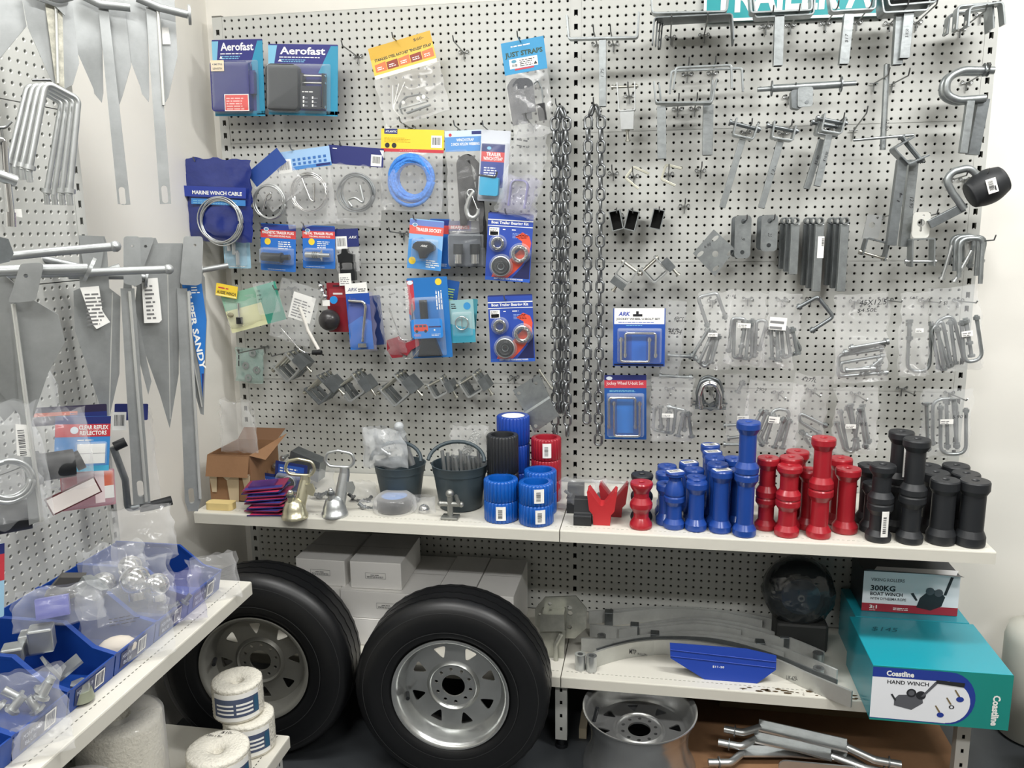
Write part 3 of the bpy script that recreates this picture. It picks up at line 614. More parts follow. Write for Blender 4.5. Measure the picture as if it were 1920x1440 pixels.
# -- fourth row
c = Card((414, 555), (516, 527), (424, 628), .11, 'parts_card', 'pale yellow and green card with AUSSIE WINCH label and small winch parts', col=P('dcdcb0'), rad=.004)
c.F = c.F; c.q(.66, .0, 1, 1, P('3f9a84')).q(.0, .0, .66, .42, P('86b59c')).done()
m = M(F=c.F.inverted() @ Fw(W(404, 553, .125), -.18)); m.box(0, .078, 0, .042, 0, .0008, YEL).text('AUSSIE WINCH', .005, .008, .068, .011, .001, INK, .03).lines(.008, .026, .05, .036, 1, .001, RED).quad(.002, .002, .076, .006, .001, P('fff3a0')); m.build('yellow_label', c.t)
m = M(F=c.F.inverted() @ Fw(W(440, 590, .112))); m.cyl((.02, .04, .006), (.02, -.01, .006), .004, CHRM).cyl((.02, -.008, .008), (.02, -.03, .008), .011, BLK).ball((-.01, .0, .01), .012, P('8f8a72', .3), sq=(1, .7, .5)); m.build('winch_pawl', c.t)
bag_geo(M(), c.w*.62, c.h*.75, .03, FILM, 5, x0=.0, y0=-.02, crump=.005).build('bag', c.t)
F, w_, h_ = card((474, 532), (512, 525), (480, 592), .13); t = thing('parts_bag', 'tiny clear zip bag with handwriting in front of the green card edge', 'package', F)
bag_geo(M(), w_, h_, .012, FILM2, 6, crump=.004).build('bag', t); M().text('TR', .012, -.03, .012, .005, .008, INK).text('M8', .012, -.044, .012, .005, .008, INK).text('$9', .012, -.058, .012, .005, .008, INK).build('handwriting', t)
F, w_, h_ = card((529, 520), (604, 545), (505, 605), .13); t = thing('parts_bag', 'clear bag with white instruction sheet and a bent zinc rod poking out', 'package', F)
bag_geo(M(), w_, h_*1.25, .025, FILM2, 9, crump=.006).build('bag', t)
M().box(w_*.35, w_*.9, -h_*.75, -h_*.2, -.002, -.0015, LBL).lines(w_*.4, -h_*.7, w_*.85, -h_*.3, 7, -.001, P('8a8a8a')).build('instruction_sheet', t)
G = F.inverted(); pp = [G @ W(u, v, .13) for u, v in ((528, 616), (562, 655), (572, 661), (590, 661))]
M().tube(fillet(pp, .012), .0028, CHRM, 7).tube([G @ W(u, v, .13) for u, v in ((562, 575), (578, 620), (597, 655))], .006, P('e8e4dc'), 8).cyl(G @ W(586, 661, .13), G @ W(603, 661, .13), .008, BLK).build('crank_rod', t)
hook(548, 540, 'peg hook through the clear bag with a bent rod', .15)
c = Card((612, 530), (651, 530), (624, 622), .08, 'parts_card', 'dark red card with a round black knob and chrome balls', col=P('8e2530', .4))
c.q(.1, .12, 1, .3, P('a83a40')).ln(.3, .16, .9, .24, 1, WHT).ln(.3, .02, .8, .08, 1, INK).done()
m = M(F=c.F.inverted() @ Fw(W(622, 599, .1))); m.ball((0, 0, .02), .036, mat('dark_knob', '2c2a2b', .3), 20).lathe([(.006, .05), (.0005, .056)], CHRM, 12); m.build('knob', c.t)
m = M(F=c.F.inverted() @ Fw(W(606, 545, .1)))
for x, y in ((0, 0), (.008, -.018), (-.004, .016), (.002, -.075), (.02, -.07), (.016, -.085)): m.ball((x, y, .01), .011, CHRM, 12)
m.box(.0, .026, -.05, -.03, .012, .0128, LBL).cyl((.04, -.03, .008), (.04, -.03, .014), .013, P('2b8fd8', .3)); m.build('chrome_balls', c.t)
c = Card((648, 551), (692, 549), (657, 656), .12, 'parts_card', 'deep blue card with a bent chrome rod under a white ARK header strip', col=P('2450a8'), rad=.002)
c.pol([(0, -.17), (.93, -.19), (.95, 0), (0, 0)], WHT).tx('ARK', .1, -.1, .5, -.04, NAVY, 3, slant=.3).ln(.55, -.1, .88, -.03, 2, INK, 3).pol([(0, .55), (.6, .4), (1, .5), (1, 1), (0, 1)], P('2b76cc'), 1).done()
m = M(); m.tube(fillet([(c.X(.15), c.Y(.12), .01), (c.X(.8), c.Y(.15), .012), (c.X(.85), c.Y(.24), .012), (c.X(.6), c.Y(.85), .012)], .014), .005, CHRM, 8).box(c.X(.42), c.X(.78), c.Y(.95), c.Y(.88), .004, .02, CHRM); m.build('bent_rod', c.t)
bag_geo(M(), c.w*1.15, c.h, .03, VIO, 12, x0=0, y0=0, crump=.006).build('bag', c.t)
c = Card((690, 555), (712, 553), (692, 648), .07, 'parts_card', 'dark blue card edge hanging behind the bent rod card', col=P('24386f')); c.done()
F, w_, h_ = card((700, 540), (765, 528), (705, 680), .13); t = thing('parts_bag', 'clear bag with red plastic base and thin wire, left of TRAILER ADAPTOR', 'package', F)
bag_geo(M(), w_, h_, .04, FILM2, 14, crump=.01, neck=.0).build('bag', t)
RP = mat('red_gel', '8c2a34', .35, bump=.6, bs=40)
m = M()
for q, z in (([(.1, .72), (.4, .7), (.55, .85), (.45, .98), (.15, .97), (.05, .85)], .0), ([(.42, .74), (.62, .8), (1.0, .76), (1.0, .86), (.75, .9), (.6, .97), (.45, .92)], .006)): m.prism([(w_*a, -h_*b) for a, b in q], z-.012, z+.012, RP)
m.build('red_flags', t, .006); M().tube(fillet([(w_*.35, -h_*.3, .01), (w_*.52, -h_*.75, .015), (w_*.85, -h_*.78, .015), (w_*1.0, -h_*.3, .01)], .015), .002, CHRM, 6).tube(fillet([(w_*.5, -h_*1.0, .01), (w_*.7, -h_*1.02, .01), (w_*.95, -h_*.92, .01)], .01), .002, CHRM, 6).build('wire', t)
m = M(); m.text('6.50', w_*.1, -h_*.15, .02, .006, .016, INK).text('each', w_*.45, -h_*.13, .02, .006, .016, INK); m.build('handwriting', t)
c = Card((762, 522), (838, 518), (770, 672), .12, 'blister_pack', 'tall blue TRAILER ADAPTOR pack with red van picture and black plug', col=P('2270b8'), rad=.004)
c.pol([(0, .03), (.16, .03), (.16, .38), (.05, .46), (0, .44)], P('c23f4c')).tx('TRAILER ADAPTOR', .025, .1, .115, .38, WHT, 3, bold=.03, rot=1).el(.08, .055, .01, BADGE, 3, .007).el(.78, .06, .011, YEL, 2)
for i in range(3): c.m.lines(0, 0, c.h*.24, .008, 1, 0, WHT, F=Matrix.Translation((c.X(.72+.06*i), c.Y(.4), c.k+.0006)) @ Matrix.Rotation(pi/2, 4, 'Z'))
c.done()
M().cyl((c.X(.4), c.Y(.52), .016), (c.X(.4), c.Y(.27), .016), .013, BLK, 18).build('adaptor_plug', c.t, .001)
m = M().prism([(c.X(.3), c.Y(.75)), (c.X(.62), c.Y(.75)), (c.X(.76), c.Y(.97)), (c.X(.18), c.Y(.97))], .002, .022, BLK); m.build('adaptor_base', c.t, .001)
m = M(); z = .031; m.prism(rrect(c.X(.1), c.Y(.74), c.X(.86), c.Y(.5), .008), .03, z, P('2a85d6')); VR = P('d8442c')
m.poly([(c.X(.16), c.Y(.65)), (c.X(.5), c.Y(.65)), (c.X(.5), c.Y(.59)), (c.X(.47), c.Y(.565)), (c.X(.18), c.Y(.565)), (c.X(.15), c.Y(.6))], z+.0003, VR)
for s in (.19, .29, .39): m.quad(c.X(s), c.Y(.6), c.X(s+.07), c.Y(.575), z+.0006, P('33485e'))
for s in (.22, .44): m.poly(circ(c.X(s), c.Y(.65), .005, 12), z+.0006, INK)
m.quad(c.X(.52), c.Y(.61), c.X(.82), c.Y(.59), z+.0003, NAVY).lines(c.X(.15), c.Y(.71), c.X(.4), c.Y(.68), 2, z+.0003, P('e89080')).lines(c.X(.58), c.Y(.71), c.X(.82), c.Y(.68), 2, z+.0003, WHT).poly(circ(c.X(.66), c.Y(.64), .003, 10), z+.0004, WHT); m.build('printed_sleeve', c.t)
c.blister(.1, .24, .86, .98, .034)
c = Card((838, 524), (862, 528), (846, 655), .07, 'blister_pack', 'dark blue trailer pack edge peeking out behind TRAILER ADAPTOR', col=P('20549a')); c.ln(.2, .1, .8, .4, 8, P('9fbf6a')).done()
c = Card((841, 563), (887, 561), (845, 643), .11, 'blister_pack', 'small pale teal pack with a chrome ring behind clear plastic', col=P('8fb8bc'), rad=.003)
c.pol([(0, .55), (1, .7), (1, 1), (0, 1)], P('3f9fb8')).el(.74, .15, .012, P('3c8fc8'), 2).ln(.1, .06, .3, .2, 3, INK).done()
m = M(); R_ = c.w*.26; m.tube([(c.X(.5)+R_*cos(a*pi/12), c.Y(.54)+R_*sin(a*pi/12), .008) for a in range(24)], .0022, CHRM, 7, True).tube([(c.X(.5), c.Y(.54)+R_, .008), (c.X(.5), c.Y(.54)-R_, .008)], .0016, CHRM, 6); m.build('chrome_ring', c.t); c.blister(.1, .28, .92, .85, .02)
c = Card((885, 560), (896, 561), (887, 640), .07, 'blister_pack', 'teal pack edge directly behind the chrome ring pack', col=P('4f9aa8')); c.done()
F, w_, h_ = card((443, 650), (494, 655), (457, 716), .05); t = thing('parts_bag', 'small green tinted bag of flat washers on the left edge of the board', 'package', F)
bag_geo(M(), w_, h_, .02, film('green_film', 'a9c4bc', .42, .7), 21, crump=.004).build('bag', t)
m = M()
for x, y in ((.65, .12), (.4, .5), (.8, .6), (.5, .85)): m.lathe([(.005, 0), (.005, .003), (.013, .003), (.013, 0)], GALV, 18, Matrix.Translation((w_*x, -h_*y, .008)))
m.build('washers', t); M().lines(.006, -.075, .066, -.066, 1, .014, INK, F=Matrix.Rotation(-pi/2, 4, 'Z') @ Matrix.Translation((0, .09, 0))).build('handwriting', t)
hook(497, 650, 'bent peg hook left of the square bolt clamps', .2); hook(560, 654, 'peg hook above the first square bolt clamp', .22)
# ------------------------------------------------------------------ bare steel fittings on the pegboard
class H:
    """a thing of bare metal hanging d in front of the board at pixel u, v; g() maps pixels to its local plane"""
    def __init__(s, u, v, d, name, label, cat, group=None, parts=False, ang=0.):
        s.F = Fw(W(u, v, d), ang); s.n, s.l, s.c, s.gr = name, label, cat, group; s.m = M(); s.t = thing(name, label, cat, s.F, group) if parts else None
    def g(s, *pts, z=0.): return [(*pxs(s.F, u, v), z) for u, v in pts]
    def g2(s, *pts): return [pxs(s.F, u, v) for u, v in pts]
    def part(s, name, m, bev=0.): return m.build(name, s.t, bev)
    def done(s, bev=0.): o = s.m.build(s.n, bev=bev, world=s.F); return tag(o, s.l, s.c, s.gr)
def sqtube(m, p0, p1, a, mt, open_end=True):
    m.bar([p0, p1], a, a, mt)
    if open_end:
        p0, p1 = Vector(p0), Vector(p1); d = (p1-p0).normalized(); m.bar([p1-d*.002, p1+d*.0006], a*.8, a*.8, DARK)  # dark plug, the shade of a hollow end put into colour
    return m
def bolt(m, p0, p1, r, mt=BOLT, nut=True):
    p0, p1 = Vector(p0), Vector(p1); d = (p1-p0).normalized(); m.cyl(p0, p1, r, mt, 10).hexn(p0-d*r*1.3, p0, r*1.9, mt)
    if nut: m.hexn(p1-d*r*2.6, p1-d*r*.9, r*1.9, mt)
    return m
def hand(m, s, x, y, wd, h, z=.0, rot=0., mt=None): m.text(s, x, y, wd, h, z, mt or INK, .0, rot=rot, slant=.2); return m
STEM = 'square tube stem'
def tee(us, stems, d, label, wd=.045, t=.005, a=.021, note=None, hooks=(), mt=GALV, r=.008, group=None):
    h = H(*us[0][1], d, 'u_bracket', label, 'bracket', group, parts=True); m = M()
    for k, path in enumerate(us): m.bar(fillet(h.g(*path, z=-.012*k), r), t, wd, mt)
    h.part('u_strap', m, .0008)
    for k, (p, q) in enumerate(stems):
        m = M(); P0, P1 = h.g(p, q, z=-.015*k); sqtube(m, P0, P1, a, mt)
        if note and k == 0: mid = (Vector(P0)+Vector(P1))/2; hand(m, note, mid.x+.004, mid.y-.01, .022, .009, a/2+.0005, pi/2)
        h.part('stem', m, .0008)
    for j, (u, v) in enumerate(hooks): hook(u, v, 'peg hook '+('left' if j == 0 else 'right')+' of the stem under the '+' '.join(label.split(',')[0].split()[:6]), d+.04)
    return h
tee([[(1063, 30), (1067, 74), (1195, 71), (1198, 24)]], [((1130, 76), (1130, 200))], .13, 'U bracket with long plain stem at the top of the centre upright, marked 1.75', .028, .006, .021, '1.75', ((1120, 84), (1150, 83)))
tee([[(1404, -14), (1407, 27), (1520, 22), (1519, -14)], [(1411, -14), (1416, 34), (1524, 28), (1528, -14)]], [((1461, 30), (1458, 124))], .13, 'double U bracket with short thick stem below the letters RAILE', .05, .005, .026, None, ((1436, 50), (1482, 48)))
tee([[(1552, -14), (1557, 24), (1638, 19), (1640, -14)]], [((1591, 28), (1581, 121))], .14, 'single U bracket with thick stem, hanging left of the black lined bracket', .04, .005, .026, '$17', ((1548, 44), (1606, 42)))
h = tee([[(1656, -14), (1662, 16), (1748, 9), (1752, -14)], [(1648, -14), (1654, 27), (1735, 22), (1742, -14)]], [((1703, 20), (1694, 110)), ((1690, 28), (1684, 120))], .15, 'U bracket lined with black rubber, at the top right of the board', .07, .005, .026, '$18.50', ((1668, 44), (1718, 42)))
m = M(); m.prism(h.g2((1667, -20), (1669, 6), (1742, 2), (1744, -20)), -.03, .03, BLKR); h.part('rubber_lining', m, .002)
# nested plain U straps, opening down
for i, (dx, dy, dd) in enumerate(((0, 0, .17), (6, 3, .135), (11, 6, .10), (15, 9, .07))):
    h = H(1224+dx, 36, dd, 'strap_bracket', ('frontmost', 'second', 'third', 'rearmost')[i]+' of four nested steel straps bent down at both ends, left of the teal sign', 'bracket', 'nested straps left of the teal sign')
    h.m.bar(fillet(h.g((1223+dx, 84+dy*.8), (1227+dx, 35+dy), (1372-dx*.1, 28+dy), (1375-dx*.1, 76+dy)), .01), .004, .034, GALD); h.done(.0006)
h = H(1224, 10, .12, 'strap_bracket', 'steel strap with both ends bent up, resting over the four nested straps', 'bracket'); h.m.bar(fillet(h.g((1220, -14), (1223, 27), (1362, 24), (1366, -14)), .012), .005, .04, GALV); h.done(.0006)
hook(1257, 70, 'left peg hook carrying the nested straps beside the teal sign', .19); hook(1320, 66, 'right peg hook carrying the nested straps beside the teal sign', .19)
for i, (a, dd) in enumerate((([(1790, 58), (1793, 14), (1857, 8), (1859, 55)], .15), ([(1773, 66), (1777, 30), (1850, 16), (1852, 62)], .10), ([(1812, 52), (1815, 16), (1876, 6), (1880, 48)], .18))):
    h = H(1800, 30, dd, 'strap_bracket', ('middle', 'rear', 'front')[i]+' of three wide straps with rounded drilled ends, top right corner', 'bracket', 'wide straps in the top right corner')
    h.m.bar(fillet(h.g(*a), .012), .005, .036, GALV)
    for q in (a[0], a[-1]): x, y = pxs(h.F, *q); h.m.cyl((x-.003, y+.012, 0), (x+.003, y+.012, 0), .006, WHT, 10)
    h.done(.0008)
hook(1800, 55, 'peg hook under the wide straps in the top right corner', .2); hook(1838, 28, 'second peg hook under the wide straps in the top right corner', .2)
# sign
F, w_, h_ = card((1323, -62), (1668, -78), (1326, 42), .012); t = thing('hanging_sign', 'teal sign with white border and letters reading TRAILER A', 'sign', F)
m = M(); m.box(0, w_, -h_, 0, 0, .006, P('1a9aa0')); e = .008
for q in ((0, w_, -h_, -h_+e), (0, w_, -e, 0), (0, e, -h_, 0), (w_-e, w_, -h_, 0)): m.box(*q, .006, .0066, WHT)
m.build('board', t)
x0, y0 = pxs(F, 1336, 26); x1, _ = pxs(F, 1634, 16); M().text('TRAILER A', x0, y0, x1-x0, .088, .0068, WHT, .035).build('lettering', t)
# small clevis on square tube
h = H(1175, 185, .10, 'clevis_bracket', 'small clevis with cross bolt on a short square tube, above the chain loop', 'bracket', parts=True)
m = M(); m.bar(fillet(h.g((1157, 156), (1161, 209), (1191, 207), (1190, 154)), .005), .004, .03, ZINC); h.part('clevis', m, .0006)
m = M(); m.prism(h.g2((1163, 211), (1189, 210), (1188, 243), (1165, 244)), -.02, .02, ZINC); h.part('square_tube', m, .002)
m = M(); bolt(m, *h.g((1150, 164), (1197, 162), z=.004), .004); h.part('bolt', m); m = M(); bolt(m, *h.g((1177, 262), (1176, 240)), .004); h.part('bolt', m)
hook(1180, 180, 'peg hook inside the small clevis', .14)
# flat U bars
for i, (a, dd) in enumerate((([(1262, 168), (1268, 127), (1371, 122), (1372, 166)], .14), ([(1256, 176), (1259, 133), (1391, 128), (1393, 172)], .09))):
    h = H(1300, 150, dd, 'round_bar_bracket', ('front shorter', 'rear wider')[i]+' of two thin bars bent down at both ends, above the twin stemmed brackets', 'bracket', 'thin bent bars')
    h.m.bar(fillet(h.g(*a), .01), .006, .012, GALV); h.done(.001)
hook(1288, 140, 'left peg hook through the thin bent bars', .17); hook(1335, 138, 'right peg hook through the thin bent bars', .17)
tee([[(1226, 155), (1230, 194), (1334, 194), (1343, 150)]], [((1240, 200), (1241, 298))], .15, 'front U bracket whose stem hangs at the left, below the thin bent bars', .05, .005, .026, None, ())
tee([[(1236, 158), (1240, 198), (1332, 192), (1336, 152)]], [((1328, 197), (1326, 291))], .09, 'rear U bracket whose stem hangs at the right, below the thin bent bars', .05, .005, .03, None, ())
hook(1270, 205, 'left peg hook under the twin stemmed brackets', .19); hook(1302, 204, 'right peg hook under the twin stemmed brackets', .19)
# cross bar with spring pins and bent plate
h = H(1500, 165, .13, 'roller_bracket_bar', 'horizontal bar with washers and a rounded steel tongue hanging below it', 'bracket', parts=True)
m = M(); m.cyl(*h.g((1420, 168), (1605, 156)), .007, GALV).cyl(*h.g((1448, 166), (1578, 158)), .0105, GALV); h.part('bar', m)
m = M(); m.prism(fillet([(*q, 0) for q in h.g2((1482, 165), (1524, 162), (1523, 199), (1495, 205), (1483, 200))], .008, closed=True) and [tuple(q[:2]) for q in fillet([(*q, 0) for q in h.g2((1494, 166), (1523, 164), (1522, 200), (1494, 203))], .008, closed=True)], .01, .016, GALV)
m.prism([tuple(q[:2]) for q in fillet([(*q, 0) for q in h.g2((1482, 170), (1500, 168), (1502, 206), (1484, 203))], .008, closed=True)], -.03, .01, GALD); m.cyl(*[h.g((1511, 193), z=z)[0] for z in (.015, .018)], .005, GALD); h.part('tongue', m)
for u in (1447, 1577):
    m = M(); x, y = pxs(h.F, u, 166-(u-1447)*.06); m.lathe([(.008, -.0015), (.022, -.0015), (.022, .0015), (.008, .0015)], GALD, 16, Matrix.Translation((x, y, 0)) @ Matrix.Rotation(pi/2, 4, 'Y')); h.part('washer', m)
hook(1478, 182, 'peg hook left of the steel tongue', .14)
# long rod and wire hooks
h = H(1660, 200, .10, 'steel_rod', 'long vertical steel rod crossed by two peg hooks, marked 12.90', 'rod'); h.m.cyl(*h.g((1663, 121), (1655, 281)), .0085, GALV); hand(h.m, '12.90', *pxs(h.F, 1660, 225), .03, .008, .009, -pi/2); h.done()
def longhook(u, v, u2, v2, label):
    a = W(u, v, .004); b = W(u2, v2, .17); F = Fw(a); I = F.inverted(); q = I @ b; m = M()
    m.tube(fillet([(0, -.024, .003), (0, 0, .003), (q.x, q.y-.006, q.z-.012), (q.x, q.y+.012, q.z)], .006, 3), .0022, WIRE, 7)
    for s in (-1, 1): m.tube([(0, 0, .003), (s*.012, .001, .003)], .0018, WIRE, 6)
    tag(m.build('peg_hook', world=F), label, 'hook')
longhook(1638, 157, 1668, 135, 'long peg hook crossing the top of the vertical steel rod'); longhook(1672, 158, 1706, 136, 'long peg hook right of the top of the vertical steel rod')
longhook(1600, 245, 1627, 207, 'empty long peg hook left of the vertical steel rod')
h = H(1650, 258, .14, 'wire_pin', 'thin steel pin lying crosswise over the lower end of the vertical rod', 'rod'); h.m.cyl(*h.g((1600, 263), (1713, 253)), .004, GALV); h.done()
# bent pipe with stems
h = H(1800, 160, .14, 'pipe_bracket', 'thick pipe bent into a C with two flat stems, right of the long rod', 'bracket', parts=True)
for k, dz in enumerate((0, -.035)):
    m = M(); m.tube(fillet(h.g((1864-4*k, 132), (1806, 131), (1776, 146), (1774, 178), (1798, 188), (1848, 184), z=dz), .05, 8), .0105, GALV, 12); h.part('bent_pipe', m)
m = M(); sqtube(m, *h.g((1819, 190), (1805, 287)), .02, GALV); h.part('stem', m, .001)
m = M(); m.bar(h.g((1848, 184), (1828, 289), z=-.02), .03, .026, GALD); h.part('stem', m, .001)
for u in (1845, 1852):
    m = M(); x, y = pxs(h.F, u, 131); m.lathe([(.01, -.001), (.018, -.001), (.018, .001)], GALD, 14, Matrix.Translation((x, y, 0)) @ Matrix.Rotation(pi/2, 4, 'Y')); h.part('washer', m)
hook(1812, 155, 'peg hook inside the C of the bent pipe', .18)
# fork brackets with slanted stems
def fork(us, st, d, label, note=None, bolts=True, a=.018, wd=.05, mt=GALV, light=None):
    h = H(*us[1], d, 'fork_bracket', label, 'bracket', parts=True)
    m = M(); m.bar(fillet(h.g(*us), .006), .0045, wd, mt); h.part('fork', m, .0006)
    m = M(); P0, P1 = h.g(*st, z=.0); sqtube(m, P0, P1, a, light or GALV)
    if note: mid = Vector(P0).lerp(Vector(P1), .45); hand(m, note, mid.x+.004, mid.y-.01, .026, .008, a/2+.0008, pi/2-.3)
    h.part('stem', m, .0008)
    a0, b0 = h.g(us[0], us[3], z=.006); a0, b0 = Vector(a0), Vector(b0); dd = (b0-a0).normalized(); q = (Vector(h.g(us[1])[0])-a0)*.3
    for k in range(2): m = M(); o = q+Vector((0, 0, -.02*k)); bolt(m, a0+o-dd*.012, b0+o+dd*.012, .0045, GALD); h.part('bolt', m)
    return h
fork([(1381, 222), (1374, 254), (1411, 262), (1421, 232)], ((1392, 262), (1354, 389)), .15, 'fork bracket with slanted pale stem, leftmost of the fork row')
fork([(1451, 228), (1446, 259), (1484, 265), (1491, 236)], ((1463, 265), (1427, 390)), .15, 'fork bracket with slanted stem marked 12, second of the fork row', '12.-')
fork([(1545, 214), (1538, 246), (1574, 252), (1583, 221)], ((1554, 254), (1532, 349)), .16, 'front fork bracket with stem marked 10.50, third in the fork row', '$10.50')
fork([(1536, 222), (1528, 252), (1566, 258), (1574, 229)], ((1541, 262), (1512, 354)), .10, 'rear fork bracket with stem marked 5.80 just behind the third fork', '$5.80')
hook(1556, 240, 'peg hook inside the third fork bracket', .2); hook(1398, 248, 'peg hook inside the leftmost fork bracket', .18); hook(1468, 250, 'peg hook inside the second fork bracket', .18)
h = fork([(1709, 258), (1672, 280), (1700, 309), (1737, 292)], ((1691, 300), (1670, 460)), .15, 'large dark fork bracket with a long grey stem under the thin pin', '14', a=.026, wd=.06, mt=GALD, light=GALD)
h = H(1706, 380, .09, 'bracket_stem', 'long pale square stem just behind the large dark fork bracket', 'bracket'); sqtube(h.m, *h.g((1712, 300), (1694, 462)), .026, GALV); hand(h.m, '12.90', *pxs(h.F, 1704, 370), .03, .01, .0135, -pi/2); h.done(.001)
# black roller on a cranked arm
h = H(1800, 350, .15, 'cranked_roller', 'black barrel roller with barcode label on a cranked steel pipe arm', 'roller', parts=True)
m = M(); m.tube(fillet(h.g((1836, 332), (1818, 314), (1786, 322), (1774, 338), (1786, 362), (1808, 392)), .03, 6), .0105, GALV, 12); h.part('arm', m)
m = M(); m.bar(h.g((1808, 388), (1744, 421), z=-.01), .024, .02, GALD); h.part('stem', m, .001)
c0 = Vector(h.g((1850, 351))[0]); ax = radians(24); m = M()
T = Matrix.Translation(c0) @ Matrix.Rotation(ax, 4, 'Z') @ Matrix.Rotation(-pi/2, 4, 'X')
T2 = Matrix.Translation(c0) @ Matrix.Rotation(ax+pi/2, 4, 'Z') @ Matrix.Rotation(pi/2, 4, 'Y')
m.lathe([(.0005, -.05), (.033, -.05), (.037, -.047)]+[(.037+.012*cos(pi/2*q/6), .047*q/6) for q in range(-6, 7)]+[(.037, .047), (.033, .05), (.0005, .05)], BLKR, 28, Matrix.Translation(c0) @ Matrix.Rotation(radians(29), 4, 'Z') @ Matrix.Rotation(pi/2, 4, 'Y')); h.part('roller', m)
m = M(); T = Matrix.Translation(c0+Vector((-.004, .002, .0505))) @ Matrix.Rotation(ax-.1, 4, 'Z'); m.box(-.013, .013, -.02, .02, -.002, 0, LBL, T).barcode(-.009, -.012, .004, .015, .0005, INK, T, horiz=True).lines(.005, -.015, .01, .015, 1, .0005, INK, F=T); h.part('barcode_label', m)
hook(1778, 338, 'left peg hook holding the cranked roller arm', .16); hook(1808, 336, 'right peg hook holding the cranked roller arm', .19)
# small channels and tubes
for a, lab, hk in (([(1217, 326), (1188, 313), (1173, 334), (1197, 354)], 'small bent square bar in a sideways U, left of its twin', (1188, 330)), ([(1278, 316), (1249, 309), (1240, 336), (1266, 348)], 'small bent square bar in a sideways U, right of its twin', (1253, 326))):
    h = H(*a[1], .11, 'channel_bracket', lab, 'bracket'); h.m.bar(fillet(h.g(*a), .006), .007, .014, mat('cream_zinc', 'c9c8b8', .4, .6)); h.done(.001); hook(*hk, 'peg hook through the '+lab, .14)
hook(1150, 325, 'empty peg hook right of the chain loop', .1); hook(1313, 320, 'empty peg hook right of the two sideways U bars', .1); hook(1283, 386, 'lower empty peg hook above the drilled square plate', .1)
for u, v, a, lab in ((1155, 413, .22, 'left'), (1184, 413, -.24, 'middle'), (1232, 411, -.22, 'right')):
    h = H(u, v, .10, 'tube_offcut', lab+' of three short rectangular tubes seen end on, below the sideways U bars', 'tube', ang=a)
    m = h.m
    for q in ((-.018, -.015, -.031, .031), (.015, .018, -.031, .031), (-.015, .015, -.031, -.028), (-.015, .015, .028, .031)): m.box(q[0], q[1], q[2], q[3], -.07, .0, GALV)
    m.box(-.015, .015, -.028, .028, -.07, -.03, DARK); h.done(); hook(u+4, v-10, 'peg hook inside the '+lab+' rectangular tube', .12)
# drilled plates
h = H(1338, 473, .09, 'drilled_plate', 'square steel plate hung diamond-wise with five holes, marked 6.90', 'plate'); q = h.g2((1338, 430), (1378, 467), (1340, 518), (1299, 475))
h.m.holed(q, [circ(*pxs(h.F, 1341, 476), .0095), circ(*pxs(h.F, 1341, 447), .012, 16, .006, .7), circ(*pxs(h.F, 1313, 476), .012, 16, .006, .7), circ(*pxs(h.F, 1369, 474), .012, 16, .006, .7), circ(*pxs(h.F, 1342, 503), .012, 16, .006, .7)], 0, .008, GALV)
hand(h.m, '6.90', *pxs(h.F, 1321, 466), .022, .009, .0086, .5); h.done()
for u0, v0, u1, v1, lab, n in ((1379, 404, 1406, 484, 'left of two upright flat bars with a hole at each end', '.9'), (1428, 403, 1456, 471, 'right of two upright flat bars with a hole at each end, marked 2.5', '2.5')):
    h = H((u0+u1)/2, v0+10, .10, 'drilled_bar', lab, 'plate'); x0, y1 = pxs(h.F, u0, v0); x1, y0 = pxs(h.F, u1, v1)
    h.m.holed(rrect(x0, y0, x1, y1, .012), [circ((x0+x1)/2, y1-.018, .0075), circ((x0+x1)/2, y0+.018, .0065)], 0, .006, GALV); h.m.prism(rrect(x0-.007, y0+.002, x1-.007, y1-.002, .012), -.05, -.044, GALD)
    hand(h.m, n, (x0+x1)/2-.004, (y0+y1)/2, .009, .011, .0066, -pi/2); h.done(); hook((u0+u1)/2, v0+12, 'peg hook through the '+' '.join(lab.split()[:6]), .13)
for u0, v0, u1, v1, lab in ((1481, 405, 1499, 515, 'short pale stem with ring head, left of three beside the flat bars'), (1521, 405, 1545, 547, 'stem with ring head and paper barcode, middle of three'), (1564, 405, 1592, 547, 'darker stem with ring head, right of three beside the U clamps')):
    h = H((u0+u1)/2, v0+8, .14, 'ring_stem', lab, 'bracket', parts=True)
    for k in range(3):
        x, y = pxs(h.F, u1-6-k*6, v0+9); m = M(); z1 = .0-.045*k
        m.lathe([(.0075, -.04), (.0075, 0), (.0105, 0), (.0105, -.04)], GALV if k == 0 else GALD, 18, Matrix.Translation((x, y, z1))); h.part('ring', m)
        yb = pxs(h.F, u0, v1)[1]+.006*k; m = M(); m.box(x-.012, x+.012, yb, y-.009, z1-.03, z1-.006, GALV if k == 0 else GALD); h.part('stem', m, .0015)
    if u0 == 1521:
        x, y = pxs(h.F, 1540, 455); m = M(); m.box(x-.009, x+.009, y-.045, y+.018, -.0058, -.005, LBL).barcode(x+.002, y-.01, x+.008, y+.014, -.0046, INK, horiz=True); h.part('barcode_label', m)
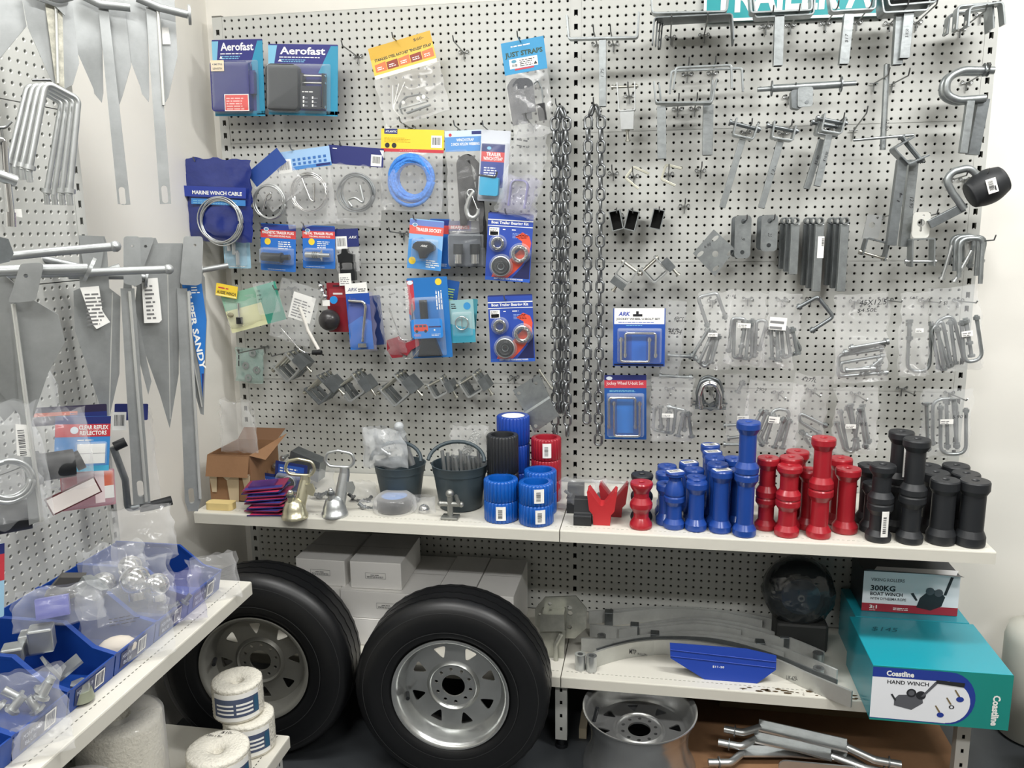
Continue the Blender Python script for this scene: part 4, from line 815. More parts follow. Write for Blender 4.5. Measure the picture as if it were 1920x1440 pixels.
# clamps with keyhole plates
h = H(1640, 440, .12, 'clamp_bracket', 'dull clamp with keyhole plate and tilted U, right of the ring stems', 'bracket', parts=True)
m = M(); m.holed(h.g2((1626, 402), (1654, 404), (1646, 447), (1616, 447)), [circ(*pxs(h.F, 1634, 422), .009), circ(*pxs(h.F, 1645, 408), .004)], 0, .005, ZINC); h.part('plate', m)
m = M(); m.bar(fillet(h.g((1615, 478), (1624, 446), (1664, 456), (1656, 489)), .006), .004, .045, GALD); h.part('clamp', m); m = M(); bolt(m, *h.g((1612, 472), (1661, 486), z=.01), .004); h.part('bolt', m)
h = H(1725, 440, .13, 'clamp_bracket', 'bright clamp with keyhole plate over a square U and cross bolt', 'bracket', parts=True)
x0, y1 = pxs(h.F, 1712, 398); x1, y0 = pxs(h.F, 1741, 446)
m = M(); m.holed(rrect(x0, y0, x1, y1, .01), [circ(*pxs(h.F, 1726, 418), .011), rrect((x0+x1)/2-.003, y0+.018, (x0+x1)/2+.003, y0+.032, .002), circ(*pxs(h.F, 1731, 404), .003)], 0, .004, CHRM if 0 else mat('bright_plate', 'e6e6df', .4, .5)); h.part('plate', m)
m = M(); m.bar(fillet(h.g((1706, 500), (1707, 449), (1748, 447), (1747, 498)), .005), .004, .05, GALV); h.part('clamp', m); m = M(); bolt(m, *h.g((1698, 490), (1754, 490), z=.01), .004, ZINC); h.part('bolt', m)
hook(1646, 408, 'peg hook through the dull keyhole clamp', .15); hook(1728, 406, 'peg hook through the bright keyhole clamp', .15); hook(1700, 405, 'peg hook left of the bright keyhole clamp', .11)
# U-bolts
def ubolt(m, pts, r=.0055, mt=GALV, nuts=True, rad=.02, thr=True):
    pts = [Vector(p) for p in pts]; m.tube(fillet(pts, rad, 7), r, mt, 8)
    for a, b in ((pts[0], pts[1]), (pts[-1], pts[-2])):
        d = (b-a).normalized()
        if nuts: m.hexn(a+d*.004, a+d*.013, r*1.75, mt)
        if thr:
            for i in range(6): m.cyl(a+d*(.014+.0022*i), a+d*(.0152+.0022*i), r*1.08, mt, 8)
    return m
for i in range(4):
    h = H(1800, 470, .16-.035*i, 'u_bolt', ('frontmost', 'second', 'third', 'rearmost')[i]+' of the bare U-bolts hanging in a bunch at the right upright', 'bolt', 'bunch of bare U-bolts')
    dx = (0, -8, -14, 6)[i]; dy = (0, -3, -5, -2)[i]
    h.m = ubolt(M(), h.g((1798+dx-6*(i == 2), 520+dy-i*9), (1800+dx, 448+dy), (1843+dx, 446+dy), (1838+dx-6*(i > 1), 532+dy-i*12)), .0065, GALV, i > 1, .022); h.done()
for i, (a, b) in enumerate((((1767, 520), (1785, 460)), ((1792, 525), (1822, 470)))):
    h = H(*a, .12, 'hex_bolt', ('left', 'right')[i]+' loose bolt slanting through the bare U-bolt bunch', 'bolt'); bolt(h.m, *h.g(a, b), .0055, ZINC, False); h.done()
hook(1822, 452, 'peg hook carrying the bunch of bare U-bolts', .18)
h = H(1530, 585, .14, 'u_bolt', 'dark square U-bolt with two nuts hanging tilted below the ring stems', 'bolt'); h.m = ubolt(M(), h.g((1494, 578), (1533, 556), (1563, 594), (1519, 622)), .0058, GALD, True, .012); h.done()
hook(1520, 560, 'peg hook holding the dark tilted U-bolt', .15)
hook(1690, 728, 'empty peg hook above the black rollers', .14)
# square bolt clamps
def sqclamp(u, v, s, d, label, ang=.7, flip=1, mt=GALD, mt2=GALV, n=2):
    h = H(u, v, d, 'square_clamp', label, 'clamp', parts=True, ang=0); R = Matrix.Rotation(ang*flip, 4, 'Z') @ Matrix.Diagonal((flip, 1, 1, 1)); k = s
    for i in range(n):
        m = M(); z = -.04*i; m.bar([R @ Vector(p) for p in fillet([(-.5*k, .62*k, z), (-.5*k, -.5*k, z), (.5*k, -.5*k, z), (.5*k, .62*k, z)], .008)], .0055, .024, (ZINC if mt2 is GALV else mt2) if i == 0 else mt); h.part('u_strap', m, .0005)
        m = M(); bolt(m, R @ Vector((-.64*k, .45*k, z+.004)), R @ Vector((.66*k, .45*k, z+.004)), .0042); h.part('bolt', m)
    m = M(F=R); m.prism([(.55*k, -.62*k), (1.0*k, -.62*k), (1.0*k, .1*k), (.55*k, .1*k)] if flip > 0 else [(-.45*k, -1.0*k), (.5*k, -1.0*k), (.5*k, -.55*k), (-.45*k, -.55*k)], -.05, .016, mt); h.part('square_tube', m, .002)
    m = M(F=R); bolt(m, (.8*k, -.62*k-.02, 0) if flip > 0 else (0, -1.0*k-.014, 0), (.8*k, -.5*k, 0) if flip > 0 else (0, -.9*k, 0), .0042, BOLT, False); h.part('bolt', m)
    return h
sqclamp(540, 690, .066, .14, 'dull square clamp hanging just below the bent rod bag, leftmost of the clamp row', .75, n=3)
sqclamp(600, 732, .066, .15, 'dull square clamp, second of the row above the left end of the shelf', .75, mt2=GALD, n=3)
sqclamp(660, 728, .066, .14, 'square clamp with bright edges, third of the row', .62, n=3)
sqclamp(742, 733, .072, .15, 'widest square clamp with a cluster of bolts, fourth of the row', .72, n=3)
sqclamp(822, 728, .05, .12, 'small open square clamp, fifth of the row', .5)
sqclamp(884, 724, .056, .12, 'square clamp nearest the folded steel plate', .55, n=3)
sqclamp(1174, 512, .05, .13, 'square clamp with block below, left of the pair beside the chain', .62, -1)
sqclamp(1228, 508, .054, .13, 'square clamp with block at lower right, right of the pair beside the chain', .75, 1, n=3)
# folded plate
h = H(1000, 750, .14, 'folded_plate', 'bright folded steel plate with drilled corners above the coloured ribbed rollers', 'bracket', parts=True)
m = M(); q = h.g2((962, 731), (1012, 700), (1036, 752), (990, 786)); x, y = q[0]
m.holed(h.g2((962, 731), (1011, 701), (1030, 742), (984, 772)), [circ(*pxs(h.F, 973, 737), .006), circ(*pxs(h.F, 1005, 718), .006)], 0, .005, GALV); h.part('upper_flange', m)
a, b = h.g((984, 772), (1030, 742)); a2, b2 = h.g((1003, 807), (1048, 776)); m = M(); m.add([(*a[:2], .005), (*b[:2], .005), (b2[0]*.6+b[0]*.4, b2[1]*.6+b[1]*.4, .02), (a2[0]*.6+a[0]*.4, a2[1]*.6+a[1]*.4, .02)], [(0, 3, 2, 1)], GALV)
m.holed(h.g2((986, 775), (1032, 745), (1049, 777), (1004, 808)), [circ(*pxs(h.F, 1006, 796), .006)], .016, .021, GALV); h.part('lower_flange', m)
m = M(); bolt(m, *h.g((1012, 695), (1036, 730), z=.004), .004); h.part('bolt', m); hook(1010, 706, 'peg hook holding the folded steel plate', .15)
# chains
def chain(paths, label, d, group=None):
    F = Fw(W(*paths[0][0], d)); m = M(); pitch = .0356; r = .0041
    for ptsx in paths:
        P_ = [F.inverted() @ W(u, v, d+dd) for (u, v), dd in zip(ptsx, [0]*len(ptsx))]
        seg = []; L = 0
        for a, b in zip(P_, P_[1:]): seg.append((L, (b-a).length, a, b)); L += (b-a).length
        s = 0; i = 0
        while s < L-.01:
            for s0, l, a, b in seg:
                if s0 <= s+pitch/2 <= s0+l or (a, b) == seg[-1][2:]: break
            dv = (b-a).normalized(); c = a+dv*(s+pitch/2-s0); side = dv.cross(Vector((0, 0, 1))); ang = (radians(12) if i % 2 else radians(-78))+random.gauss(0, .1)
            side = Matrix.Rotation(ang, 4, dv).to_3x3() @ side
            pts = [c+dv*((.0078)*(1 if abs(t) < pi/2 else -1) + .0106*cos(t))+side*(.0118*sin(t)) for t in [pi*(k+.5)/6-pi for k in range(12)]]
            m.tube(pts, r, CHN, 6, True); s += pitch; i += 1
    o = m.build('chain', world=F); return tag(o, label, 'chain', group)
chain([[(1114, 197), (1103, 226), (1102, 400), (1100, 790)], [(1118, 197), (1127, 226), (1126, 400), (1122, 822)]], 'loop of heavy chain hanging in two strands right of the centre upright', .10)
chain([[(1050, 200), (1040, 226), (1040, 400), (1041, 808)], [(1052, 200), (1062, 226), (1062, 500), (1064, 822)]], 'front loop of the chain bundle hanging left of the centre upright', .12)
chain([[(1047, 203), (1050, 240), (1050, 775)], [(1056, 203), (1055, 240), (1056, 770)]], 'rear loop of the chain bundle hanging left of the centre upright', .085)
hook(1052, 210, 'peg hook carrying the chain bundle', .15); hook(1118, 206, 'peg hook carrying the two strand chain loop', .13)
# ------------------------------------------------------------------ U-bolt packs and bags
c = Card((1150, 578), (1248, 578), (1152, 686), .11, 'blister_pack', 'blue and white ARK JOCKEY WHEEL U-BOLT SET card with two square U-bolts', col=P('2450a8'), rad=.002)
c.q(.02, .0, .98, .27, WHT).tx('ARK', .1, .06, .32, .13, P('3b4fb0'), 2, .03, .2).q(.38, .1, .56, .14, INK, 2).q(.44, .05, .49, .1, INK, 2).tx('JOCKEY WHEEL U-BOLT SET', .06, .165, .9, .21, INK, 2, .02).ln(.1, .22, .85, .245, 1, P('4f63b8')).ln(.25, .28, .7, .3, 1, LCY)
c.q(.36, .46, .64, .9, P('1f62c0'), 1).q(.02, .96, .98, .99, P('10183a')).done()
def ub_pair(c, A, B):
    for pts, z in ((A, .014), (B, .024)):
        m = M(); ubolt(m, [(c.X(s), c.Y(t), z) for s, t in pts], .0042, CHRM, True, .008); m.build('u_bolt', c.t)
ub_pair(c, [(.24, .84), (.24, .42), (.82, .42), (.82, .84)], [(.16, .48), (.16, .9), (.7, .9), (.7, .48)]); c.blister(.08, .34, .94, .94, .035, inset=.06)
c = Card((1133, 703), (1212, 703), (1133, 823), .10, 'blister_pack', 'blue card Jockey Wheel U-bolt Set with red stripe, below the ARK card', col=P('20549e'), rad=.002)
c.q(.0, .0, 1, .08, NAVY).q(.0, .08, 1, .2, P('c23f4c')).el(.12, .05, .01, BADGE, 2, .006).tx('Jockey Wheel U-bolt Set', .05, .1, .93, .165, WHT, 2).ln(.12, .22, .85, .26, 2, LCY).q(.3, .34, .68, .9, P('1c72c8'), 1).ln(.1, .95, .9, .97, 1, LCY).done()
ub_pair(c, [(.12, .82), (.12, .34), (.74, .34), (.74, .82)], [(.24, .38), (.24, .92), (.84, .92), (.84, .38)]); c.blister(.05, .28, .95, .95, .032, inset=.06)
hook(1200, 612, 'peg hook above the ARK U-bolt card', .12) if 0 else None
rb = random.Random(5)
def ubag(TL, TR, BL, label, bolts, sticker=None, note=None, d=.13, film_=None, r=.0055, seed=1, square=False, name='u_bolt_bag'):
    F, w_, h_ = card(TL, TR, BL, d); t = thing(name, label, 'package', F, None); L = lambda u, v, z=0.: (*pxs(F, u, v), z)
    bag_geo(M(), w_, h_, .045, film_ or FILM, seed, crump=.007, flat=.1).build('bag', t)
    for k, pts in enumerate(bolts):
        z = -.016+.013*(k % 3)
        m = M()
        if len(pts) == 2: bolt(m, L(*pts[0], z), L(*pts[1], z), r, GALV); m.build('bolt', t)
        else: ubolt(m, [L(u, v, z) for u, v in pts], r, GALV, True, .012 if square else .03); m.build('u_bolt', t)
    if sticker:
        u, v, a, b = sticker; x, y = pxs(F, u, v); m = M(); m.box(x, x+a, y-b, y, .025, .0256, LBL).lines(x+.002, y-b+.002, x+a-.003, y-.002, 2, .0259, P('808080')); m.build('paper_label', t)
    if note:
        m = M()
        for s_, u, v, wd, hh in note: hand(m, s_, *pxs(F, u, v), wd, hh, .018)
        m.build('handwriting', t)
    return t
UB = ubag
UB((1252, 562), (1290, 566), (1252, 705), 'clear bag marked 4PCS 48294 half hidden behind the ARK card', [((1256, 668), (1300, 670)), ((1240, 705), (1300, 708))], None, (('4PCS', 1262, 600, .03, .014), ('48294', 1252, 624, .04, .018)), d=.07, film_=FILM2, seed=2)
UB((1308, 546), (1372, 546), (1290, 690), 'clear bag of square U-bolts with one standing tall, left of the SHS bags', [((1328, 615), (1309, 558), (1345, 550), (1362, 600)), ((1300, 665), (1330, 615)), ((1312, 675), (1338, 618)), ((1325, 680), (1342, 622)), ((1300, 668), (1322, 690), (1335, 675), (1340, 625)), ((1334, 676), (1348, 625))], (1327, 622, .028, .012), None, seed=3, square=True)
UB((1368, 546), (1440, 548), (1362, 685), 'clear bag of square U-bolts with a white sticker, left of the label sheet bag', [((1378, 597), (1376, 672), (1410, 674), (1412, 598)), ((1388, 665), (1400, 600)), ((1398, 668), (1406, 600)), ((1416, 672), (1420, 602), (1440, 602), (1424, 660)), ((1366, 662), (1373, 597), (1398, 598), (1390, 655))], (1382, 604, .038, .014), (('4 - 6$', 1362, 556, .025, .008),), seed=4, square=True)
UB((1443, 545), (1505, 550), (1438, 688), 'clear bag of long bolts with a square white label sheet near its top', [((1442, 620), (1470, 674), (1504, 658), (1483, 618)), ((1448, 670), (1446, 610)), ((1458, 672), (1456, 612)), ((1470, 665), (1466, 612)), ((1482, 664), (1474, 612)), ((1494, 660), (1484, 612))], (1442, 592, .05, .038), None, seed=5, square=True)
UB((1566, 553), (1664, 548), (1566, 718), 'wide clear bag marked 45X12.5 with U-bolts lying flat at the bottom', [((1660, 655), (1575, 668), (1573, 708), (1668, 700)), ((1655, 645), (1580, 662)), ((1660, 640), (1590, 652)), ((1662, 668), (1578, 682), (1580, 700), (1655, 685)), ((1620, 700), (1655, 672)), ((1588, 693), (1640, 690)), ((1652, 700), (1645, 688))], None, (('45X12.5', 1608, 572, .075, .016), ('$4.50E', 1604, 586, .055, .013)), seed=6, square=True)
UB((1690, 550), (1745, 548), (1700, 705), 'clear bag of narrow U-bolts marked SAE with a small sticker', [((1708, 604), (1704, 698), (1746, 698), (1750, 604)), ((1706, 604), (1706, 640))], (1712, 614, .022, .012), (('SAE', 1702, 560, .022, .007),), seed=7)
UB((1742, 545), (1833, 532), (1752, 700), 'bulging clear bag of long U-bolts over the right upright', [((1784, 692), (1754, 606), (1790, 590), (1812, 680)), ((1770, 690), (1758, 612)), ((1800, 600), (1806, 680), (1840, 672), (1828, 590)), ((1795, 680), (1785, 600)), ((1822, 665), (1812, 596)), ((1815, 640), (1806, 596)), ((1765, 695), (1750, 620), (1770, 600), (1788, 690))], (1797, 620, .03, .016), (('$3', 1765, 572, .01, .012),), seed=8, film_=FILM2, d=.15)
UB((1222, 707), (1300, 708), (1220, 826), 'clear bag of square U-bolts with sticker, right of the Jockey card', [((1228, 764), (1224, 808), (1262, 816), (1268, 766)), ((1238, 765), (1240, 806)), ((1252, 806), (1254, 768)), ((1250, 764), (1286, 772), (1283, 812)), ((1272, 815), (1282, 772)), ((1296, 815), (1290, 770))], (1241, 772, .036, .013), None, seed=9, square=True, d=.12)
UB((1357, 702), (1402, 700), (1357, 832), 'clear bag with loose bolts behind the tallest blue roller', [((1362, 800), (1395, 798)), ((1368, 822), (1398, 818)), ((1360, 832), (1398, 832)), ((1385, 735), (1396, 715))], (1381, 777, .035, .013), (('01-0', 1440, 706, .01, .005),), d=.08, seed=10)
UB((1404, 712), (1508, 722), (1408, 842), 'clear bag of round U-bolts and long bolts behind the tallest blue roller', [((1425, 830), (1452, 768), (1485, 772), (1462, 830)), ((1436, 828), (1452, 775)), ((1452, 835), (1470, 780)), ((1420, 822), (1440, 770)), ((1468, 838), (1482, 785)), ((1430, 835), (1410, 800), (1430, 766))], (1440, 777, .032, .02), (('2909', 1416, 730, .03, .01),), seed=11, d=.14)
UB((1490, 700), (1560, 708), (1482, 850), 'clear bag marked 4.277L with two slanting U-bolts, above the red rollers', [((1502, 808), (1520, 838), (1560, 840)), ((1552, 800), (1500, 775), (1498, 790), (1540, 815)), ((1512, 815), (1528, 822))], None, (('4.277L', 1500, 712, .045, .012),), d=.08, seed=12)
UB((1568, 726), (1648, 726), (1566, 852), 'clear bag of U-bolts marked 5.90 hanging over the red rollers', [((1577, 770), (1592, 850), (1614, 845), (1590, 762)), ((1596, 762), (1606, 830)), ((1612, 768), (1622, 840)), ((1620, 765), (1632, 835)), ((1568, 790), (1584, 845), (1600, 850), (1612, 770))], (1582, 792, .03, .013), (('5.90 E', 1602, 795, .03, .009),), seed=13, d=.13)
UB((1728, 730), (1822, 728), (1716, 858), 'clear bag of long round U-bolts marked 5.90 above the black rollers', [((1752, 838), (1752, 752), (1797, 748), (1797, 840)), ((1764, 760), (1764, 852), (1812, 852), (1812, 765)), ((1735, 758), (1738, 845)), ((1778, 758), (1780, 845)), ((1788, 752), (1795, 842))], (1758, 783, .036, .014), (('5.90 E', 1782, 782, .04, .01),), seed=14, d=.13, film_=FILM2)
for u, v, l in ((1402, 560, 'peg hook through the stickered square U-bolt bag'), (1466, 562, 'peg hook through the label sheet bag'), (1602, 565, 'left peg hook through the 45X12.5 bag'), (1664, 562, 'right peg hook through the 45X12.5 bag'), (1732, 563, 'peg hook through the SAE bag'), (1796, 563, 'peg hook through the bulging bag'), (1256, 728, 'peg hook through the bag right of the Jockey card'), (1459, 735, 'peg hook through the bag marked 2909'), (1521, 730, 'peg hook through the bag marked 4.277L'), (1603, 737, 'peg hook through the U-bolt bag over the red rollers'), (1779, 736, 'peg hook through the long U-bolt bag'), (1336, 563, 'peg hook through the tall square U-bolt bag')): hook(u, v, l, .16, .008)
# exhaust clamps nested on one hook
for i in range(5):
    h = H(1330, 735, .17-.028*i, 'muffler_clamp', ('frontmost', 'second', 'third', 'fourth', 'rearmost')[i]+' of five nested muffler clamps between the U-bolt bags', 'clamp', 'nested muffler clamps')
    o = (0, 0, -5, 3, -3)[i]; q = (0, -3, -7, -10, -13)[i]
    h.m = ubolt(M(), h.g((1315+o, 768+q), (1312+o, 742+q), (1318+o, 724+q), (1331+o, 718+q), (1345+o, 724+q), (1351+o, 742+q), (1349+o, 768+q)), .0055, CHRM if i < 2 else GALD, True, .02)
    x0, y0 = pxs(h.F, 1303+o, 765+q); x1, _ = pxs(h.F, 1361+o, 765+q); h.m.bar(fillet([(x0, y0, 0), (x0+.03, y0, 0), ((x0+x1)/2, y0-.012 if i else y0+.001, 0), (x1-.03, y0, 0), (x1, y0, 0)], .01), .003, .016, GALD); h.done()
hook(1331, 727, 'peg hook carrying the nested muffler clamps', .2)
# ------------------------------------------------------------------ things standing on the long shelf
ZS = ZSH+.0006
BLU = mat('blue_polyurethane', '1d4391', .3, coat=.15); BLR = mat('bright_blue_polyurethane', '0d56ae', .28, coat=.2); REDP = mat('red_polyurethane', 'a01f2a', .3, coat=.2)
BLKP = mat('black_roller_rubber', '222427', .45)
RM = {}
def rprof(kind, r, h):
    b = .008; c = min(.023, h*.2); s = r*.72
    if kind == 'straight': o = [(r, c*.8), (s, c*1.5), (s, h-c*1.5), (r, h-c*.8)]
    elif kind == 'wide': s = r*.8; o = [(r, c*1.1), (s, c*1.9), (s, h-c*1.7), (r, h-c*1.1)]
    elif kind == 'spool': s = r*.66; o = [(r, .008), (r*.96, .014), (s, h*.23), (s, h*.33), (r*.97, h*.45), (r, h*.5), (r*.97, h*.55), (s, h*.67), (s, h*.77), (r*.96, h-.014), (r, h-.008)]
    else: s = r*.6; o = [(r, .006), (r*.95, h*.3), (s, h*.62), (s, h*.72), (r*.92, h-.012), (r*.95, h-.006)]
    return [(b, h*.5), (b, 0), (r*.94, 0), (r, .004)]+o+[(r, h-.004), (r*.94, h), (b*1.4, h), (b, h-.003), (b, h*.5)]
def roller_at(x, y, z, kind, r, h, m, label, group, sticker=None, cname='keel_roller'):
    key = (kind, round(r, 4), round(h, 3), m.name, sticker)
    if key not in RM:
        mm = M()
        if kind == 'ribbed':
            mm.lathe([(r*.7, 0), (r*.95, 0), (r, .004), (r, h-.004), (r*.95, h), (r*.72, h), (r*.7, h-.004), (r*.7, 0)], m, 104, ribs=lambda j, i: (1.0 if (j % 4) in (0, 1, 2) else .95) if 1 <= i <= 4 else 1)
        else: mm.sharp = 20; mm.lathe(rprof(kind, r, h), m, 32)
        if sticker == 'top': T = Matrix.Translation((0, 0, h+.0006)) @ Matrix.Rotation(.3, 4, 'Z'); mm.box(-r*.75, r*.75, -r*.42, r*.42, -.0004, 0, LBL, T).barcode(-r*.6, -r*.3, r*.5, r*.3, .0003, INK, T)
        if sticker == 'side':
            vs = []; n = 6
            for i in range(n+1):
                a = -pi/2-.28+.56*i/n+.25
                for zz in (h*.18, h*.86): vs.append(((r+.0012)*cos(a), (r+.0012)*sin(a), zz))
            mm.add(vs, [(2*i, 2*i+2, 2*i+3, 2*i+1) for i in range(n)], LBL, True)
            for k in range(9):
                z0 = h*(.28+.05*k); w = h*random.choice((.02, .03)); vv = []
                for i in range(3):
                    a = -pi/2-.16+.24*i/2+.25
                    for zz in (z0, z0+w): vv.append(((r+.0016)*cos(a), (r+.0016)*sin(a), zz))
                mm.add(vv, [(0, 2, 3, 1), (2, 4, 5, 3)], INK)
        o = mm.build(cname); RM[key] = o.data
        for p in o.data.polygons: pass
        sm = o.data; 
    else: o = bpy.data.objects.new(cname, RM[key]); COL.objects.link(o)
    o.location = (x, y, z); o.rotation_euler = (0, 0, random.uniform(-.2, .2) if sticker is None else random.uniform(-.15, .15))
    return tag(o, label, 'roller', group)
def stack(ub, vb, ut, vt, parts, m, labels, group, d=None):
    """parts: bottom to top (kind, radius, share of height, sticker); base centre pixel (or depth d) and top centre pixel"""
    if d is None: b = WZ(ub, vb, ZS); d = -b.y
    t = W(ut, vt, d); H_ = t.z-ZS; tot = sum(p[2] for p in parts); z = ZS; x = t.x
    for p, l in zip(parts, labels):
        h = H_*p[2]/tot; roller_at(x, -d, z, p[0], p[1], h-.0006, m, l, group, p[3]); z += h
GB, GR, GK = 'blue keel rollers on the shelf', 'red keel rollers on the shelf', 'black keel rollers on the shelf'
# blue
stack(1262, 988, 1266, 883, [('straight', .031, .58, None), ('cone', .029, .42, 'top')], BLU, ['short blue roller at the front left of the blue rollers, under a stickered one', 'waisted blue roller with barcode sticker, stacked at the front left of the blue group'], GB)
stack(1306, 992, 1307, 902, [('straight', .031, 1, None)], BLU, ['single short blue roller standing second in the front row'], GB)
stack(1351, 995, 1354, 880, [('straight', .032, 1, 'top')], BLU, ['blue roller with a sticker on top, just left of the tallest blue stack'], GB)
stack(1398, 1002, 1404, 790, [('straight', .033, .55, None), ('straight', .033, .45, None)], BLU, ['lower roller of the tallest blue stack', 'upper roller of the tallest blue stack'], GB)
for d, u, v, st, l in ((.375, 1306, 893, None, 'blue roller directly behind the single short one'), (.305, 1302, 878, None, 'blue roller third back behind the single short one'), (.235, 1292, 866, 'top', 'stickered blue roller at the back behind the single short one'),
                       (.375, 1346, 868, None, 'blue roller directly behind the stickered tall one'), (.305, 1340, 856, None, 'blue roller third back in the tall column'), (.235, 1336, 846, 'top', 'stickered blue roller fourth back in the tall column'), (.165, 1332, 833, 'top', 'rearmost stickered blue roller of the tall column'),
                       (.36, 1386, 880, None, 'blue roller behind the left side of the tallest stack'), (.28, 1376, 858, None, 'rear blue roller left of the tallest stack'),
                       (.37, 1250, 905, None, 'blue roller behind the waisted one'), (.30, 1248, 885, None, 'rear blue roller behind the waisted one'), (.22, 1251, 872, None, 'rearmost blue roller at the left edge of the blue group')):
    stack(0, 0, u, v, [('straight', .03, 1, st)], BLU, [l], GB, d)
# red spool rollers at the left
stack(1203, 988, 1203, 903, [('spool', .033, 1, None)], REDP, ['red spool shaped roller standing alone in front of a black one'], None)
stack(0, 0, 1204, 888, [('spool', .033, 1, None)], BLKP, ['black spool shaped roller half hidden behind the red spool roller'], None, .34)
# red
stack(1473, 1002, 1481, 872, [('straight', .034, .52, None), ('straight', .034, .48, None)], REDP, ['lower roller of the front left red stack', 'upper roller of the front left red stack'], GR)
stack(1540, 1005, 1545, 820, [('straight', .034, .49, None), ('straight', .033, .51, None)], REDP, ['lower roller of the tallest red stack', 'upper roller of the tallest red stack'], GR)
stack(1586, 996, 1591, 877, [('straight', .035, 1, None)], REDP, ['single tall red roller at the right end of the red group'], GR)
stack(1437, 992, 1441, 857, [('straight', .031, .45, None), ('straight', .031, .55, None)], REDP, ['lower dark red roller beside the tallest blue stack', 'upper dark red roller beside the tallest blue stack'], GR, .37)
for d, u, v, l in ((.37, 1484, 856, 'red roller right behind the front left red stack'), (.29, 1496, 845, 'rear red roller behind the front left red stack'), (.3, 1577, 858, 'rear red roller between the tallest red stack and the single one'), (.35, 1520, 880, 'short red roller hidden left of the tallest red stack'), (.22, 1560, 862, 'rearmost red roller behind the tallest red stack')):
    stack(0, 0, u, v, [('straight', .033, 1, None)], REDP, [l], GR, d)
# black
stack(1660, 1012, 1656, 870, [('straight', .034, .5, 'side'), ('straight', .034, .5, None)], BLKP, ['short black roller at the front left of the black group, white label on its side', 'upper black roller of the front left black stack'], GK)
stack(1709, 1015, 1720, 822, [('straight', .035, .46, None), ('straight', .035, .54, None)], BLKP, ['lower roller of the front tall black stack', 'upper roller of the front tall black stack'], GK)
stack(0, 0, 1691, 808, [('straight', .034, .48, None), ('straight', .034, .52, 'side')], BLKP, ['lower roller of the rear tall black stack', 'upper black roller with white barcode label, in the rear tall stack'], GK, .33)
stack(1767, 1016, 1773, 898, [('wide', .0375, 1, None)], BLKP, ['thick black roller second from the right end of the shelf'], GK)
stack(1822, 1020, 1829, 900, [('wide', .0385, 1, None)], BLKP, ['thick black roller at the right end of the shelf'], GK)
for d, u, v, l in ((.33, 1755, 884, 'thick black roller behind the second one from the right end'), (.24, 1740, 872, 'rearmost thick black roller beside the tall black stacks'), (.33, 1812, 886, 'thick black roller behind the one at the right end'), (.24, 1793, 871, 'rearmost thick black roller near the right end')):
    stack(0, 0, u, v, [('wide', .037, 1, None)], BLKP, [l], GK, d)
for d, u, v, l in ((.35, 1640, 905, 'low black roller left of the front black stack'), (.28, 1632, 870, 'low black roller behind, next to the red rollers')): stack(0, 0, u, v, [('straight', .033, 1, None)], BLKP, [l], GK, d)
# ribbed rollers
def rib(ub, vb, ut, vt, n, r, m, labels, d=None, st=None):
    stack(ub, vb, ut, vt, [('ribbed', r, 1, (st[i] if st else None)) for i in range(n)], m, labels, 'ribbed wobble rollers on the left half of the shelf', d)
rib(939, 972, 939, 896, 2, .0515, BLR, ['lower bright blue ribbed roller of the front left pair, with barcode', 'upper bright blue ribbed roller of the front left pair'], None, ('side', None))
rib(1000, 978, 1005, 902, 2, .052, BLR, ['lower bright blue ribbed roller of the front right pair, with barcode', 'upper bright blue ribbed roller of the front right pair, with barcode'], None, ('side', 'side'))
rib(0, 0, 1013, 880, 2, .05, BLR, ['lower bright blue ribbed roller behind the front right pair', 'upper bright blue ribbed roller behind the front right pair'], .318)
rib(0, 0, 942, 814, 2, .049, BLKP, ['lower smooth black ribbed roller', 'upper black ribbed roller between the blue ones'], .305)
rib(0, 0, 962, 778, 3, .053, mat('deep_blue_ribbed', '16409c', .32), ['bottom roller of the tall rear blue ribbed stack', 'middle roller of the tall rear blue ribbed stack', 'top roller of the tall rear blue ribbed stack with white bore'], .19)
rib(0, 0, 1024, 819, 3, .048, mat('dark_red_ribbed', '9c1f2e', .32), ['bottom red ribbed roller behind the blue ones', 'middle red ribbed roller behind the blue ones', 'top red ribbed roller with white barcode'], .20, (None, None, 'side'))
p = W(962, 778, .19); o = M().lathe([(.0005, -.02), (.0365, -.02), (.0366, 0), (.034, .0005), (.034, -.019)], WHT, 30).build('bore_liner'); o.location = (p.x, -.19, p.z-.002); top = [q for q in COL.objects if q.get('label') == 'top roller of the tall rear blue ribbed stack with white bore'][0]; o.parent = top; o.matrix_basis = top.matrix_basis.inverted() @ Matrix.Translation((p.x, -.19, p.z-.002))
# V block, rubber blocks and bag between the rollers
p = WZ(1128, 985, ZS); F = Matrix.Translation((p.x, p.y, ZS)) @ XZ; RV = mat('red_rubber', 'b3262c', .5)
def vblock(F, w, h, label, m_, dep):
    t = M(F=Matrix.Identity(4)); pr = [(-w*.28, 0), (w*.28, 0), (w*.3, h*.3), (w*.42, h*.42), (w*.5, h*.96), (w*.43, h), (w*.05, h*.56), (-w*.05, h*.56), (-w*.43, h), (-w*.5, h*.96), (-w*.42, h*.42), (-w*.3, h*.3)]
    t.prism(pr, -dep, 0, m_); o = t.build('bow_stop', bev=.003, world=F); return tag(o, label, 'bow stop')
vblock(F, .088, .105, 'red V shaped rubber bow block in front of clear bags', RV, .055)
F2 = Matrix.Translation((p.x+.03, p.y+.075, ZS)) @ XZ; vblock(F2, .088, .10, 'second red V block hidden behind the front one', mat('dark_red_rubber', '8e2028', .5), .05)
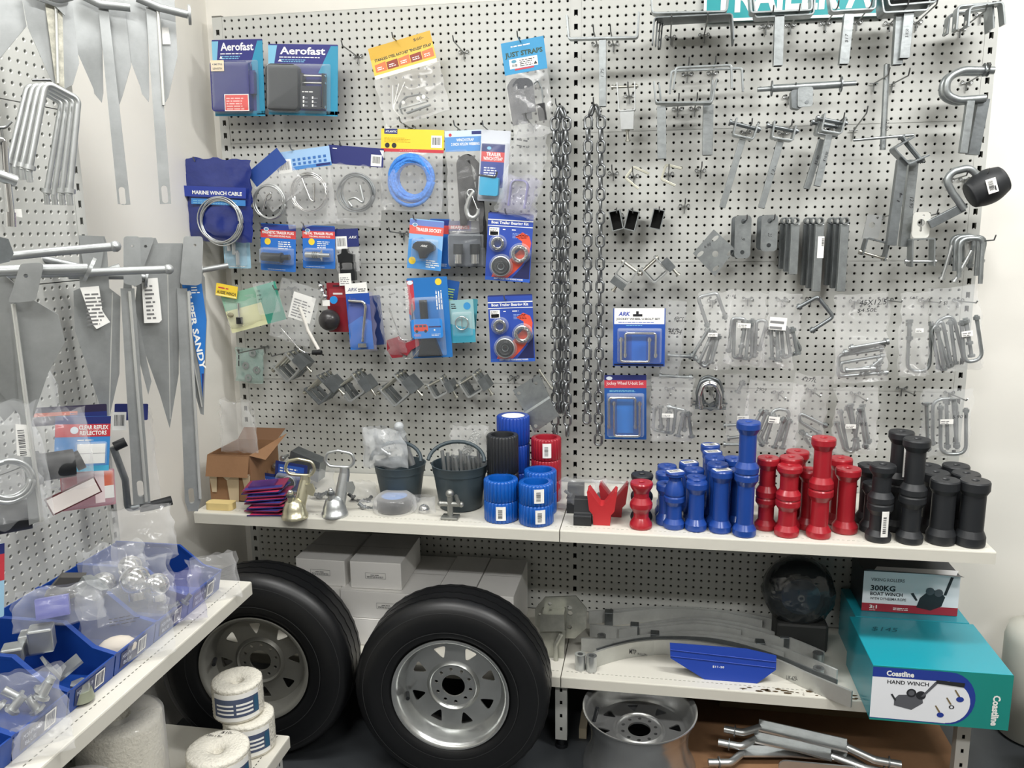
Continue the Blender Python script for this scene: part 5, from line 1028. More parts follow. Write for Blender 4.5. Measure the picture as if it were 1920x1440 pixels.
for u, v, w_, h_, dy, l in ((1092, 985, .052, .075, 0, 'black moulded rubber block left of the red V block'), (1078, 962, .05, .085, .0, 'black rubber block behind the front black block')):
    p = WZ(u, v, ZS); o = M().prism([(0, 0), (.055, 0), (.055, h_*.4), (.04, h_*.45), (.03, h_), (.0, h_)], -w_/2, w_/2, BLKR, Matrix(((0, 0, 1, 0), (-1, 0, 0, 0), (0, 1, 0, 0), (0, 0, 0, 1)))).build('rubber_block', bev=.003); o.location = (p.x, p.y+.05, ZS); tag(o, l, 'rubber block')
def lumpy_bag(u, v, d, w, h, dep, label, film_=None, seed=0, rot=0., lean=0., inner=None, name='plastic_bag', z=None, cat='bag'):
    p = W(u, v, d) if z is None else z; F = Matrix.Translation(p) @ Matrix.Rotation(rot, 4, 'Z') @ XZ @ Matrix.Rotation(lean, 4, 'X')
    t = thing(name, label, cat, F); 
    m = M()
    for side in (1, -1):
        def fn(s, q):
            e = (sin(pi*s)**.5)*(sin(pi*min(1, max(0, q*.85+.12)))**.6); P_ = Vector((s*4+seed*3, q*4, side*2+seed))
            nz = noise.noise(P_)*.35+noise.noise(P_*2.2)*.2
            return ((s-.5)*w*(1-.28*(1-q)*abs(noise.noise(P_*.7))*2)+nz*w*.05*(s in (0, 1)), -h*q+h/2+(noise.noise(P_+Vector((3, 3, 3)))*h*.12 if q in (0, 1) else 0), side*dep/2*e*(1+nz))
        m.sheet(fn, 16, 16, film_ or FILM2)
    m.build('bag', t)
    if inner: inner(t)
    return t
def nuts_inner(n, r, w, h, mt, rad=.012):
    def f(t):
        rr = random.Random(n)
        for i in range(n):
            m = M(); x, y, z = rr.uniform(-w, w), rr.uniform(-h, h), rr.uniform(-.01, .01); a = rr.random()*3
            m.cyl((x, y, z), (x+rad*2*cos(a), y+rad*2*sin(a), z+.004), r, mt, 10).hexn((x, y, z), (x+.006*cos(a), y+.006*sin(a), z+.001), r*1.8, mt); m.build('fitting', t)
    return f
lumpy_bag(1092, 925, .3, .15, .1, .06, 'clear bag of fittings behind the black rubber blocks', seed=3, inner=nuts_inner(4, .005, .04, .03, GALD))
lumpy_bag(1148, 930, .29, .13, .11, .07, 'clear bag with white label behind the red V block', seed=5, inner=nuts_inner(4, .006, .03, .03, GALD))

# ---- left end of the shelf
CARD = mat('brown_cardboard', '8c6849', .8, var=.06, vs=20, bump=.08, bs=90)
CARDD = mat('inside_cardboard', '6f5038', .85)
a, b = WZ(396, 938, ZS), WZ(462, 938, ZS); F = Matrix.Translation((a.x, a.y, ZS)); t = thing('cardboard_box', 'open torn brown cardboard box at the left end of the shelf', 'box', F)
w_, dp, hh = .145, .2, .155
m = M()
for q in ((0, w_, 0, .003, 0, hh), (0, w_, dp, dp+.003, 0, hh), (0, .003, .003, dp, 0, hh), (w_-.003, w_, .003, dp, 0, hh), (0, w_, 0, dp, 0, .003)): m.box(*q, CARD)
m.build('box_body', t)
M().sheet(lambda s, q: (w_*s, -.002-.02*q, hh-.002-.065*q), 1, 4, CARD).build('flap', t)
M().add([(w_, .0, hh), (w_, dp, hh), (w_+.045, dp-.01, hh+.03), (w_+.04, .03, hh-.02)], [(0, 1, 2, 3)], CARD).build('flap', t); M().add([(0, dp, hh), (w_, dp, hh), (w_+.01, dp+.05, hh+.03), (0, dp+.05, hh+.03)], [(0, 1, 2, 3)], CARDD).build('flap', t)
m = M()
for x0, x1, z0, z1 in ((.06, .105, .0, .09), (.0, .03, .03, .095), (.115, .145, .04, .09)): m.add([(x0, -.003, z1), (x1, -.003, z1), (x1-.006, -.003, z0), (x0+.008, -.003, z0)], [(0, 3, 2, 1)], P('c8b698', .3))
m.add([(0, -.0045, .097), (.145, -.0045, .094), (.13, -.005, .085), (.085, -.006, .088), (.065, -.007, .072), (.045, -.006, .088), (.01, -.005, .088)], [(6, 5, 4, 3, 2, 1, 0)], P('e0d4bc', .4)); m.build('packing_tape', t)
lumpy_bag(446, 800, .33, .13, .17, .05, 'tall clear bag standing out of the brown cardboard box', seed=8, film_=FILM)
p = WZ(412, 955, ZS); o = M().prism(rrect(-.045, -.02, .045, .02, .012), 0, .022, mat('yellow_foam', 'd8c184', .8)).build('sponge_pack', bev=.004); o.location = (p.x, p.y+.01, ZS); tag(o, 'flat yellow sponge pack at the front left corner of the shelf', 'package')
# heap of small blister packs
for i in range(8):
    p = WZ(495+random.uniform(-4, 4)-i, 966-1*i, ZS); o = M()
    o.box(-.065, .06, -.045, .05, 0, .003, P(('2d2f6e', '8b3050')[i % 2])).box(-.05, .03, -.03, .03, .003, .0095, film('purple_blister', '5a3f86', .55, .8)).box(-.06, .055, -.044, -.02, .0031, .0035, P(('c23a5e', '3a3c86')[i % 2]))
    o = o.build('blister_pack'); o.location = (p.x+.01, p.y+.04, ZS+.0105*i); o.rotation_euler = (radians(random.uniform(-2, 2)), radians(-4+random.uniform(-1, 1)), radians(random.uniform(-14, 14)))
    tag(o, 'navy and pink blister pack lying in the flat heap right of the cardboard box', 'package', 'flat heap of navy and pink packs')
for u, v, l in ((505, 905, 'blue pack with a small black bearing leaning behind the flat heap'), (545, 885, 'pack with blue label leaning behind the ball couplings')):
    c = Card((u-28, v-22), (u+32, v-12), (u-34, v+30), .26, 'blister_pack', l, col=P('27336e')); c.q(.1, .1, .9, .4, P('2f59b0')).ln(.15, .15, .8, .35, 2, WHT).done()
    m = M(); bearing(m, c.w*.5, -c.h*.65, .003, .022, True); m.build('bearing', c.t); c.blister(.08, .4, .92, .95, .03)
h = H(560, 880, .2, 'tow_hitch', 'dark steel hitch bracket with bolts behind the ball couplings', 'bracket', parts=True)
m = M(); m.prism(h.g2((545, 845), (600, 868), (596, 905), (538, 880)), -.06, .0, GALD); h.part('channel', m, .003)
for u, v in ((532, 858), (518, 872), (530, 878)): m = M(); a0 = h.g((u, v))[0]; m.hexn(a0, (a0[0], a0[1], .012), .01, ZINC).cyl((a0[0], a0[1], -.03), (a0[0], a0[1], .02), .0055, ZINC); h.part('bolt', m)
# ball couplings
def coupling(u, v, label, mt, hs=1., flip=1):
    p = WZ(u, v, ZS); F = Matrix.Translation((p.x, p.y, ZS)) @ Matrix.Rotation(radians(8), 4, 'Z'); t = thing('ball_coupling', label, 'coupling', F)
    m = M(); m.lathe([(.0005, .062), (.014, .06), (.026, .05), (.034, .03), (.037, .012), (.04, .01), (.04, 0), (.034, 0), (.03, .012), (.0005, .04)], mt, 26); m.build('ball_cup', t)
    m = M(); m.cyl((-.006, -.012, .045), (-.006, -.012, .082), .0095, mt, 12).cyl((-.006, -.012, .07), (-.006, -.012, .078), .0125, GALD, 12).ball((-.006, -.012, .084), .008, CHRM, 10); m.build('lock_knob', t)
    m = M(); m.cyl((.012, .01, .03), (.028, .035, .115*hs), .019, mt, 18, r1=.0165).cyl((.028, .035, .11*hs), (.029, .037, .135*hs), .016, mt, 18, r1=.014); m.prism([(.02, .1), (.045, .1), (.052, .08), (.045, .062), (.02, .07)], -.004, .004, mt, XZ @ Matrix.Translation((.01, 0, -.02))); m.build('shank', t)
    m = M()
    pts = fillet([Vector((-.03, 0, -.006)), Vector((-.042, 0, .012)), Vector((-.034, 0, .036)), Vector((.0, 0, .043)), Vector((.042, 0, .034)), Vector((.05, 0, .01)), Vector((.036, 0, -.01)), Vector((.0, 0, -.008))], .018, 5, True)
    m.tube([Vector((.012, .03,   .145*hs))+v_ for v_ in pts], .0048, mt, 9, True); m.build('handle_loop', t)
coupling(553, 970, 'brassy zinc ball coupling with an oval handle, left of its twin', mat('yellow_zinc', 'cfcab0', .3, .9), .92)
coupling(628, 966, 'silver ball coupling with an oval handle, right of its twin', ZINC, 1.06)
for u, v, w_, h__, s, l in ((605, 915, .09, .12, 11, 'crumpled clear bag between the two ball couplings'), (680, 930, .1, .1, 12, 'crumpled clear bag of black parts right of the silver coupling'), (700, 950, .1, .05, 14, 'low clear bag in front of the black tub')):
    lumpy_bag(u, v, .3 if h__ > .06 else .36, w_, h__, .05, l, seed=s, inner=nuts_inner(4, .006, w_*.3, h__*.3, BLK if s == 12 else GALD))
# tubs
TUB = mat('charcoal_plastic_tub', '3a464c', .5)
def tub(ut, vt, d, r, h, label, seed):
    p = W(ut, vt, d); z0 = ZS; h = p.z-z0; F = Matrix.Translation((p.x, -d, z0)); t = thing('plastic_tub', label, 'tub', F)
    m = M(); m.lathe([(.0005, 0), (r*.72, 0), (r*.75, .004), (r*.93, h*.8), (r*.96, h*.8), (r, h*.98), (r*1.02, h), (r*.97, h), (r*.9, h*.8), (r*.7, .008), (.0005, .006)], TUB, 48, ribs=lambda j, i: 1+(.012 if (j//3) % 2 else 0)*(i in (2, 3))); m.build('tub_body', t)
    m = M(); m.tube([(r*1.0*cos(a), r*.5*sin(a)-r*.55+.0, h+.02+.05*sin(a)) for a in [pi*i/14 for i in range(15)]], .006, TUB, 8); m.build('tub_handle', t)
    return t, h
t, hh = tub(750, 868, .27, .082, 0, 'dark plastic tub with a clear bag sticking out, left of its twin', 1)
lumpy_bag(722, 840, .3, .15, .13, .08, 'milky clear bag bulging out of the left plastic tub', film_=film('milky_film', 'e8ecef', .3, .75), seed=21, inner=nuts_inner(3, .008, .04, .03, ZINC, .02))
h = H(762, 830, .26, 'steel_pin', 'bright steel pin with rounded grey cap standing in the left tub', 'pin'); h.m.cyl(*h.g((748, 800), (772, 872)), .013, ZINC, 16).ball(h.g((748, 800))[0], .016, mat('grey_cap', 'b8bcbe', .5)); h.done()
t, hh = tub(862, 868, .3, .088, 0, 'dark plastic tub full of bright bolts, next to the black ribbed roller', 2)
for i in range(9):
    u = 835+i*8; h = H(u, 868, .31-.01*(i % 3), 'long_bolt', 'bright bolt standing upright in the right hand plastic tub', 'bolt', 'bolts in the right plastic tub'); h.m.cyl(*h.g((u-6+(i % 3)*2, 845+(i % 4)*4), (u, 900)), .006, ZINC, 12); h.done()
lumpy_bag(880, 838, .28, .13, .14, .05, 'clear glittering bag standing in the tub of bright bolts', film_=FILM, seed=24)
h = H(892, 815, .27, 'bubble_wrap', 'narrow strip of silvery bubble wrap leaning in the tub of bolts', 'wrap'); h.m.bar(h.g((896, 810), (866, 862)), .03, .004, mat('foil_wrap', 'c8cac6', .25, .5, bump=1., bs=220)); h.done()
# blue disc pack, bag, cast bracket
p = WZ(735, 962, ZS); F = Matrix.Translation((p.x, p.y+.03, ZS)); t = thing('disc_pack', 'round black pack with a blue top disc lying on the shelf edge', 'package', F)
M().lathe([(.0005, .0), (.05, 0), (.055, .008), (.055, .04), (.05, .046), (.0005, .046)], BLKP, 32).build('drum', t); M().lathe([(.04, .0465), (.0005, .048)], P('2b6cb0', .35), 28).build('blue_disc', t)
bag = M(); bag.lathe([(.0005, .056), (.045, .054), (.064, .04), (.07, .01), (.066, .0)], FILM, 30, ribs=lambda j, i: 1+.04*noise.noise(Vector((j*.8, i*2.1, 3)))); bag.build('shrink_film', t)
lumpy_bag(795, 950, .37, .075, .07, .05, 'small clear bag with a bright ball, left of the cast bracket', seed=31, inner=lambda t: M().ball((0, -.01, .0), .018, CHRM).build('ball', t))
p = WZ(840, 978, ZS); F = Matrix.Translation((p.x, p.y+.01, ZS)) @ XZ; t = thing('cast_bracket', 'cast steel bracket with cross arms standing on a square foot by the shelf edge', 'bracket', F); CG = mat('cast_steel', '9b9c98', .45, .8, bump=.3)
M().box(-.026, .026, 0, .008, -.04, .0, CG).build('foot', t, .002); m = M(); m.cyl((0, .006, -.02), (0, .075, -.02), .009, CG).cyl((-.03, .045, -.02), (.034, .045, -.02), .008, CG).ball((0, .078, -.02), .013, CG).ball((-.03, .045, -.02), .009, CG).ball((.034, .045, -.02), .009, CG).cyl((.012, .06, -.05), (.03, .06, .0), .006, CG); m.build('cross_arms', t)
# ------------------------------------------------------------------ base shelf and floor
ZBF = ZB+.0006
BOXM = mat('white_box_card', 'f0eeea', .7, var=.03, vs=6)
def wbox(x0, x1, d, z0, z1, dep, label, lab=True, yaw=0., m_=None, group='white cartons under the long shelf'):
    F = Matrix.Translation(((x0+x1)/2, -d, z0)) @ Matrix.Rotation(yaw, 4, 'Z'); t = thing('carton', label, 'box', F, group); w = (x1-x0)/2; h = z1-z0-.001
    M().box(-w, w, 0, dep, 0, h, m_ or BOXM).build('carton_body', t, .003)
    m = M().add([(-w, -.0006, h+.0007), (w, -.0006, h+.0007), (w, dep, h+.0012), (-w, dep, h+.0012)], [(0, 1, 2, 3)], BOXM)
    m.add([(-w*.98, dep*.5-.0006, h+.0022), (w*.98, dep*.5-.0006, h+.0022), (w*.98, dep*.5+.0006, h+.0022), (-w*.98, dep*.5+.0006, h+.0022)], [(0, 1, 2, 3)], P('8d8a84')); m.build('lid', t)
    if lab:
        q = M(); x, z = w*.5, h*.5; lw, lh = .034, .02; K = Matrix.Translation((0, -.0012, 0)) @ XZ
        for a in ((-lw, lw, -.0006, 0), ): pass
        for a, b, c_, d_ in ((-lw, lw, z-lh/2, z-lh/2+.0008), (-lw, lw, z+lh/2-.0008, z+lh/2), (-lw, -lw+.0008, z-lh/2, z+lh/2), (lw-.0008, lw, z-lh/2, z+lh/2)): q.quad(a, c_, b, d_, 0, P('6a6a6a'), K)
        q.lines(-lw*.5, z+.001, lw*.4, z+.006, 1, 0, P('555555'), F=K, ragged=.1).lines(-lw*.85, z-.007, lw*.85, z-.0, 2, 0, P('555555'), F=K, ragged=.1); q.build('printed_label', t)
    return t
def wx(u, d, z): 
    a = W(u, 1080, d); return a.x
XA0, XA1, XB0, XB1, XC0, XD0, XD1, XE0, XE1 = wx(553, .33, 0), wx(645, .33, 0), wx(657, .33, 0), wx(752, .33, 0), wx(637, .34, 0), -.415, -.296, -.291, -.163
wbox(XC0-.15, XC0-.004, .34, ZBF, .355, .28, 'white carton on the base shelf beneath the left top carton', False)
wbox(XC0, XD0-.004, .35, ZBF, .352, .31, 'bottom white carton directly behind the front tyre', False)
wbox(XC0-.15, XC0-.004, .335, .356, .445, .26, 'white carton in the middle layer at the far left', False)
wbox(XC0, XD0-.004, .345, .353, .448, .31, 'wide white carton with printed label, half hidden by the front tyre')
wbox(XA0, XA1, .32, .446, .537, .24, 'left of the two small white cartons on top of the pile', yaw=-.02)
wbox(XB0, XB1, .33, .449, .543, .24, 'right of the two small white cartons on top of the pile', yaw=.02)
wbox(XD0, XD1, .31, ZBF, .452, .28, 'upright white carton second from the right of the pile', False)
wbox(XE0, XE1, .325, ZBF, .452, .29, 'tall white carton at the right end of the pile', False)
# tyres and wheels
RUB = mat('tyre_rubber', '0f1012', .42); TRD = mat('tyre_tread', '232425', .7)
def wheel(parent, R, w, mt, name='wheel', F=None):
    """steel spoke-hole rim; front face toward +z of F"""
    F = F or Matrix.Identity(4); k = R
    def P_(nm, m, **kw): return m.build(nm, parent, **kw)
    m = M(F=F); m.lathe([(k, w*.5), (k*1.0, w*.5-.004), (k*.965, w*.5-.008), (k*.93, w*.42), (k*.915, w*.3), (k*.865, w*.22), (k*.85, .0), (k*.86, -.2*w), (k*.92, -.35*w), (k, -w*.5+.004), (k, -w*.5), (k*.97, -w*.5), (k*.9, -w*.36), (k*.84, -.2*w), (k*.83, .0), (k*.835, .18*w), (k*.885, .27*w), (k*.9, .4*w), (k*.94, .47*w), (k*.975, .5*w), (k, w*.5)], mt, 64); P_('rim', m)
    def tri(a, r0, r1, s):
        c, sn = cos(a), sin(a); f = lambda r, t: (r*c-t*sn, r*sn+t*c)
        pts = [f(r0, 0), f(r1, s), f(r1, -s)]; return [tuple(q[:2]) for q in fillet([(*q, 0) for q in pts], .006, 3, True)]
    m = M(F=F); z = w*.10; m.holed(circ(0, 0, k*.845, 64), [tri(pi*2*i/8+.2, k*.49, k*.73, k*.12) for i in range(8)]+[circ(0, 0, k*.40, 40)], z-.004, z, mt); dk = P_('wheel_disc', m)
    m = M(F=F); m.lathe([(k*.46, z), (k*.43, z+.006), (k*.41, z+.009), (k*.385, z+.006), (k*.375, z+.0)], mt, 48); z2 = z-.002
    m.holed(circ(0, 0, k*.41, 40), [circ(k*.3*cos(a), k*.3*sin(a), k*.032, 12) for a in [2*pi*(i+.5)/10 for i in range(10)]]+[circ(0, 0, k*.2, 32)], z2-.003, z2+.003, mt); m.build('hub_plate', dk)
    m = M(F=F); m.cyl((-k*.8, -k*.04, w*.2), (-k*.74, -k*.03, w*.44), .006, BLK, 10); m.build('valve', dk)
def tyre(cx, cz, front, R, rr, w, label, yaw, roll, mt, text=False):
    F = Matrix.Translation((cx, -front+w/2, cz)) @ Matrix.Rotation(yaw, 4, 'Z') @ XZ @ Matrix.Rotation(roll, 4, 'Z'); t = thing('trailer_wheel', label, 'wheel', F)
    h = w/2
    prof = [(rr*.97, -h*.7), (rr*1.05, -h*.86), (R*.82, -h), (R*.93, -h*.93), (R*.975, -h*.8), (R*.985, -h*.72)]
    for g in (-.45, 0., .45): prof += [(R*.997, h*(g-.22)), (R, h*(g-.04)), (R*.975, h*(g-.03)), (R*.975, h*(g+.03)), (R, h*(g+.04))]
    prof += [(R*.997, h*.67), (R*.985, h*.72), (R*.975, h*.8), (R*.93, h*.93), (R*.82, h), (rr*1.12, h*.93), (rr*1.05, h*.88), (rr*.985, h*.78), (rr*.97, h*.6)]
    m = M(); m.lathe(prof, RUB, 96, ribs=lambda j, i: 1-.006*((j % 2) == 0)*(5 <= i <= 21)); m.build('tyre', t)
    m = M(); m.lathe([(R*.9, h*.955), (R*.896, h*.963), (R*.892, h*.958)], TRD, 90).lathe([(R*.7, h*1.0), (R*.696, h*1.006), (R*.692, h*1.0)], TRD, 90); m.build('sidewall_ring', t)
    wheel(t, rr, w*.86, mt, F=Matrix.Translation((0, 0, .004)))
    return t
RIMG = mat('galvanised_rim', 'c9cbc9', .26, .85, var=.22, vs=9, bump=.1, bs=60); RIMS = mat('silver_painted_rim', '8d8c85', .42, .5, var=.08, vs=6)
tyre(-.300, .286, .650, .284, .171, .165, 'black trailer tyre on a mottled galvanised rim, nearest of the two standing wheels', .05, .12, RIMG)
tyre(-.912, .306, .635, .296, .168, .17, 'black trailer tyre on a dull silver rim, behind the white rope spools', .10, -.12, RIMS)
# loose rim on the floor
F = Matrix.Translation((.238, -.47, .104)) @ Matrix.Rotation(radians(3), 4, 'X'); t = thing('bare_wheel', 'bare silver wheel rim lying flat on the floor under the base shelf', 'wheel', F); wheel(t, .168, .19, mat('bare_rim_silver', 'c4c5c4', .25, .85, var=.12, vs=12))
# bracket plate stack beside the pile
h = H(1045, 1180, .30, 'axle_bracket', 'galvanised octagonal bracket with bent tubes, standing between the tyre and leaf springs', 'bracket', parts=True)
GB_ = mat('zinc_bracket', 'b4b5ac', .36, .7, var=.25, vs=14)
m = M(); m.holed(h.g2((1022, 1120), (1080, 1118), (1100, 1142), (1099, 1178), (1078, 1197), (1026, 1196), (1003, 1172), (1003, 1142)), [circ(*pxs(h.F, 1031, 1132), .006), circ(*pxs(h.F, 1068, 1140), .008), circ(*pxs(h.F, 1069, 1150), .008), circ(*pxs(h.F, 1068, 1176), .007), circ(*pxs(h.F, 1012, 1152), .005)], -.006, 0, GB_); h.part('octagonal_plate', m)
m = M(); m.prism(h.g2((1017, 1139), (1061, 1139), (1062, 1170), (1016, 1170)), 0, .05, GB_); h.part('square_box', m, .006)
m = M(); m.prism(h.g2((1015, 1172), (1062, 1172), (1058, 1246), (1020, 1250)), .03, .036, GB_); h.part('face_plate', m)
for us in (((1012, 1176), (1009, 1200), (1014, 1232)), ((1055, 1176), (1045, 1195), (1046, 1225), (1053, 1250))): m = M(); m.tube(fillet(h.g(*us, z=.05), .02), .0075, GB_, 10); h.part('bent_tube', m)
m = M(); m.prism(h.g2((1020, 1246), (1058, 1246), (1056, 1262), (1022, 1262)), -.02, .03, GB_); h.part('lower_foot', m)
# leaf springs
SPM = mat('grey_spring_paint', 'c6c8c5', .42, .25, var=.15, vs=14)
def spring(label, layers, hgt=.045, th=.007, eyes=(), clips=(), notes=(), mt=GALD):
    P0 = WZ(*layers[0][0], ZBF+hgt); F = Matrix.Translation((P0.x, P0.y, ZBF)); I = F.inverted(); t = thing('leaf_spring', label, 'leaf spring', F)
    for k, ly in enumerate(layers):
        pts = []
        L = [WZ(u, v, ZBF+hgt) for u, v in ly]; L = [I @ Vector((q.x, min(q.y, -.016-.012*k), q.z)) for q in L]
        # smooth
        n = 24; S = []
        for i in range(n+1):
            s = i/n*(len(L)-1); a = int(min(s, len(L)-2)); f = s-a
            p0, p1, p2, p3 = L[max(a-1, 0)], L[a], L[a+1], L[min(a+2, len(L)-1)]
            S.append(.5*((2*p1)+(p2-p0)*f+(2*p0-5*p1+4*p2-p3)*f*f+(3*p1-p0-3*p2+p3)*f**3))
        m = M(); m.bar([Vector((q.x, q.y, hgt/2)) for q in S], th, hgt, mt, (0, 0, 1)); m.build('leaf', t)
    for u, v, r in eyes: q = I @ WZ(u, v, ZBF+hgt); m = M(); m.lathe([(r*.55, 0), (r*.55, hgt), (r, hgt), (r, 0), (r*.55, 0)], ZINC, 22, Matrix.Translation((q.x, q.y, 0))); m.build('spring_eye', t)
    for u, v in clips: q = I @ WZ(u, v, ZBF+hgt); m = M(); m.box(q.x-.014, q.x+.014, q.y-.02, q.y+.012, 0, hgt+.003, GALD); m.build('clip', t, .002)
    for s, u, v, wd, hh in notes: q = I @ WZ(u, v, ZBF+hgt); m = M(); m.text(s, q.x, .014, wd, hh, -q.y+th*.5+.006, INK, .02, F=XZ, rot=-.05); m.build('handwriting', t)
    return t
spring('rearmost grey leaf spring lying on edge against the pegboard', mt=SPM, layers=[[(1104, 1146), (1160, 1142), (1250, 1134), (1350, 1140), (1440, 1158), (1500, 1180)], [(1140, 1150), (1250, 1140), (1350, 1147), (1430, 1163)]], clips=((1142, 1146),))
spring('second grey leaf spring from the back, with several stacked leaves', mt=SPM, layers=[[(1106, 1170), (1170, 1175), (1220, 1166), (1310, 1157), (1400, 1170), (1480, 1195), (1545, 1222)], [(1160, 1180), (1230, 1170), (1310, 1163), (1400, 1177), (1470, 1198)], [(1200, 1178), (1310, 1169), (1390, 1181)]], clips=((1190, 1170), (1470, 1192)), eyes=((1534, 1224, .016),))
spring('third grey leaf spring from the back, with clips and eye ends', mt=SPM, layers=[[(1090, 1196), (1160, 1198), (1210, 1190), (1300, 1182), (1390, 1192), (1480, 1218), (1570, 1256)], [(1150, 1203), (1220, 1195), (1300, 1189), (1390, 1200), (1470, 1222)]], clips=((1228, 1186), (1425, 1202)), eyes=((1128, 1190, .014), (1535, 1252, .016)))
spring('front pale leaf spring with two bright bushed eyes and printed code', [[(1112, 1224), (1145, 1213), (1190, 1203), (1250, 1199), (1330, 1205), (1440, 1230), (1520, 1264), (1598, 1296)]], .05, .008, eyes=((1088, 1226, .0165), (1109, 1229, .0165)), notes=(('MTP', 1180, 1203, .022, .016), ('ROLLERS', 1196, 1205, .03, .007), ('UK-623-3000', 1474, 1250, .05, .014)), mt=mat('pale_spring_steel', 'bfc0bb', .4, .55, var=.06, vs=20))
spring('thin leaf just behind the front pale leaf spring', [[(1118, 1216), (1190, 1198), (1260, 1193), (1350, 1199), (1450, 1226), (1540, 1262), (1570, 1275)]], .048, .005, mt=GALV)
# blue folded guard
a = WZ(1325, 1274, ZBF); F = Matrix.Translation((a.x, a.y, ZBF)); t = thing('skid_guard', 'blue folded plastic guard with chamfered corners leaning on the front leaf spring', 'guard', F); BG = mat('blue_guard_plastic', '1f3f9c', .4); KK = XZ @ Matrix.Rotation(-.18, 4, 'X')
FF = F @ KK; pts = [pxs(FF, u, v) for u, v in ((1256, 1206), (1400, 1217), (1456, 1230), (1455, 1256), (1416, 1284), (1326, 1277), (1257, 1234))]
M(F=KK).prism(pts, -.006, 0, BG).build('guard_panel', t, .0015); q = [pxs(FF, u, v) for u, v in ((1256, 1206), (1400, 1217), (1456, 1230))]
m = M(F=KK)
for (x0, y0), (x1, y1) in ((pxs(FF, 1257, 1218), pxs(FF, 1455, 1241)), (pxs(FF, 1257, 1230), pxs(FF, 1453, 1252))): m.tube([(x0, y0, .001), (x1, y1, .001)], .0016, BG, 6)
m.text('$11-20', *pxs(FF, 1336, 1252), .034, .007, .0006, WHT, .01); m.build('fold_lines', t)
# film-wrapped wheel
F = Fw(W(1497, 1108, .13)); t = thing('wrapped_wheel', 'jockey wheel wrapped in dark cling film with blue centre, beside the winch boxes', 'wheel', F); DK = film('dark_cling_film', '3a3e40', .55, .85, .1, .5, 30)
M().lathe([(.0005, -.05), (.09, -.05), (.102, -.035), (.105, 0), (.1, .03), (.085, .045), (.05, .04), (.0005, .04)], mat('wheel_black', '141517', .4), 44).build('tyre', t); M().lathe([(.06, .0415), (.058, .048), (.02, .052), (.0005, .052)], mat('dark_blue_hub', '1e3a55', .4), 34).build('hub_disc', t)
M().lathe([(.006, .053), (.006, .058), (.011, .058), (.011, .053)], P('9aa2a6'), 20).build('hub_ring', t)
M().lathe([(.0005, .07), (.03, .068), (.08, .056), (.108, .03), (.112, -.02), (.1, -.055)], DK, 50, ribs=lambda j, i: 1+.05*noise.noise(Vector((j*.9, i*2.3, 1)))).build('cling_film', t)
M().box(-.07, .09, -.185, -.09, -.06, .05, mat('dark_parcel', '2a2b2a', .6)).build('wrapped_base', t, .01)
# winch boxes
TL_ = mat('teal_carton', '1c97a8', .32, coat=.3); TG = mat('teal_green_carton', '1f8a80', .35, coat=.3); BCW = P('eceef2', .55); CB = P('2a3f95', .35)
x0, x1, d0, zt, hb = .862, 1.213, .536, .42, .158
F = Matrix.Translation((x0, -d0, ZBF)); t = thing('winch_carton', 'teal hand winch carton overhanging the front of the base shelf', 'box', F); w_ = x1-x0; h_ = zt-ZBF
m = M(); m.box(0, w_, 0, .29, 0, h_, TL_); m.build('carton_body', t, .002)
m = M(F=Matrix.Translation((0, -.0006, 0)) @ XZ); m.quad(0, 0, w_, h_, 0, TG); pan = [(0, h_*.0+.006), (w_*.56, .004)]+[(w_*.56+w_*.19*sin(a), h_*.5-h_*.475*cos(a)) for a in [pi*i/14 for i in range(15)]]+[(0, h_*.975)]
m.poly(pan, .0003, CB); m.poly([(0, .008), (w_*.55, .007)]+[(w_*.55+w_*.165*sin(a), h_*.43-h_*.38*cos(a)) for a in [pi*i/14 for i in range(15)]]+[(0, h_*.81)], .0006, BCW)
m.quad(0, h_*.8, w_*.5, h_*.98, .0007, CB); m.text('Coastline', w_*.1, h_*.83, w_*.2, h_*.1, .001, WHT, .04).text('HAND WINCH', w_*.11, h_*.69, w_*.3, h_*.07, .001, INK, .02)
m.text('Coastline', w_*.87, h_*.62, h_*.55, w_*.055, .001, WHT, .04, rot=-pi/2)
WG = P('5c5d62', .35); WD_ = P('2c2d30', .35)
m.poly([(w_*.17, h_*.3), (w_*.3, h_*.24), (w_*.38, h_*.38), (w_*.36, h_*.6), (w_*.3, h_*.52), (w_*.2, h_*.5), (w_*.17, h_*.42)], .001, WG).poly(circ(w_*.29, h_*.55, w_*.036, 18), .0012, WD_).poly(circ(w_*.36, h_*.52, w_*.036, 18), .0012, WD_).poly(circ(w_*.29, h_*.55, w_*.022, 18), .0014, WG)
m.poly([(w_*.36, h_*.5), (w_*.38, h_*.5), (w_*.48, h_*.78), (w_*.455, h_*.79)], .0014, WG).poly([(w_*.46, h_*.76), (w_*.66, h_*.72), (w_*.665, h_*.8), (w_*.46, h_*.82)], .0015, WD_).poly([(w_*.14, h_*.5), (w_*.155, h_*.51), (w_*.185, h_*.4), (w_*.175, h_*.38)], .0014, WD_)
for x, y, r in ((.64, .5, .028), (.585, .35, .02), (.51, .19, .026)): m.poly(circ(w_*x, h_*y, w_*r, 16, w_*r*.8), .0012, CB if r > .021 else WD_).poly([(w_*(x-.045), h_*(y+.16)), (w_*(x-.035), h_*(y+.17)), (w_*x, h_*(y+.05)), (w_*(x-.012), h_*(y+.04))], .0012, P('7b6a4a'))
m.poly(circ(w_*.585, h_*.35, w_*.01, 12), .0014, BCW)
m.build('printed_front', t); m = M(); m.text('$145', w_*.12, .2, .07, .03, h_+.0008, P('14606c'), .0, slant=.4); m.build('handwriting', t)
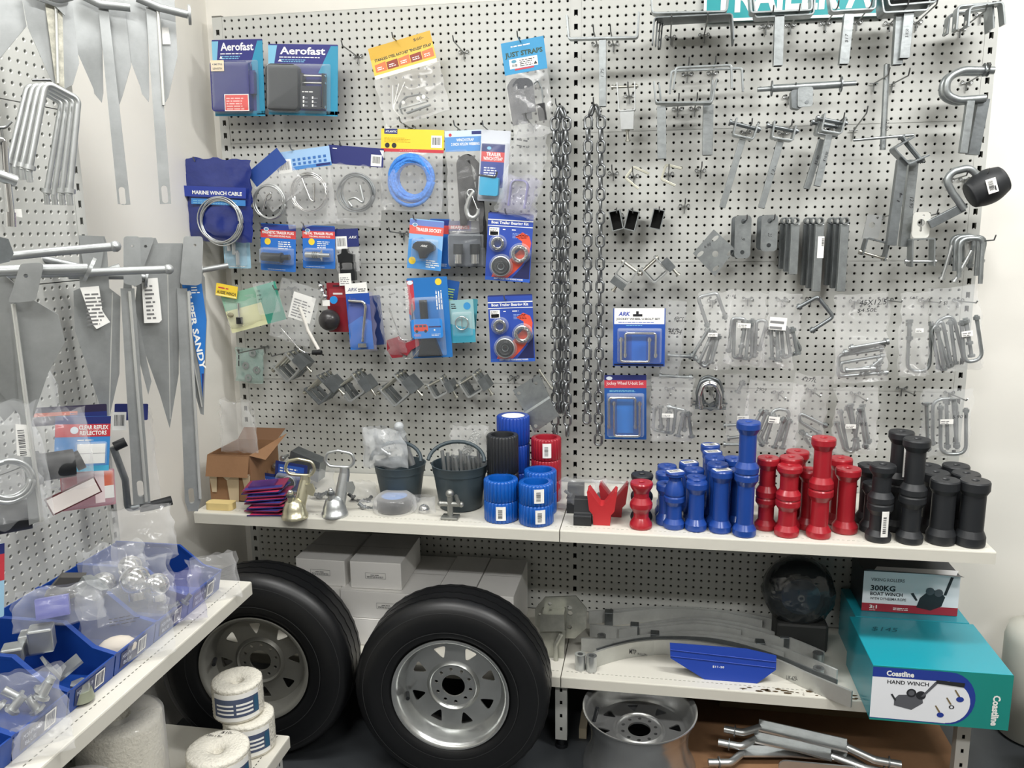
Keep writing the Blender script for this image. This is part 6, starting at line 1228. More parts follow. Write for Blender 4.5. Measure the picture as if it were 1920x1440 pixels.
F = Matrix.Translation((x0+.02, -.235, ZBF)); t = thing('winch_carton', 'second teal carton behind the hand winch carton, carrying the boat winch box', 'box', F); M().box(0, .325, 0, .2, 0, .158, TL_).build('carton_body', t, .002)
zv = ZBF+.1595; a, b = WZ(1615, 1144, zv), WZ(1795, 1156, zv); ht = W(1620, 1070, -a.y).z-zv
F = Matrix.Translation((a.x, a.y, zv)); t = thing('winch_carton', 'white and black 300KG boat winch box with red stripe, stacked on teal cartons', 'box', F); w_ = b.x-a.x; h_ = ht; dp = .155
m = M(); m.box(0, w_, 0, dp, 0, h_, P('2c2e33', .35)); m.build('carton_body', t, .002)
m = M(F=Matrix.Translation((0, -.0006, 0)) @ XZ); m.quad(0, 0, w_, h_, 0, BCW).quad(0, 0, w_, h_*.2, .0003, P('a8323f', .3)); m.text('VIKING ROLLERS', w_*.08, h_*.76, w_*.35, h_*.08, .0006, P('55565c'), .01).text('300KG', w_*.08, h_*.52, w_*.26, h_*.14, .0006, INK, .03).text('BOAT WINCH', w_*.08, h_*.4, w_*.34, h_*.09, .0006, INK, .03).text('WITH DYNEEMA ROPE', w_*.08, h_*.29, w_*.38, h_*.07, .0006, INK, .01).text('3:1', w_*.08, h_*.07, w_*.08, h_*.09, .0006, WHT, .03).text('RATIO', w_*.085, h_*.02, w_*.06, h_*.03, .0006, WHT).lines(w_*.33, h_*.06, w_*.5, h_*.14, 2, .0006, WHT)
m.poly([(w_*.57, h_*.16), (w_*.72, h_*.1), (w_*.83, h_*.22), (w_*.86, h_*.45), (w_*.8, h_*.6), (w_*.7, h_*.62), (w_*.6, h_*.4)], .0008, WD_).poly(circ(w_*.7, h_*.58, w_*.045, 16), .001, WG).poly(circ(w_*.79, h_*.55, w_*.045, 16), .001, WG).poly([(w_*.84, h_*.5), (w_*.87, h_*.5), (w_*.93, h_*.95), (w_*.9, h_*.96)], .001, WD_).poly([(w_*.5, h_*.5), (w_*.53, h_*.52), (w_*.58, h_*.34), (w_*.56, h_*.32)], .001, WD_); m.build('printed_front', t)
m = M(); m.add([(-.0, 0, h_+.001), (w_, 0, h_+.001), (w_+.004, -.02, h_+.004), (w_*.6, -.012, h_+.006), (0.01, -.004, h_+.006)], [(0, 1, 2, 3, 4)], P('3a3b40', .3)).add([(w_*.1, .0, h_+.002), (w_*.95, -.005, h_+.002), (w_, .02, h_+.008), (w_*.15, .02, h_+.008)], [(0, 1, 2, 3)], P('d8d8d8', .3)); m.build('open_flap', t)
# white drums at the right
DR = mat('white_hdpe', 'd9d7cc', .45, var=.03, vs=3)
for x, y, zt, l in ((1.46, -.12, .42, 'white plastic drum with screw cap at the rear right'), (1.425, -.42, .33, 'white plastic drum with screw cap in front, cut by the right edge of the photo')):
    F = Matrix.Translation((x, y, 0)); t = thing('plastic_drum', l, 'drum', F)
    M().lathe([(.0005, 0), (.085, 0), (.098, .01), (.1, zt-.1), (.09, zt-.06), (.05, zt-.035), (.042, zt-.03), (.042, zt-.02), (.0005, zt-.02)], DR, 40).build('drum_body', t)
    M().lathe([(.046, zt-.028), (.048, zt-.004), (.044, zt), (.034, zt), (.032, zt-.004), (.0005, zt-.004)], mat('white_cap', 'ebe9e0', .4), 36, ribs=lambda j, i: 1+.02*(j % 2)*(i < 2)).build('screw_cap', t)
# floor: cardboard, cover strip and bent zinc bars
o = M().box(.37, 1.19, -.6, .02, 0, .004, CARD).build('cardboard_sheet'); tag(o, 'flattened brown cardboard sheet on the floor under the right base shelf', 'cardboard')
o = M().box(.50, 1.05, -.12, .0, .005, .2, mat('dull_brown_carton', '6b5a3f', .8)).build('carton'); tag(o, 'brown carton far back on the floor below the leaf springs', 'box')  # carton in one even dull brown
def bar_floor(pts, z, label, z2=None):
    P0 = WZ(*pts[0], z); F = Matrix.Translation((P0.x, P0.y, 0)); I = F.inverted(); t = thing('stabiliser_bar', label, 'bar', F, 'bent zinc bars on the floor'); L = [I @ WZ(u, v, z) for u, v in pts]
    M().tube(fillet(L[:3], .02), .011, ZINC, 12).build('round_end', t); M().tube(fillet(L[-3:], .02), .011, ZINC, 12).build('round_end', t)
    m = M(); m.bar([L[2], *L[3:-2], L[-3]] if len(L) > 6 else [L[2], L[-3]], .032, .006, ZINC, (0, 0, 1)); m.bar([L[2]+Vector((0, .016, .008)), L[-3]+Vector((0, .016, .008))], .004, .02, ZINC, (0, 0, 1)); m.build('flat_bar', t)
    for k in (0, -1): q = L[k]; d = (L[1]-L[0] if k == 0 else L[-2]-L[-1]).normalized(); c = q+d*.03; m = M(); m.cyl(c, c+d*.003, .018, GALD, 16); m.build('washer', t)
bar_floor([(1358, 1367), (1392, 1374), (1424, 1364), (1500, 1382), (1590, 1402), (1640, 1425), (1690, 1434)], .09, 'rearmost bent zinc bar on the floor at lower right')
bar_floor([(1347, 1392), (1390, 1400), (1415, 1386), (1500, 1404), (1560, 1418), (1620, 1440), (1680, 1452)], .06, 'middle bent zinc bar on the floor at lower right')
bar_floor([(1328, 1430), (1370, 1430), (1392, 1412), (1480, 1412), (1590, 1420), (1640, 1450), (1700, 1462)], .035, 'front bent zinc bar on the floor at lower right')
h = H(1470, 1440, .62, 'zinc_plate', 'rounded zinc plate edge at the very bottom right of the picture', 'plate')
if 1:
    p = WZ(1530, 1440, .03); o = h.m; o.prism(rrect(-.11, -.05, .11, .05, .02), 0, .006, ZINC, Matrix.Rotation(-pi/2, 4, 'X')); ob = o.build('zinc_plate', bev=.001); ob.location = (p.x, p.y-.03, .014); tag(ob, h.l, h.c)
p = WZ(1080, 1400, 0.0); o = M().box(-.012, .012, -.06, .06, 0, .035, mat('timber_offcut', 'b8ad95', .8)).build('timber_offcut'); o.location = (.06, -.30, 0); tag(o, 'pale timber offcut on the floor beside the centre shelf foot', 'timber')
# ------------------------------------------------------------------ left unit
def FV(p, yaw): return Matrix.Translation(p) @ Matrix.Rotation(radians(yaw), 4, 'Z') @ XZ
class HL(H):
    """like H, but placed on the plane x = X of the left unit and turned by yaw (0 faces the back wall's viewer, 90 faces away from the left board)"""
    def __init__(s, u, v, X, yaw, name, label, cat, group=None, parts=False):
        s.F = FV(WX(u, v, X), yaw); s.n, s.l, s.c, s.gr = name, label, cat, group; s.m = M(); s.t = thing(name, label, cat, s.F, group) if parts else None
ANC = mat('galvanised_anchor', 'aeb1b1', .38, .6, var=.2, vs=9, bump=.06, bs=40); ANB = mat('weld_bright', 'd9dad6', .35, .6)
def plate(h, name, pts, z, th=.005, mt=ANC, holes=(), bend=0.): 
    m = M(); m.holed(h.g2(*pts), [[(pxs(h.F, *c)[0]+x, pxs(h.F, *c)[1]+y) for x, y in rrect(-a, -b, a, b, min(a, b)*.95)] for c, a, b in holes], z, z+th, mt); return h.part(name, m)
def rod(h, name, pts, z, r, mt=ANC, cap=None):
    m = M(); m.tube(fillet(h.g(*pts, z=z), .02), r, mt, 12)
    if cap: a, b = [Vector(q) for q in h.g(*cap, z=z)]; m.cyl(a, a+(b-a).normalized()*.006, r*2.4, mt, 20)
    return h.part(name, m)
# upper row
def danforth(label, X, yaw, fl, fr, shank, slot, stock=None, cap=None, spine=None, z0=0., sticker=None, tabs=(), ridges=()):
    h = HL(*shank[0], X, yaw, 'sand_anchor', label, 'anchor', parts=True)
    plate(h, 'fluke', fl, z0+.002); plate(h, 'fluke', fr, z0-.004)
    plate(h, 'shank', shank, z0+.012, .01, ANC, ((slot, .007, .021),) if slot else ())
    if spine: m = M(); m.tube(h.g(*spine, z=z0+.024), .004, ANB, 8); h.part('shank_edge', m)
    if stock: rod(h, 'stock', stock, z0+.03, .0095, ANC, cap)
    for tb, zz in tabs:
        pts = [tuple(q[:2]) for q in fillet([(*q, 0) for q in h.g2(*tb)], .008, 4, True)]; cx = sum(q[0] for q in pts)/len(pts); my = max(q[1] for q in pts)
        m = M(); m.holed(pts, [circ(cx+.004, my-.022, .0035, 12)], z0+zz, z0+zz+.005, ANC); h.part('crown_tab', m)
    for rd in ridges: m = M(); m.tube(h.g(*rd, z=z0+.0055), .0022, ANB, 6); h.part('fluke_ridge', m)
    if sticker:
        m = M(); z = z0+.0235 if len(sticker) < 3 else z0+sticker[2]; pts = h.g2(*sticker[0]); m.prism(pts, z, z+.0006, LBL); xs = [p[0] for p in pts]; ys = [p[1] for p in pts]; (m.barcode if sticker[1] == 'bar' else m.lines)(*( (min(xs)+.005, min(ys)+.006, max(xs)-.012, max(ys)-.01, z+.001, INK) if sticker[1] == 'bar' else (min(xs)+.008, min(ys)+.01, max(xs)-.01, max(ys)-.012, 9, z+.001, P('777777'))), **({'horiz': True} if sticker[1] == 'bar' else {})); h.part('paper_tag', m)
    return h
danforth('galvanised sand anchor in the middle of the upper row, long slotted shank hanging down', -1.02, 32, [(134, -20), (190, -20), (194, 175), (191, 193), (177, 176), (176, 168), (136, 78)], [(190, -20), (230, -20), (246, 122), (229, 182), (224, 195), (208, 195), (200, 60)], [(186, 20), (204, 18), (245, 384), (222, 383)], (230, 368), ((150, -6), (190, 14), (245, 20)), None, None, sticker=None)
danforth('galvanised sand anchor at the right of the upper row, barcode sticker on its fluke', -.94, 32, [(228, -20), (276, -20), (280, 178), (279, 192), (266, 176), (264, 166), (230, 75)], [(280, -20), (326, -20), (333, 105), (316, 182), (308, 195), (296, 190)], [(274, 18), (294, 18), (321, 382), (300, 383)], (309, 365), ((258, 2), (300, 20), (352, 33)), ((352, 33), (366, 34)), ((296, 20), (307, 200)), sticker=(((303, 52), (316, 52), (320, 84), (305, 84)), 'lines', .004))
h = HL(80, 60, -1.0, 40, 'sand_anchor', 'bent fluke anchor with mottled bright spine at the far left of the upper row', 'anchor', parts=True)
plate(h, 'fluke', [(38, -20), (100, -20), (106, 160), (96, 152), (52, 52)], .002); plate(h, 'fluke', [(118, -20), (134, -20), (150, 115), (138, 155), (120, 165)], -.03); plate(h, 'fluke', [(40, -20), (50, 40), (0, 100), (-30, 120), (-10, -20)], -.05)
plate(h, 'shank', [(84, 12), (116, 12), (120, 168), (104, 160)], .014, .008, mat('mottled_zinc', 'c4c2b4', .35, .7, var=.35, vs=60)); rod(h, 'shank_edge', ((104, 14), (108, 160)), .026, .003, ANB); plate(h, 'crown_tab', [(36, -20), (136, -20), (120, 36), (104, 20), (60, 4)], .03)
rod(h, 'stock', ((60, -6), (110, 10), (132, 4)), .05, .008)
# middle row
hc = danforth('sand anchor with creased paper tag on its left fluke, centre of the middle row', -.99, 34, [(148, 441), (196, 443), (200, 455), (205, 540), (226, 556), (224, 700), (201, 800), (141, 620), (138, 545), (150, 540)], [(236, 452), (250, 560), (284, 715), (278, 740), (230, 560)], [(226, 540), (252, 540), (282, 938), (250, 942)], (263, 912), ((15, 514), (200, 509), (226, 500)), None, ((243, 545), (274, 935)), sticker=(((151, 538), (186, 535), (193, 582), (207, 602), (182, 615), (176, 608)), 'lines', .024), tabs=(([(232, 443), (262, 443), (266, 530), (254, 535), (232, 530)], .03), ([(148, 442), (193, 443), (197, 456), (190, 500), (160, 515)], .012)), ridges=(((211, 548), (205, 780)),))
h0 = danforth('sand anchor with long paper tag, right of the middle row', -.93, 34, [(247, 446), (292, 446), (296, 456), (342, 456), (336, 560), (335, 700), (318, 802), (300, 740), (250, 600), (256, 540)], [(342, 456), (384, 520), (388, 600), (382, 778), (376, 776), (340, 640), (334, 540)], [(331, 540), (350, 540), (375, 935), (370, 954), (352, 954), (346, 935)], (358, 925), ((130, 515), (260, 516), (272, 520)), ((272, 520), (280, 521)), ((352, 545), (374, 930)), sticker=(((265, 522), (295, 520), (303, 598), (298, 603), (270, 604)), 'lines', .024), tabs=(([(343, 443), (378, 443), (379, 455), (376, 530), (366, 534), (336, 532)], .03), ([(246, 445), (289, 445), (286, 456), (270, 500), (262, 540)], .012)), ridges=(((314, 512), (319, 785)), ((340, 560), (378, 762))))
h = HL(360, 600, -.93, 34, 'fluke_label', 'blue SUPER SANDY label strip on the right fluke', 'label'); h.F = h0.F.copy(); h.m.prism(h.g2((340, 528), (378, 532), (387, 600), (380, 745), (374, 690)), .0025, .0032, P('2a72c0', .35))
a0, a1 = pxs(h.F, 350, 560), pxs(h.F, 378, 700); L_ = sqrt((a1[0]-a0[0])**2+(a1[1]-a0[1])**2); h.m.text('SUPER SANDY', a0[0]-.004, a0[1]+.02, L_*1.05, .015, .0036, WHT, .03, rot=atan2(a1[1]-a0[1], a1[0]-a0[0])); h.m.lines(0, 0, .02, .02, 3, .0036, WHT, F=Matrix.Translation((*pxs(h.F, 359, 550), 0))); h.m.prism(h.g2((378, 700), (382, 700), (380, 742)), .0036, .004, NAVY); adopt(h.done(), h0.F, h.F, h0.t)
for a, b, X, l in (((376, 507), (428, 498), -1.02, 'short steel stock end poking out right of the right anchor tab'), ((250, 522), (60, 480), -1.0, 'long steel anchor stock crossing behind the tags')):
    h = HL(*a, X, 30, 'anchor_stock', l, 'anchor stock'); h.m.tube(h.g(a, b), .008, ANC, 12).cyl(h.g(a)[0], Vector(h.g(a)[0])+Vector((.006, 0, 0)), .02, ANC, 18); adopt(h.done(), h0.F, h.F, h0.t)
he = danforth('large grey anchor at the left edge of the middle row, barcode sticker on its shank', -.86, 36, [(-30, 480), (60, 560), (110, 590), (122, 640), (90, 700), (60, 790), (40, 780), (-30, 700)], [(-30, 560), (22, 560), (28, 770), (8, 790), (-30, 740)], [(22, 562), (27, 562), (82, 968), (56, 978)], None, ((0, 507), (60, 505), (165, 503)), ((165, 503), (172, 506)), ((27, 568), (80, 970)), sticker=(((31, 790), (60, 792), (66, 852), (34, 848)), 'bar'), tabs=(([(42, 493), (86, 490), (70, 560), (55, 562), (18, 565), (26, 545)], .04),))
h = HL(100, 480, -.9, 34, 'anchor_stock', 'long steel stock from the left edge to the centre anchor crown', 'anchor stock'); h.m.tube(h.g((0, 482), (100, 472), (218, 462)), .0085, ANC, 12).ball(h.g((216, 462))[0], .0115, ANC, 10); adopt(h.done(), hc.F, h.F, hc.t)
h = HL(200, 506, -.9, 34, 'anchor_stock', 'long steel stock reaching the weld of the right anchor crown', 'anchor stock'); h.m.tube(h.g((140, 512), (235, 508), (318, 505)), .0085, ANC, 12).ball(h.g((316, 505))[0], .0115, ANC, 10); adopt(h.done(), h0.F, h.F, h0.t)
# second centre anchor hanging behind, seen as dark flukes
h = HL(300, 900, -1.05, 40, 'bent_crank', 'black gripped crank handle under the centre anchor shank', 'handle', parts=True); rod(h, 'crank_arm', ((212, 838), (235, 900), (240, 955), (262, 950)), -.0, .009, GALD); m = M(); m.tube(h.g((262, 952), (285, 948), (322, 938), z=.0), .013, BLKR, 12); h.part('black_grip', m); h.part('black_grip', M().tube(h.g((214, 838), (236, 828), z=0), .013, BLKR, 12))
# bunch of long square U-bolts
for i in range(4):
    dx = -11*i; h = HL(87, 152, -.92-.035*i, 50, 'long_u_bolt', ('front', 'second', 'third', 'rear')[i]+' of four long square U-bolts hanging at the upper left', 'bolt', 'long square U-bolts at the upper left')
    h.m = ubolt(M(), h.g((54+dx*1.15, 322-i*4), (86+dx, 154+i*1), (147+dx*.95, 186+i*2), (130+dx*1.3, 366)), .0062, ZINC, i in (0, 1, 3), .014)
    for u, v in ((54+dx*1.15, 322-i*4), (130+dx*1.3, 366)):
        a = Vector(h.g((u, v))[0]); h.m.cyl(a-Vector((.0, .02, 0)), a, .0058, ZINC, 8)
    h.done()
h = HL(95, 150, -1.05, 50, 'peg_hook', 'peg hook end above the long square U-bolts', 'hook'); h.m.tube(fillet(h.g((60, 150), (100, 150), (108, 140)), .01), .003, WIRE, 8); h.done()
h = HL(12, 240, -.95, 60, 'peg_hook', 'bright peg hook tip at the left edge beside the long U-bolts', 'hook'); h.m.tube(fillet(h.g((-10, 240), (10, 239), (21, 228)), .01), .003, WIRE, 8).tube(h.g((2, 240), (6, 262)), .0022, WIRE, 7); h.done()
h = HL(10, 330, -.9, 55, 'turnbuckle', 'bright shackle and turnbuckle at the left edge below the hook tip', 'turnbuckle', parts=True)
m = M(); m.tube(fillet(h.g((-8, 325), (-6, 265), (8, 262), (12, 330)), .015), .006, CHRM, 10); h.part('shackle', m); m = M(); m.cyl(*h.g((-4, 328), (30, 340)), .011, ZINC); m.cyl(*h.g((14, 345), (20, 400)), .007, CHRM, 12).cyl(*h.g((18, 398), (19, 425)), .01, CHRM, 12); h.part('body', m)
h = HL(30, 402, -.9, 50, 'paper_tag', 'small white tag at the foot of the turnbuckle', 'label'); h.m.prism(h.g2((18, 392), (40, 392), (42, 408), (26, 405)), 0, .0006, LBL); h.done()
h = HL(8, 470, -.9, 50, 'steel_block', 'dark faceted steel block at the left edge above the anchors', 'block'); h.m.prism(h.g2((-20, 440), (12, 448), (22, 475), (14, 490), (-20, 498)), -.03, .02, GALD); h.done(.004)
# packs on the left board
def lcard(u0, v0, u1, v1, u2, v2, X, yaw, name, label, col, cat='package'):
    P0 = WX(u0, v0, X); F = FV(P0, yaw); a = pxs(F, u1, v1); b = pxs(F, u2, v2); ang = atan2(a[1], a[0]); F = F @ Matrix.Rotation(ang, 4, 'Z')
    c = Card.__new__(Card); c.F = F; c.w = sqrt(a[0]**2+a[1]**2); c.h = abs(pxs(F, u2, v2)[1]); c.t = thing(name, label, cat, F) if name else None; c.m = M(); c.k = .0009; c.part = 'card'
    if col: c.m.prism(rrect(0, -c.h, c.w, 0, .003), 0, .0009, col)
    return c
c = lcard(104, 781, 208, 780, 106, 886, -1.0, 45, 'blister_pack', 'blue and red CLEAR REFLEX REFLECTORS pack on the side board', P('3f86c6'))
c.q(0, 0, 1, .14, NAVY).q(0, .14, 1, .37, P('c23640')).tx('CLEAR REFLEX', .42, .16, .96, .24, WHT, bold=.03).tx('REFLECTORS', .44, .26, .93, .34, WHT, bold=.03).el(.34, .25, .008, BADGE, 2).ln(.4, .4, .8, .44, 1, WHT).q(.4, .5, .92, .86, LBL, 2).q(.4, .67, .92, .68, P('aaaaaa'), 3).q(0, .9, 1, 1, P('4fb3d8')).done(); c.blister(.36, .46, .95, .9, .012)
c = lcard(112, 890, 214, 878, 96, 962, -1.03, 45, 'reflector_pack', 'clear pack of white and orange reflectors below the CLEAR REFLEX pack', P('b98a94'))
c.q(.0, .0, .3, .5, P('b03040')).q(.62, .0, .8, .9, P('f2dede'), 2).q(.8, .05, .98, .45, ORNG, 2).q(.8, .45, .98, .8, LBL, 2).done()
m = M(F=c.F.inverted() @ FV(WX(98, 965, -1.0), 45) @ Matrix.Rotation(.33, 4, 'Z')); m.box(0, .105, -.002, .038, 0, .004, P('5a2a2e')).box(.003, .102, .001, .035, .004, .0046, P('efe6e0')); m.build('white_reflector', c.t); c.blister(.02, .02, .98, .95, .02)
c = lcard(58, 765, 200, 757, 60, 800, -1.06, 45, 'header_card', 'purple and orange header strip behind the CLEAR REFLEX pack', P('2b2440')); c.q(.0, .3, .6, .5, P('c2502c')).q(.5, .4, 1, 1, NAVY).done()
c = lcard(215, 757, 278, 757, 217, 788, -1.08, 40, 'header_card', 'navy header card with barcode tag behind the centre anchor shank', NAVY); c.bc(-.05, .5, .35, 1.6, 2).done()
def lbag(u, v, X, w, h, dep, label, seed, film_=None, inner=None, yaw=45): return lumpy_bag(0, 0, 0, w, h, dep, label, film_, seed, rot=radians(yaw), z=WX(u, v, X), inner=inner)
def blackplug(t):
    M().cyl((-.03, -.03, 0), (.03, -.03, 0), .028, BLKR, 20).cyl((-.04, -.03, 0), (-.03, -.03, 0), .034, BLKR, 20).build('black_bush', t)
    M().cyl((.03, -.03, 0), (.045, -.025, 0), .02, BLK, 16).build('end_cap', t)
lbag(105, 845, -.93, .13, .17, .06, 'clear bag with black ribbed bush in front of the reflectors', 41, FILM, blackplug)
lbag(12, 870, -.86, .13, .22, .06, 'clear bag of pale rings hanging at the left edge', 42, FILM2, lambda t: coil(M(), 0, -.03, 0, .035, 4, .004, ZINC, .1).build('ring_coil', t))
lbag(18, 940, -.9, .12, .11, .07, 'clear bag of dark parts below the bag of pale rings', 43, FILM2, blackplug)
lbag(250, 860, -1.1, .12, .26, .03, 'long clear sleeve behind the centre anchor shank', 44, FILM)
lbag(20, 740, -.9, .16, .12, .05, 'clear bag with bold handwriting beside the big barcode sticker', 45, FILM2, lambda t: M().text('N', .0, -.03, .025, .03, .03, INK, .01, slant=.3).build('handwriting', t))
c = lcard(-12, 1022, 8, 1018, -10, 1160, -.98, 70, 'blister_pack', 'red and pale blue pack cut off by the left edge above the bins', P('9cc4dc')); c.q(0, 0, 1, .14, NAVY).q(0, .14, 1, .5, P('c23a45')).done()
# ------------------------------------------------------------------ blue bins
ZL = .6806; BINB = mat('blue_bin_plastic', '17408f', .4); DKL = P('1a2556', .35)
def cutY(u, v): return WZ(u, v, ZL).y
ys = [cutY(436, 1106), cutY(370, 1156), cutY(301, 1208), cutY(217, 1270), cutY(122, 1342), cutY(17, 1428)]; XF = sum(WZ(u, v, ZL).x for u, v in ((370, 1156), (301, 1208), (217, 1270), (122, 1342)))/4
def bin_(y0, y1, label, code):
    w = abs(y0-y1)-.004; D = XF+1.13; F = FL(min(y0, y1)+.002, ZL, -1.13); t = thing('storage_bin', label, 'bin', F, None); H_, hf = .115, .052
    side = [(0, 0), (D-.012, 0), (D, hf), (D-.05, hf+.012), (D*.62, H_), (0, H_)]; K = Matrix(((0, 0, 1, 0), (0, 1, 0, 0), (1, 0, 0, 0), (0, 0, 0, 1)))
    m = M(); m.prism(side, 0, .003, BINB, K).prism(side, w-.003, w, BINB, K).box(.003, w-.003, 0, .003, 0, D-.012, BINB).box(.003, w-.003, .003, H_, 0, .003, BINB)
    m.add([(.003, 0, D-.012), (w-.003, 0, D-.012), (w-.003, hf, D), (.003, hf, D), (.003, 0, D-.015), (w-.003, 0, D-.015), (w-.003, hf, D-.004), (.003, hf, D-.004)], [(0, 1, 2, 3), (5, 4, 7, 6), (3, 2, 6, 7)], BINB); m.build('bin_body', t)
    m = M()
    for x in (-.0012, w-.0028): m.bar([(x+.002, H_, 0.0), (x+.002, H_, D*.62), (x+.002, hf+.012, D-.05), (x+.002, hf, D)], .006, .006, BINB, (1, 0, 0))
    m.build('bin_rim', t)
    T = Matrix(((1, 0, 0, 0), (0, 1, -.0, 0), (0, .22, 1, D-.0105), (0, 0, 0, 1))); m = M(); m.quad(w*.12, .008, w*.78, hf*.86, 0, DKL, T).text(code, w*.16, .028, w*.34, .009, .0004, P('cfd6ea'), F=T).text('BLUE', w*.2, .013, w*.2, .008, .0004, P('cfd6ea'), F=T).quad(w*.55, .01, w*.76, hf*.84, .0004, LBL, T); m.barcode(w*.57, .013, w*.74, hf*.78, .0008, DKL, T); m.build('bin_label', t)
    return t
for i, l in enumerate(('farthest blue bin on the side shelf, tall back behind clear bags', 'second blue bin from the far end, zip bag leaning over its front', 'third blue bin from the far end, large zip bag of white parts', 'fourth blue bin from the far end, with loose steel blocks and a hex bolt', 'nearest blue bin on the side shelf, small zip bag over its label')): bin_(ys[i], ys[i+1], l, 'M20-PVA-%02d' % (16+i))
bin_(ys[5], ys[5]-.2, 'blue bin cut off by the bottom left corner of the photo', 'M20-PVA-22')
def binbag(u, v, X, w, h, dep, label, seed, inner=None, film_=None, yaw=35, lean=-.3): return lumpy_bag(0, 0, 0, w, h, dep, label, film_ or FILM2, seed, rot=radians(yaw), lean=lean, z=WX(u, v, X), inner=inner)
def balls(lst, mt=None):
    def f(t):
        for x, y, z, r in lst: M().ball((x, y, z), r, mt or CHRM, 24).cyl((x, y-r*1.3, z), (x, y-r*.8, z), r*.6, mt or CHRM, 14).build('tow_ball', t)
    return f
binbag(215, 1085, -.98, .15, .16, .09, 'clear bag with two chrome tow balls resting on the bins against the board', 51, balls(((-.025, -.01, 0, .03), (.035, .02, .0, .028))))
binbag(255, 1105, -.90, .17, .14, .08, 'clear bag with a large bright tow ball in front of the other tow balls', 52, balls(((.0, .02, .0, .034), (.045, .0, -.01, .028))))
binbag(268, 1000, -.96, .15, .13, .04, 'flat empty zip bag with glittering creases standing above the tow balls', 53, film_=FILM)
binbag(235, 1165, -.86, .19, .17, .06, 'large zip bag with handwriting spilling over the third bin', 54, lambda t: (M().lines(-.03, .0, .03, .02, 3, .035, P('5a5a5e'), th=.2).build('handwriting', t), M().ball((-.02, -.05, 0), .03, P('d9cfc0', .5), 14, sq=(1.3, .8, .6)).build('white_parts', t)))
binbag(330, 1120, -.84, .13, .12, .05, 'zip bag with pinkish seal over the second bin', 55, nuts_inner(4, .006, .03, .03, GALV), VIO)
binbag(400, 1085, -.83, .13, .12, .03, 'clear bag sticking out past the farthest bin toward the wheels', 56, film_=FILM)
binbag(110, 1135, -.93, .17, .08, .06, 'clear bag with violet parts lying on top of the nearer bins', 57, lambda t: M().box(-.04, .02, -.02, .02, -.01, .02, P('5f63a8')).build('violet_block', t))
binbag(50, 1330, -.86, .14, .14, .06, 'zip bag of pale fittings lying in the nearest bin', 58, nuts_inner(6, .008, .04, .04, ZINC, .016))
binbag(80, 1385, -.80, .1, .06, .02, 'small flat zip bag folded over the nearest bin label', 59, film_=FILM)
h = HL(125, 1105, -1.02, 30, 'bent_plate', 'dark grey bent plate leaning behind the clear bags on the bins', 'plate'); h.m.prism(h.g2((82, 1118), (112, 1083), (160, 1083), (140, 1120), (118, 1128)), -.03, 0, mat('dark_plate', '4f4d4a', .5)); h.done(.002)
h = HL(175, 1095, -.96, 30, 'hex_socket', 'dull hexagonal steel block between the tow ball bags and the dark plate', 'socket'); h.m.hexn(*h.g((166, 1112), (180, 1092)), .032, GALV); h.done(.002)
for u0, v0, X, w, hh, l in ((58, 1212, -.96, .045, .045, 'square steel tube block leaning left in the fourth bin'), (75, 1205, -.93, .045, .05, 'upright square steel tube block in the fourth bin'), (22, 1232, -.97, .04, .03, 'small pale steel block behind the square tube blocks')):
    p = WX(u0, v0, X); F = Matrix.Translation(p) @ Matrix.Rotation(radians(30), 4, 'Z') @ XZ; m = M(); m.box(-w/2, w/2, -hh/2, hh/2, -.04, 0, ZINC); o = m.build('steel_block', bev=.004, world=F); tag(o, l, 'block')
p = WX(108, 1262, -.9); o = M().prism([(0, 0), (.05, 0), (.05, .006), (.006, .006), (.006, .05), (0, .05)], -.02, .02, ZINC).build('angle_bracket', world=Matrix.Translation(p-Vector((0, 0, .01))) @ Matrix.Rotation(.9, 4, 'Z') @ XZ @ Matrix.Rotation(.5, 4, 'Z')); tag(o, 'small bright angle bracket tilted in the fourth bin', 'bracket')
p = WX(150, 1280, -.85); t = thing('hex_bolt', 'fat zinc hex bolt head up in the front of the fourth bin', 'bolt', Matrix.Translation(p-Vector((0, 0, .035)))); M().hexn((0, 0, .02), (0, 0, .036), .019, ZINC).build('bolt_head', t, .001); M().cyl((0, 0, -.0), (0, 0, .02), .024, mat('olive_washer', '9a9f8c', .45, .5), 20, r1=.02).build('washer_stack', t)
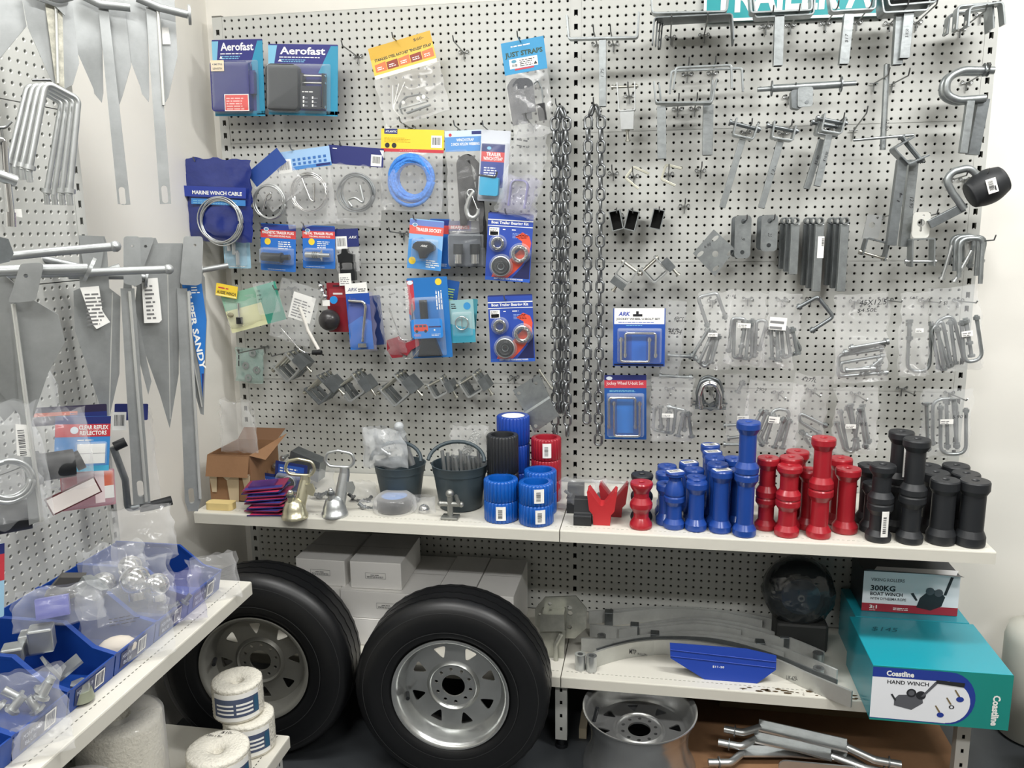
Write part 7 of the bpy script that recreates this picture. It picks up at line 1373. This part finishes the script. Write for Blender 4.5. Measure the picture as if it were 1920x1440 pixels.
# rope spools on the low shelf
ZLL = .2336; RP_ = mat('white_rope', 'e3dfd2', .8, bump=1., bs=140, var=.08, vs=60)
def spool(x, y, z, r, h, label, lab=True, wrap=False, th0=-1.2):
    F = Matrix.Translation((x, y, z)); t = thing('rope_spool', label, 'rope', F); n = 90
    m = M(); prof = [(.012, h*.45), (.014, h*.9), (r*.45, h*.985), (r*.8, h), (r*.95, h*.985)]+[(r*(1+(.012 if k % 2 else -.008)), h*(.96-.92*k/26)) for k in range(27)]+[(r*.95, 0), (.0005, 0)]
    m.lathe(prof, RP_, n, ribs=lambda j, i: 1+.012*sin(j*1.9+i*2.2)+.006*sin(j*.7)); m.build('rope_winding', t)
    if lab:
        m = M(); R1 = r*1.035; z0, z1 = h*.12, h*.86; K = 18
        def patch(a0, a1, q0, q1, mt, k=0.): 
            nn = max(2, int(K*(a1-a0)/1.9)); vs = []
            for i in range(nn+1):
                a = th0+a0+(a1-a0)*i/nn
                for q in (q0, q1): vs.append(((R1+k)*cos(a), (R1+k)*sin(a), h*q))
            m.add(vs, [(2*i, 2*i+2, 2*i+3, 2*i+1) for i in range(nn)], mt, True)
        patch(-.95, .95, .1, .88, LBL); patch(-.93, .93, .22, .74, P('4a5570'), .0006)
        for q in (.3, .42, .54): patch(-.8, -.1, q, q+.05, LBL, .0012); patch(.0, .65, q, q+.06, LBL, .0012)
        patch(.7, .9, .24, .7, P('2f5a78'), .0012); m.build('wrap_label', t)
    if wrap: M().lathe([(r*.3, h*1.01), (r*.9, h*1.02), (r*1.05, h*.98), (r*1.06, h*.02)], FILM, 40, ribs=lambda j, i: 1+.02*noise.noise(Vector((j*.8, i*2., 5)))).build('shrink_wrap', t)
    return t
spool(-.792, -.872, ZLL, .066, .096, 'lower labelled white rope spool of the stack beside the silver wheel')
spool(-.820, -.868, ZLL+.0975, .065, .097, 'upper labelled white rope spool of the stack beside the silver wheel', th0=-1.15)
sp = spool(-.783, -1.045, ZLL, .075, .115, 'white rope spool with handwriting on top, in front of the stacked spools', th0=-.9)
spool(-1.02, -1.08, ZLL, .098, .20, 'large shrink wrapped cream rope spool under the side shelf', False, True)
spool(-1.0, -1.29, ZLL, .09, .15, 'cream rope spool nearest the camera under the side shelf', False, True)
m = M(F=Matrix.Translation((0, 0, .1165))); hand(m, '50m x 8m', -.05, .035, .04, .008, 0); hand(m, '$10-', -.02, .05, .03, .01, 0); m.build('handwriting', sp)
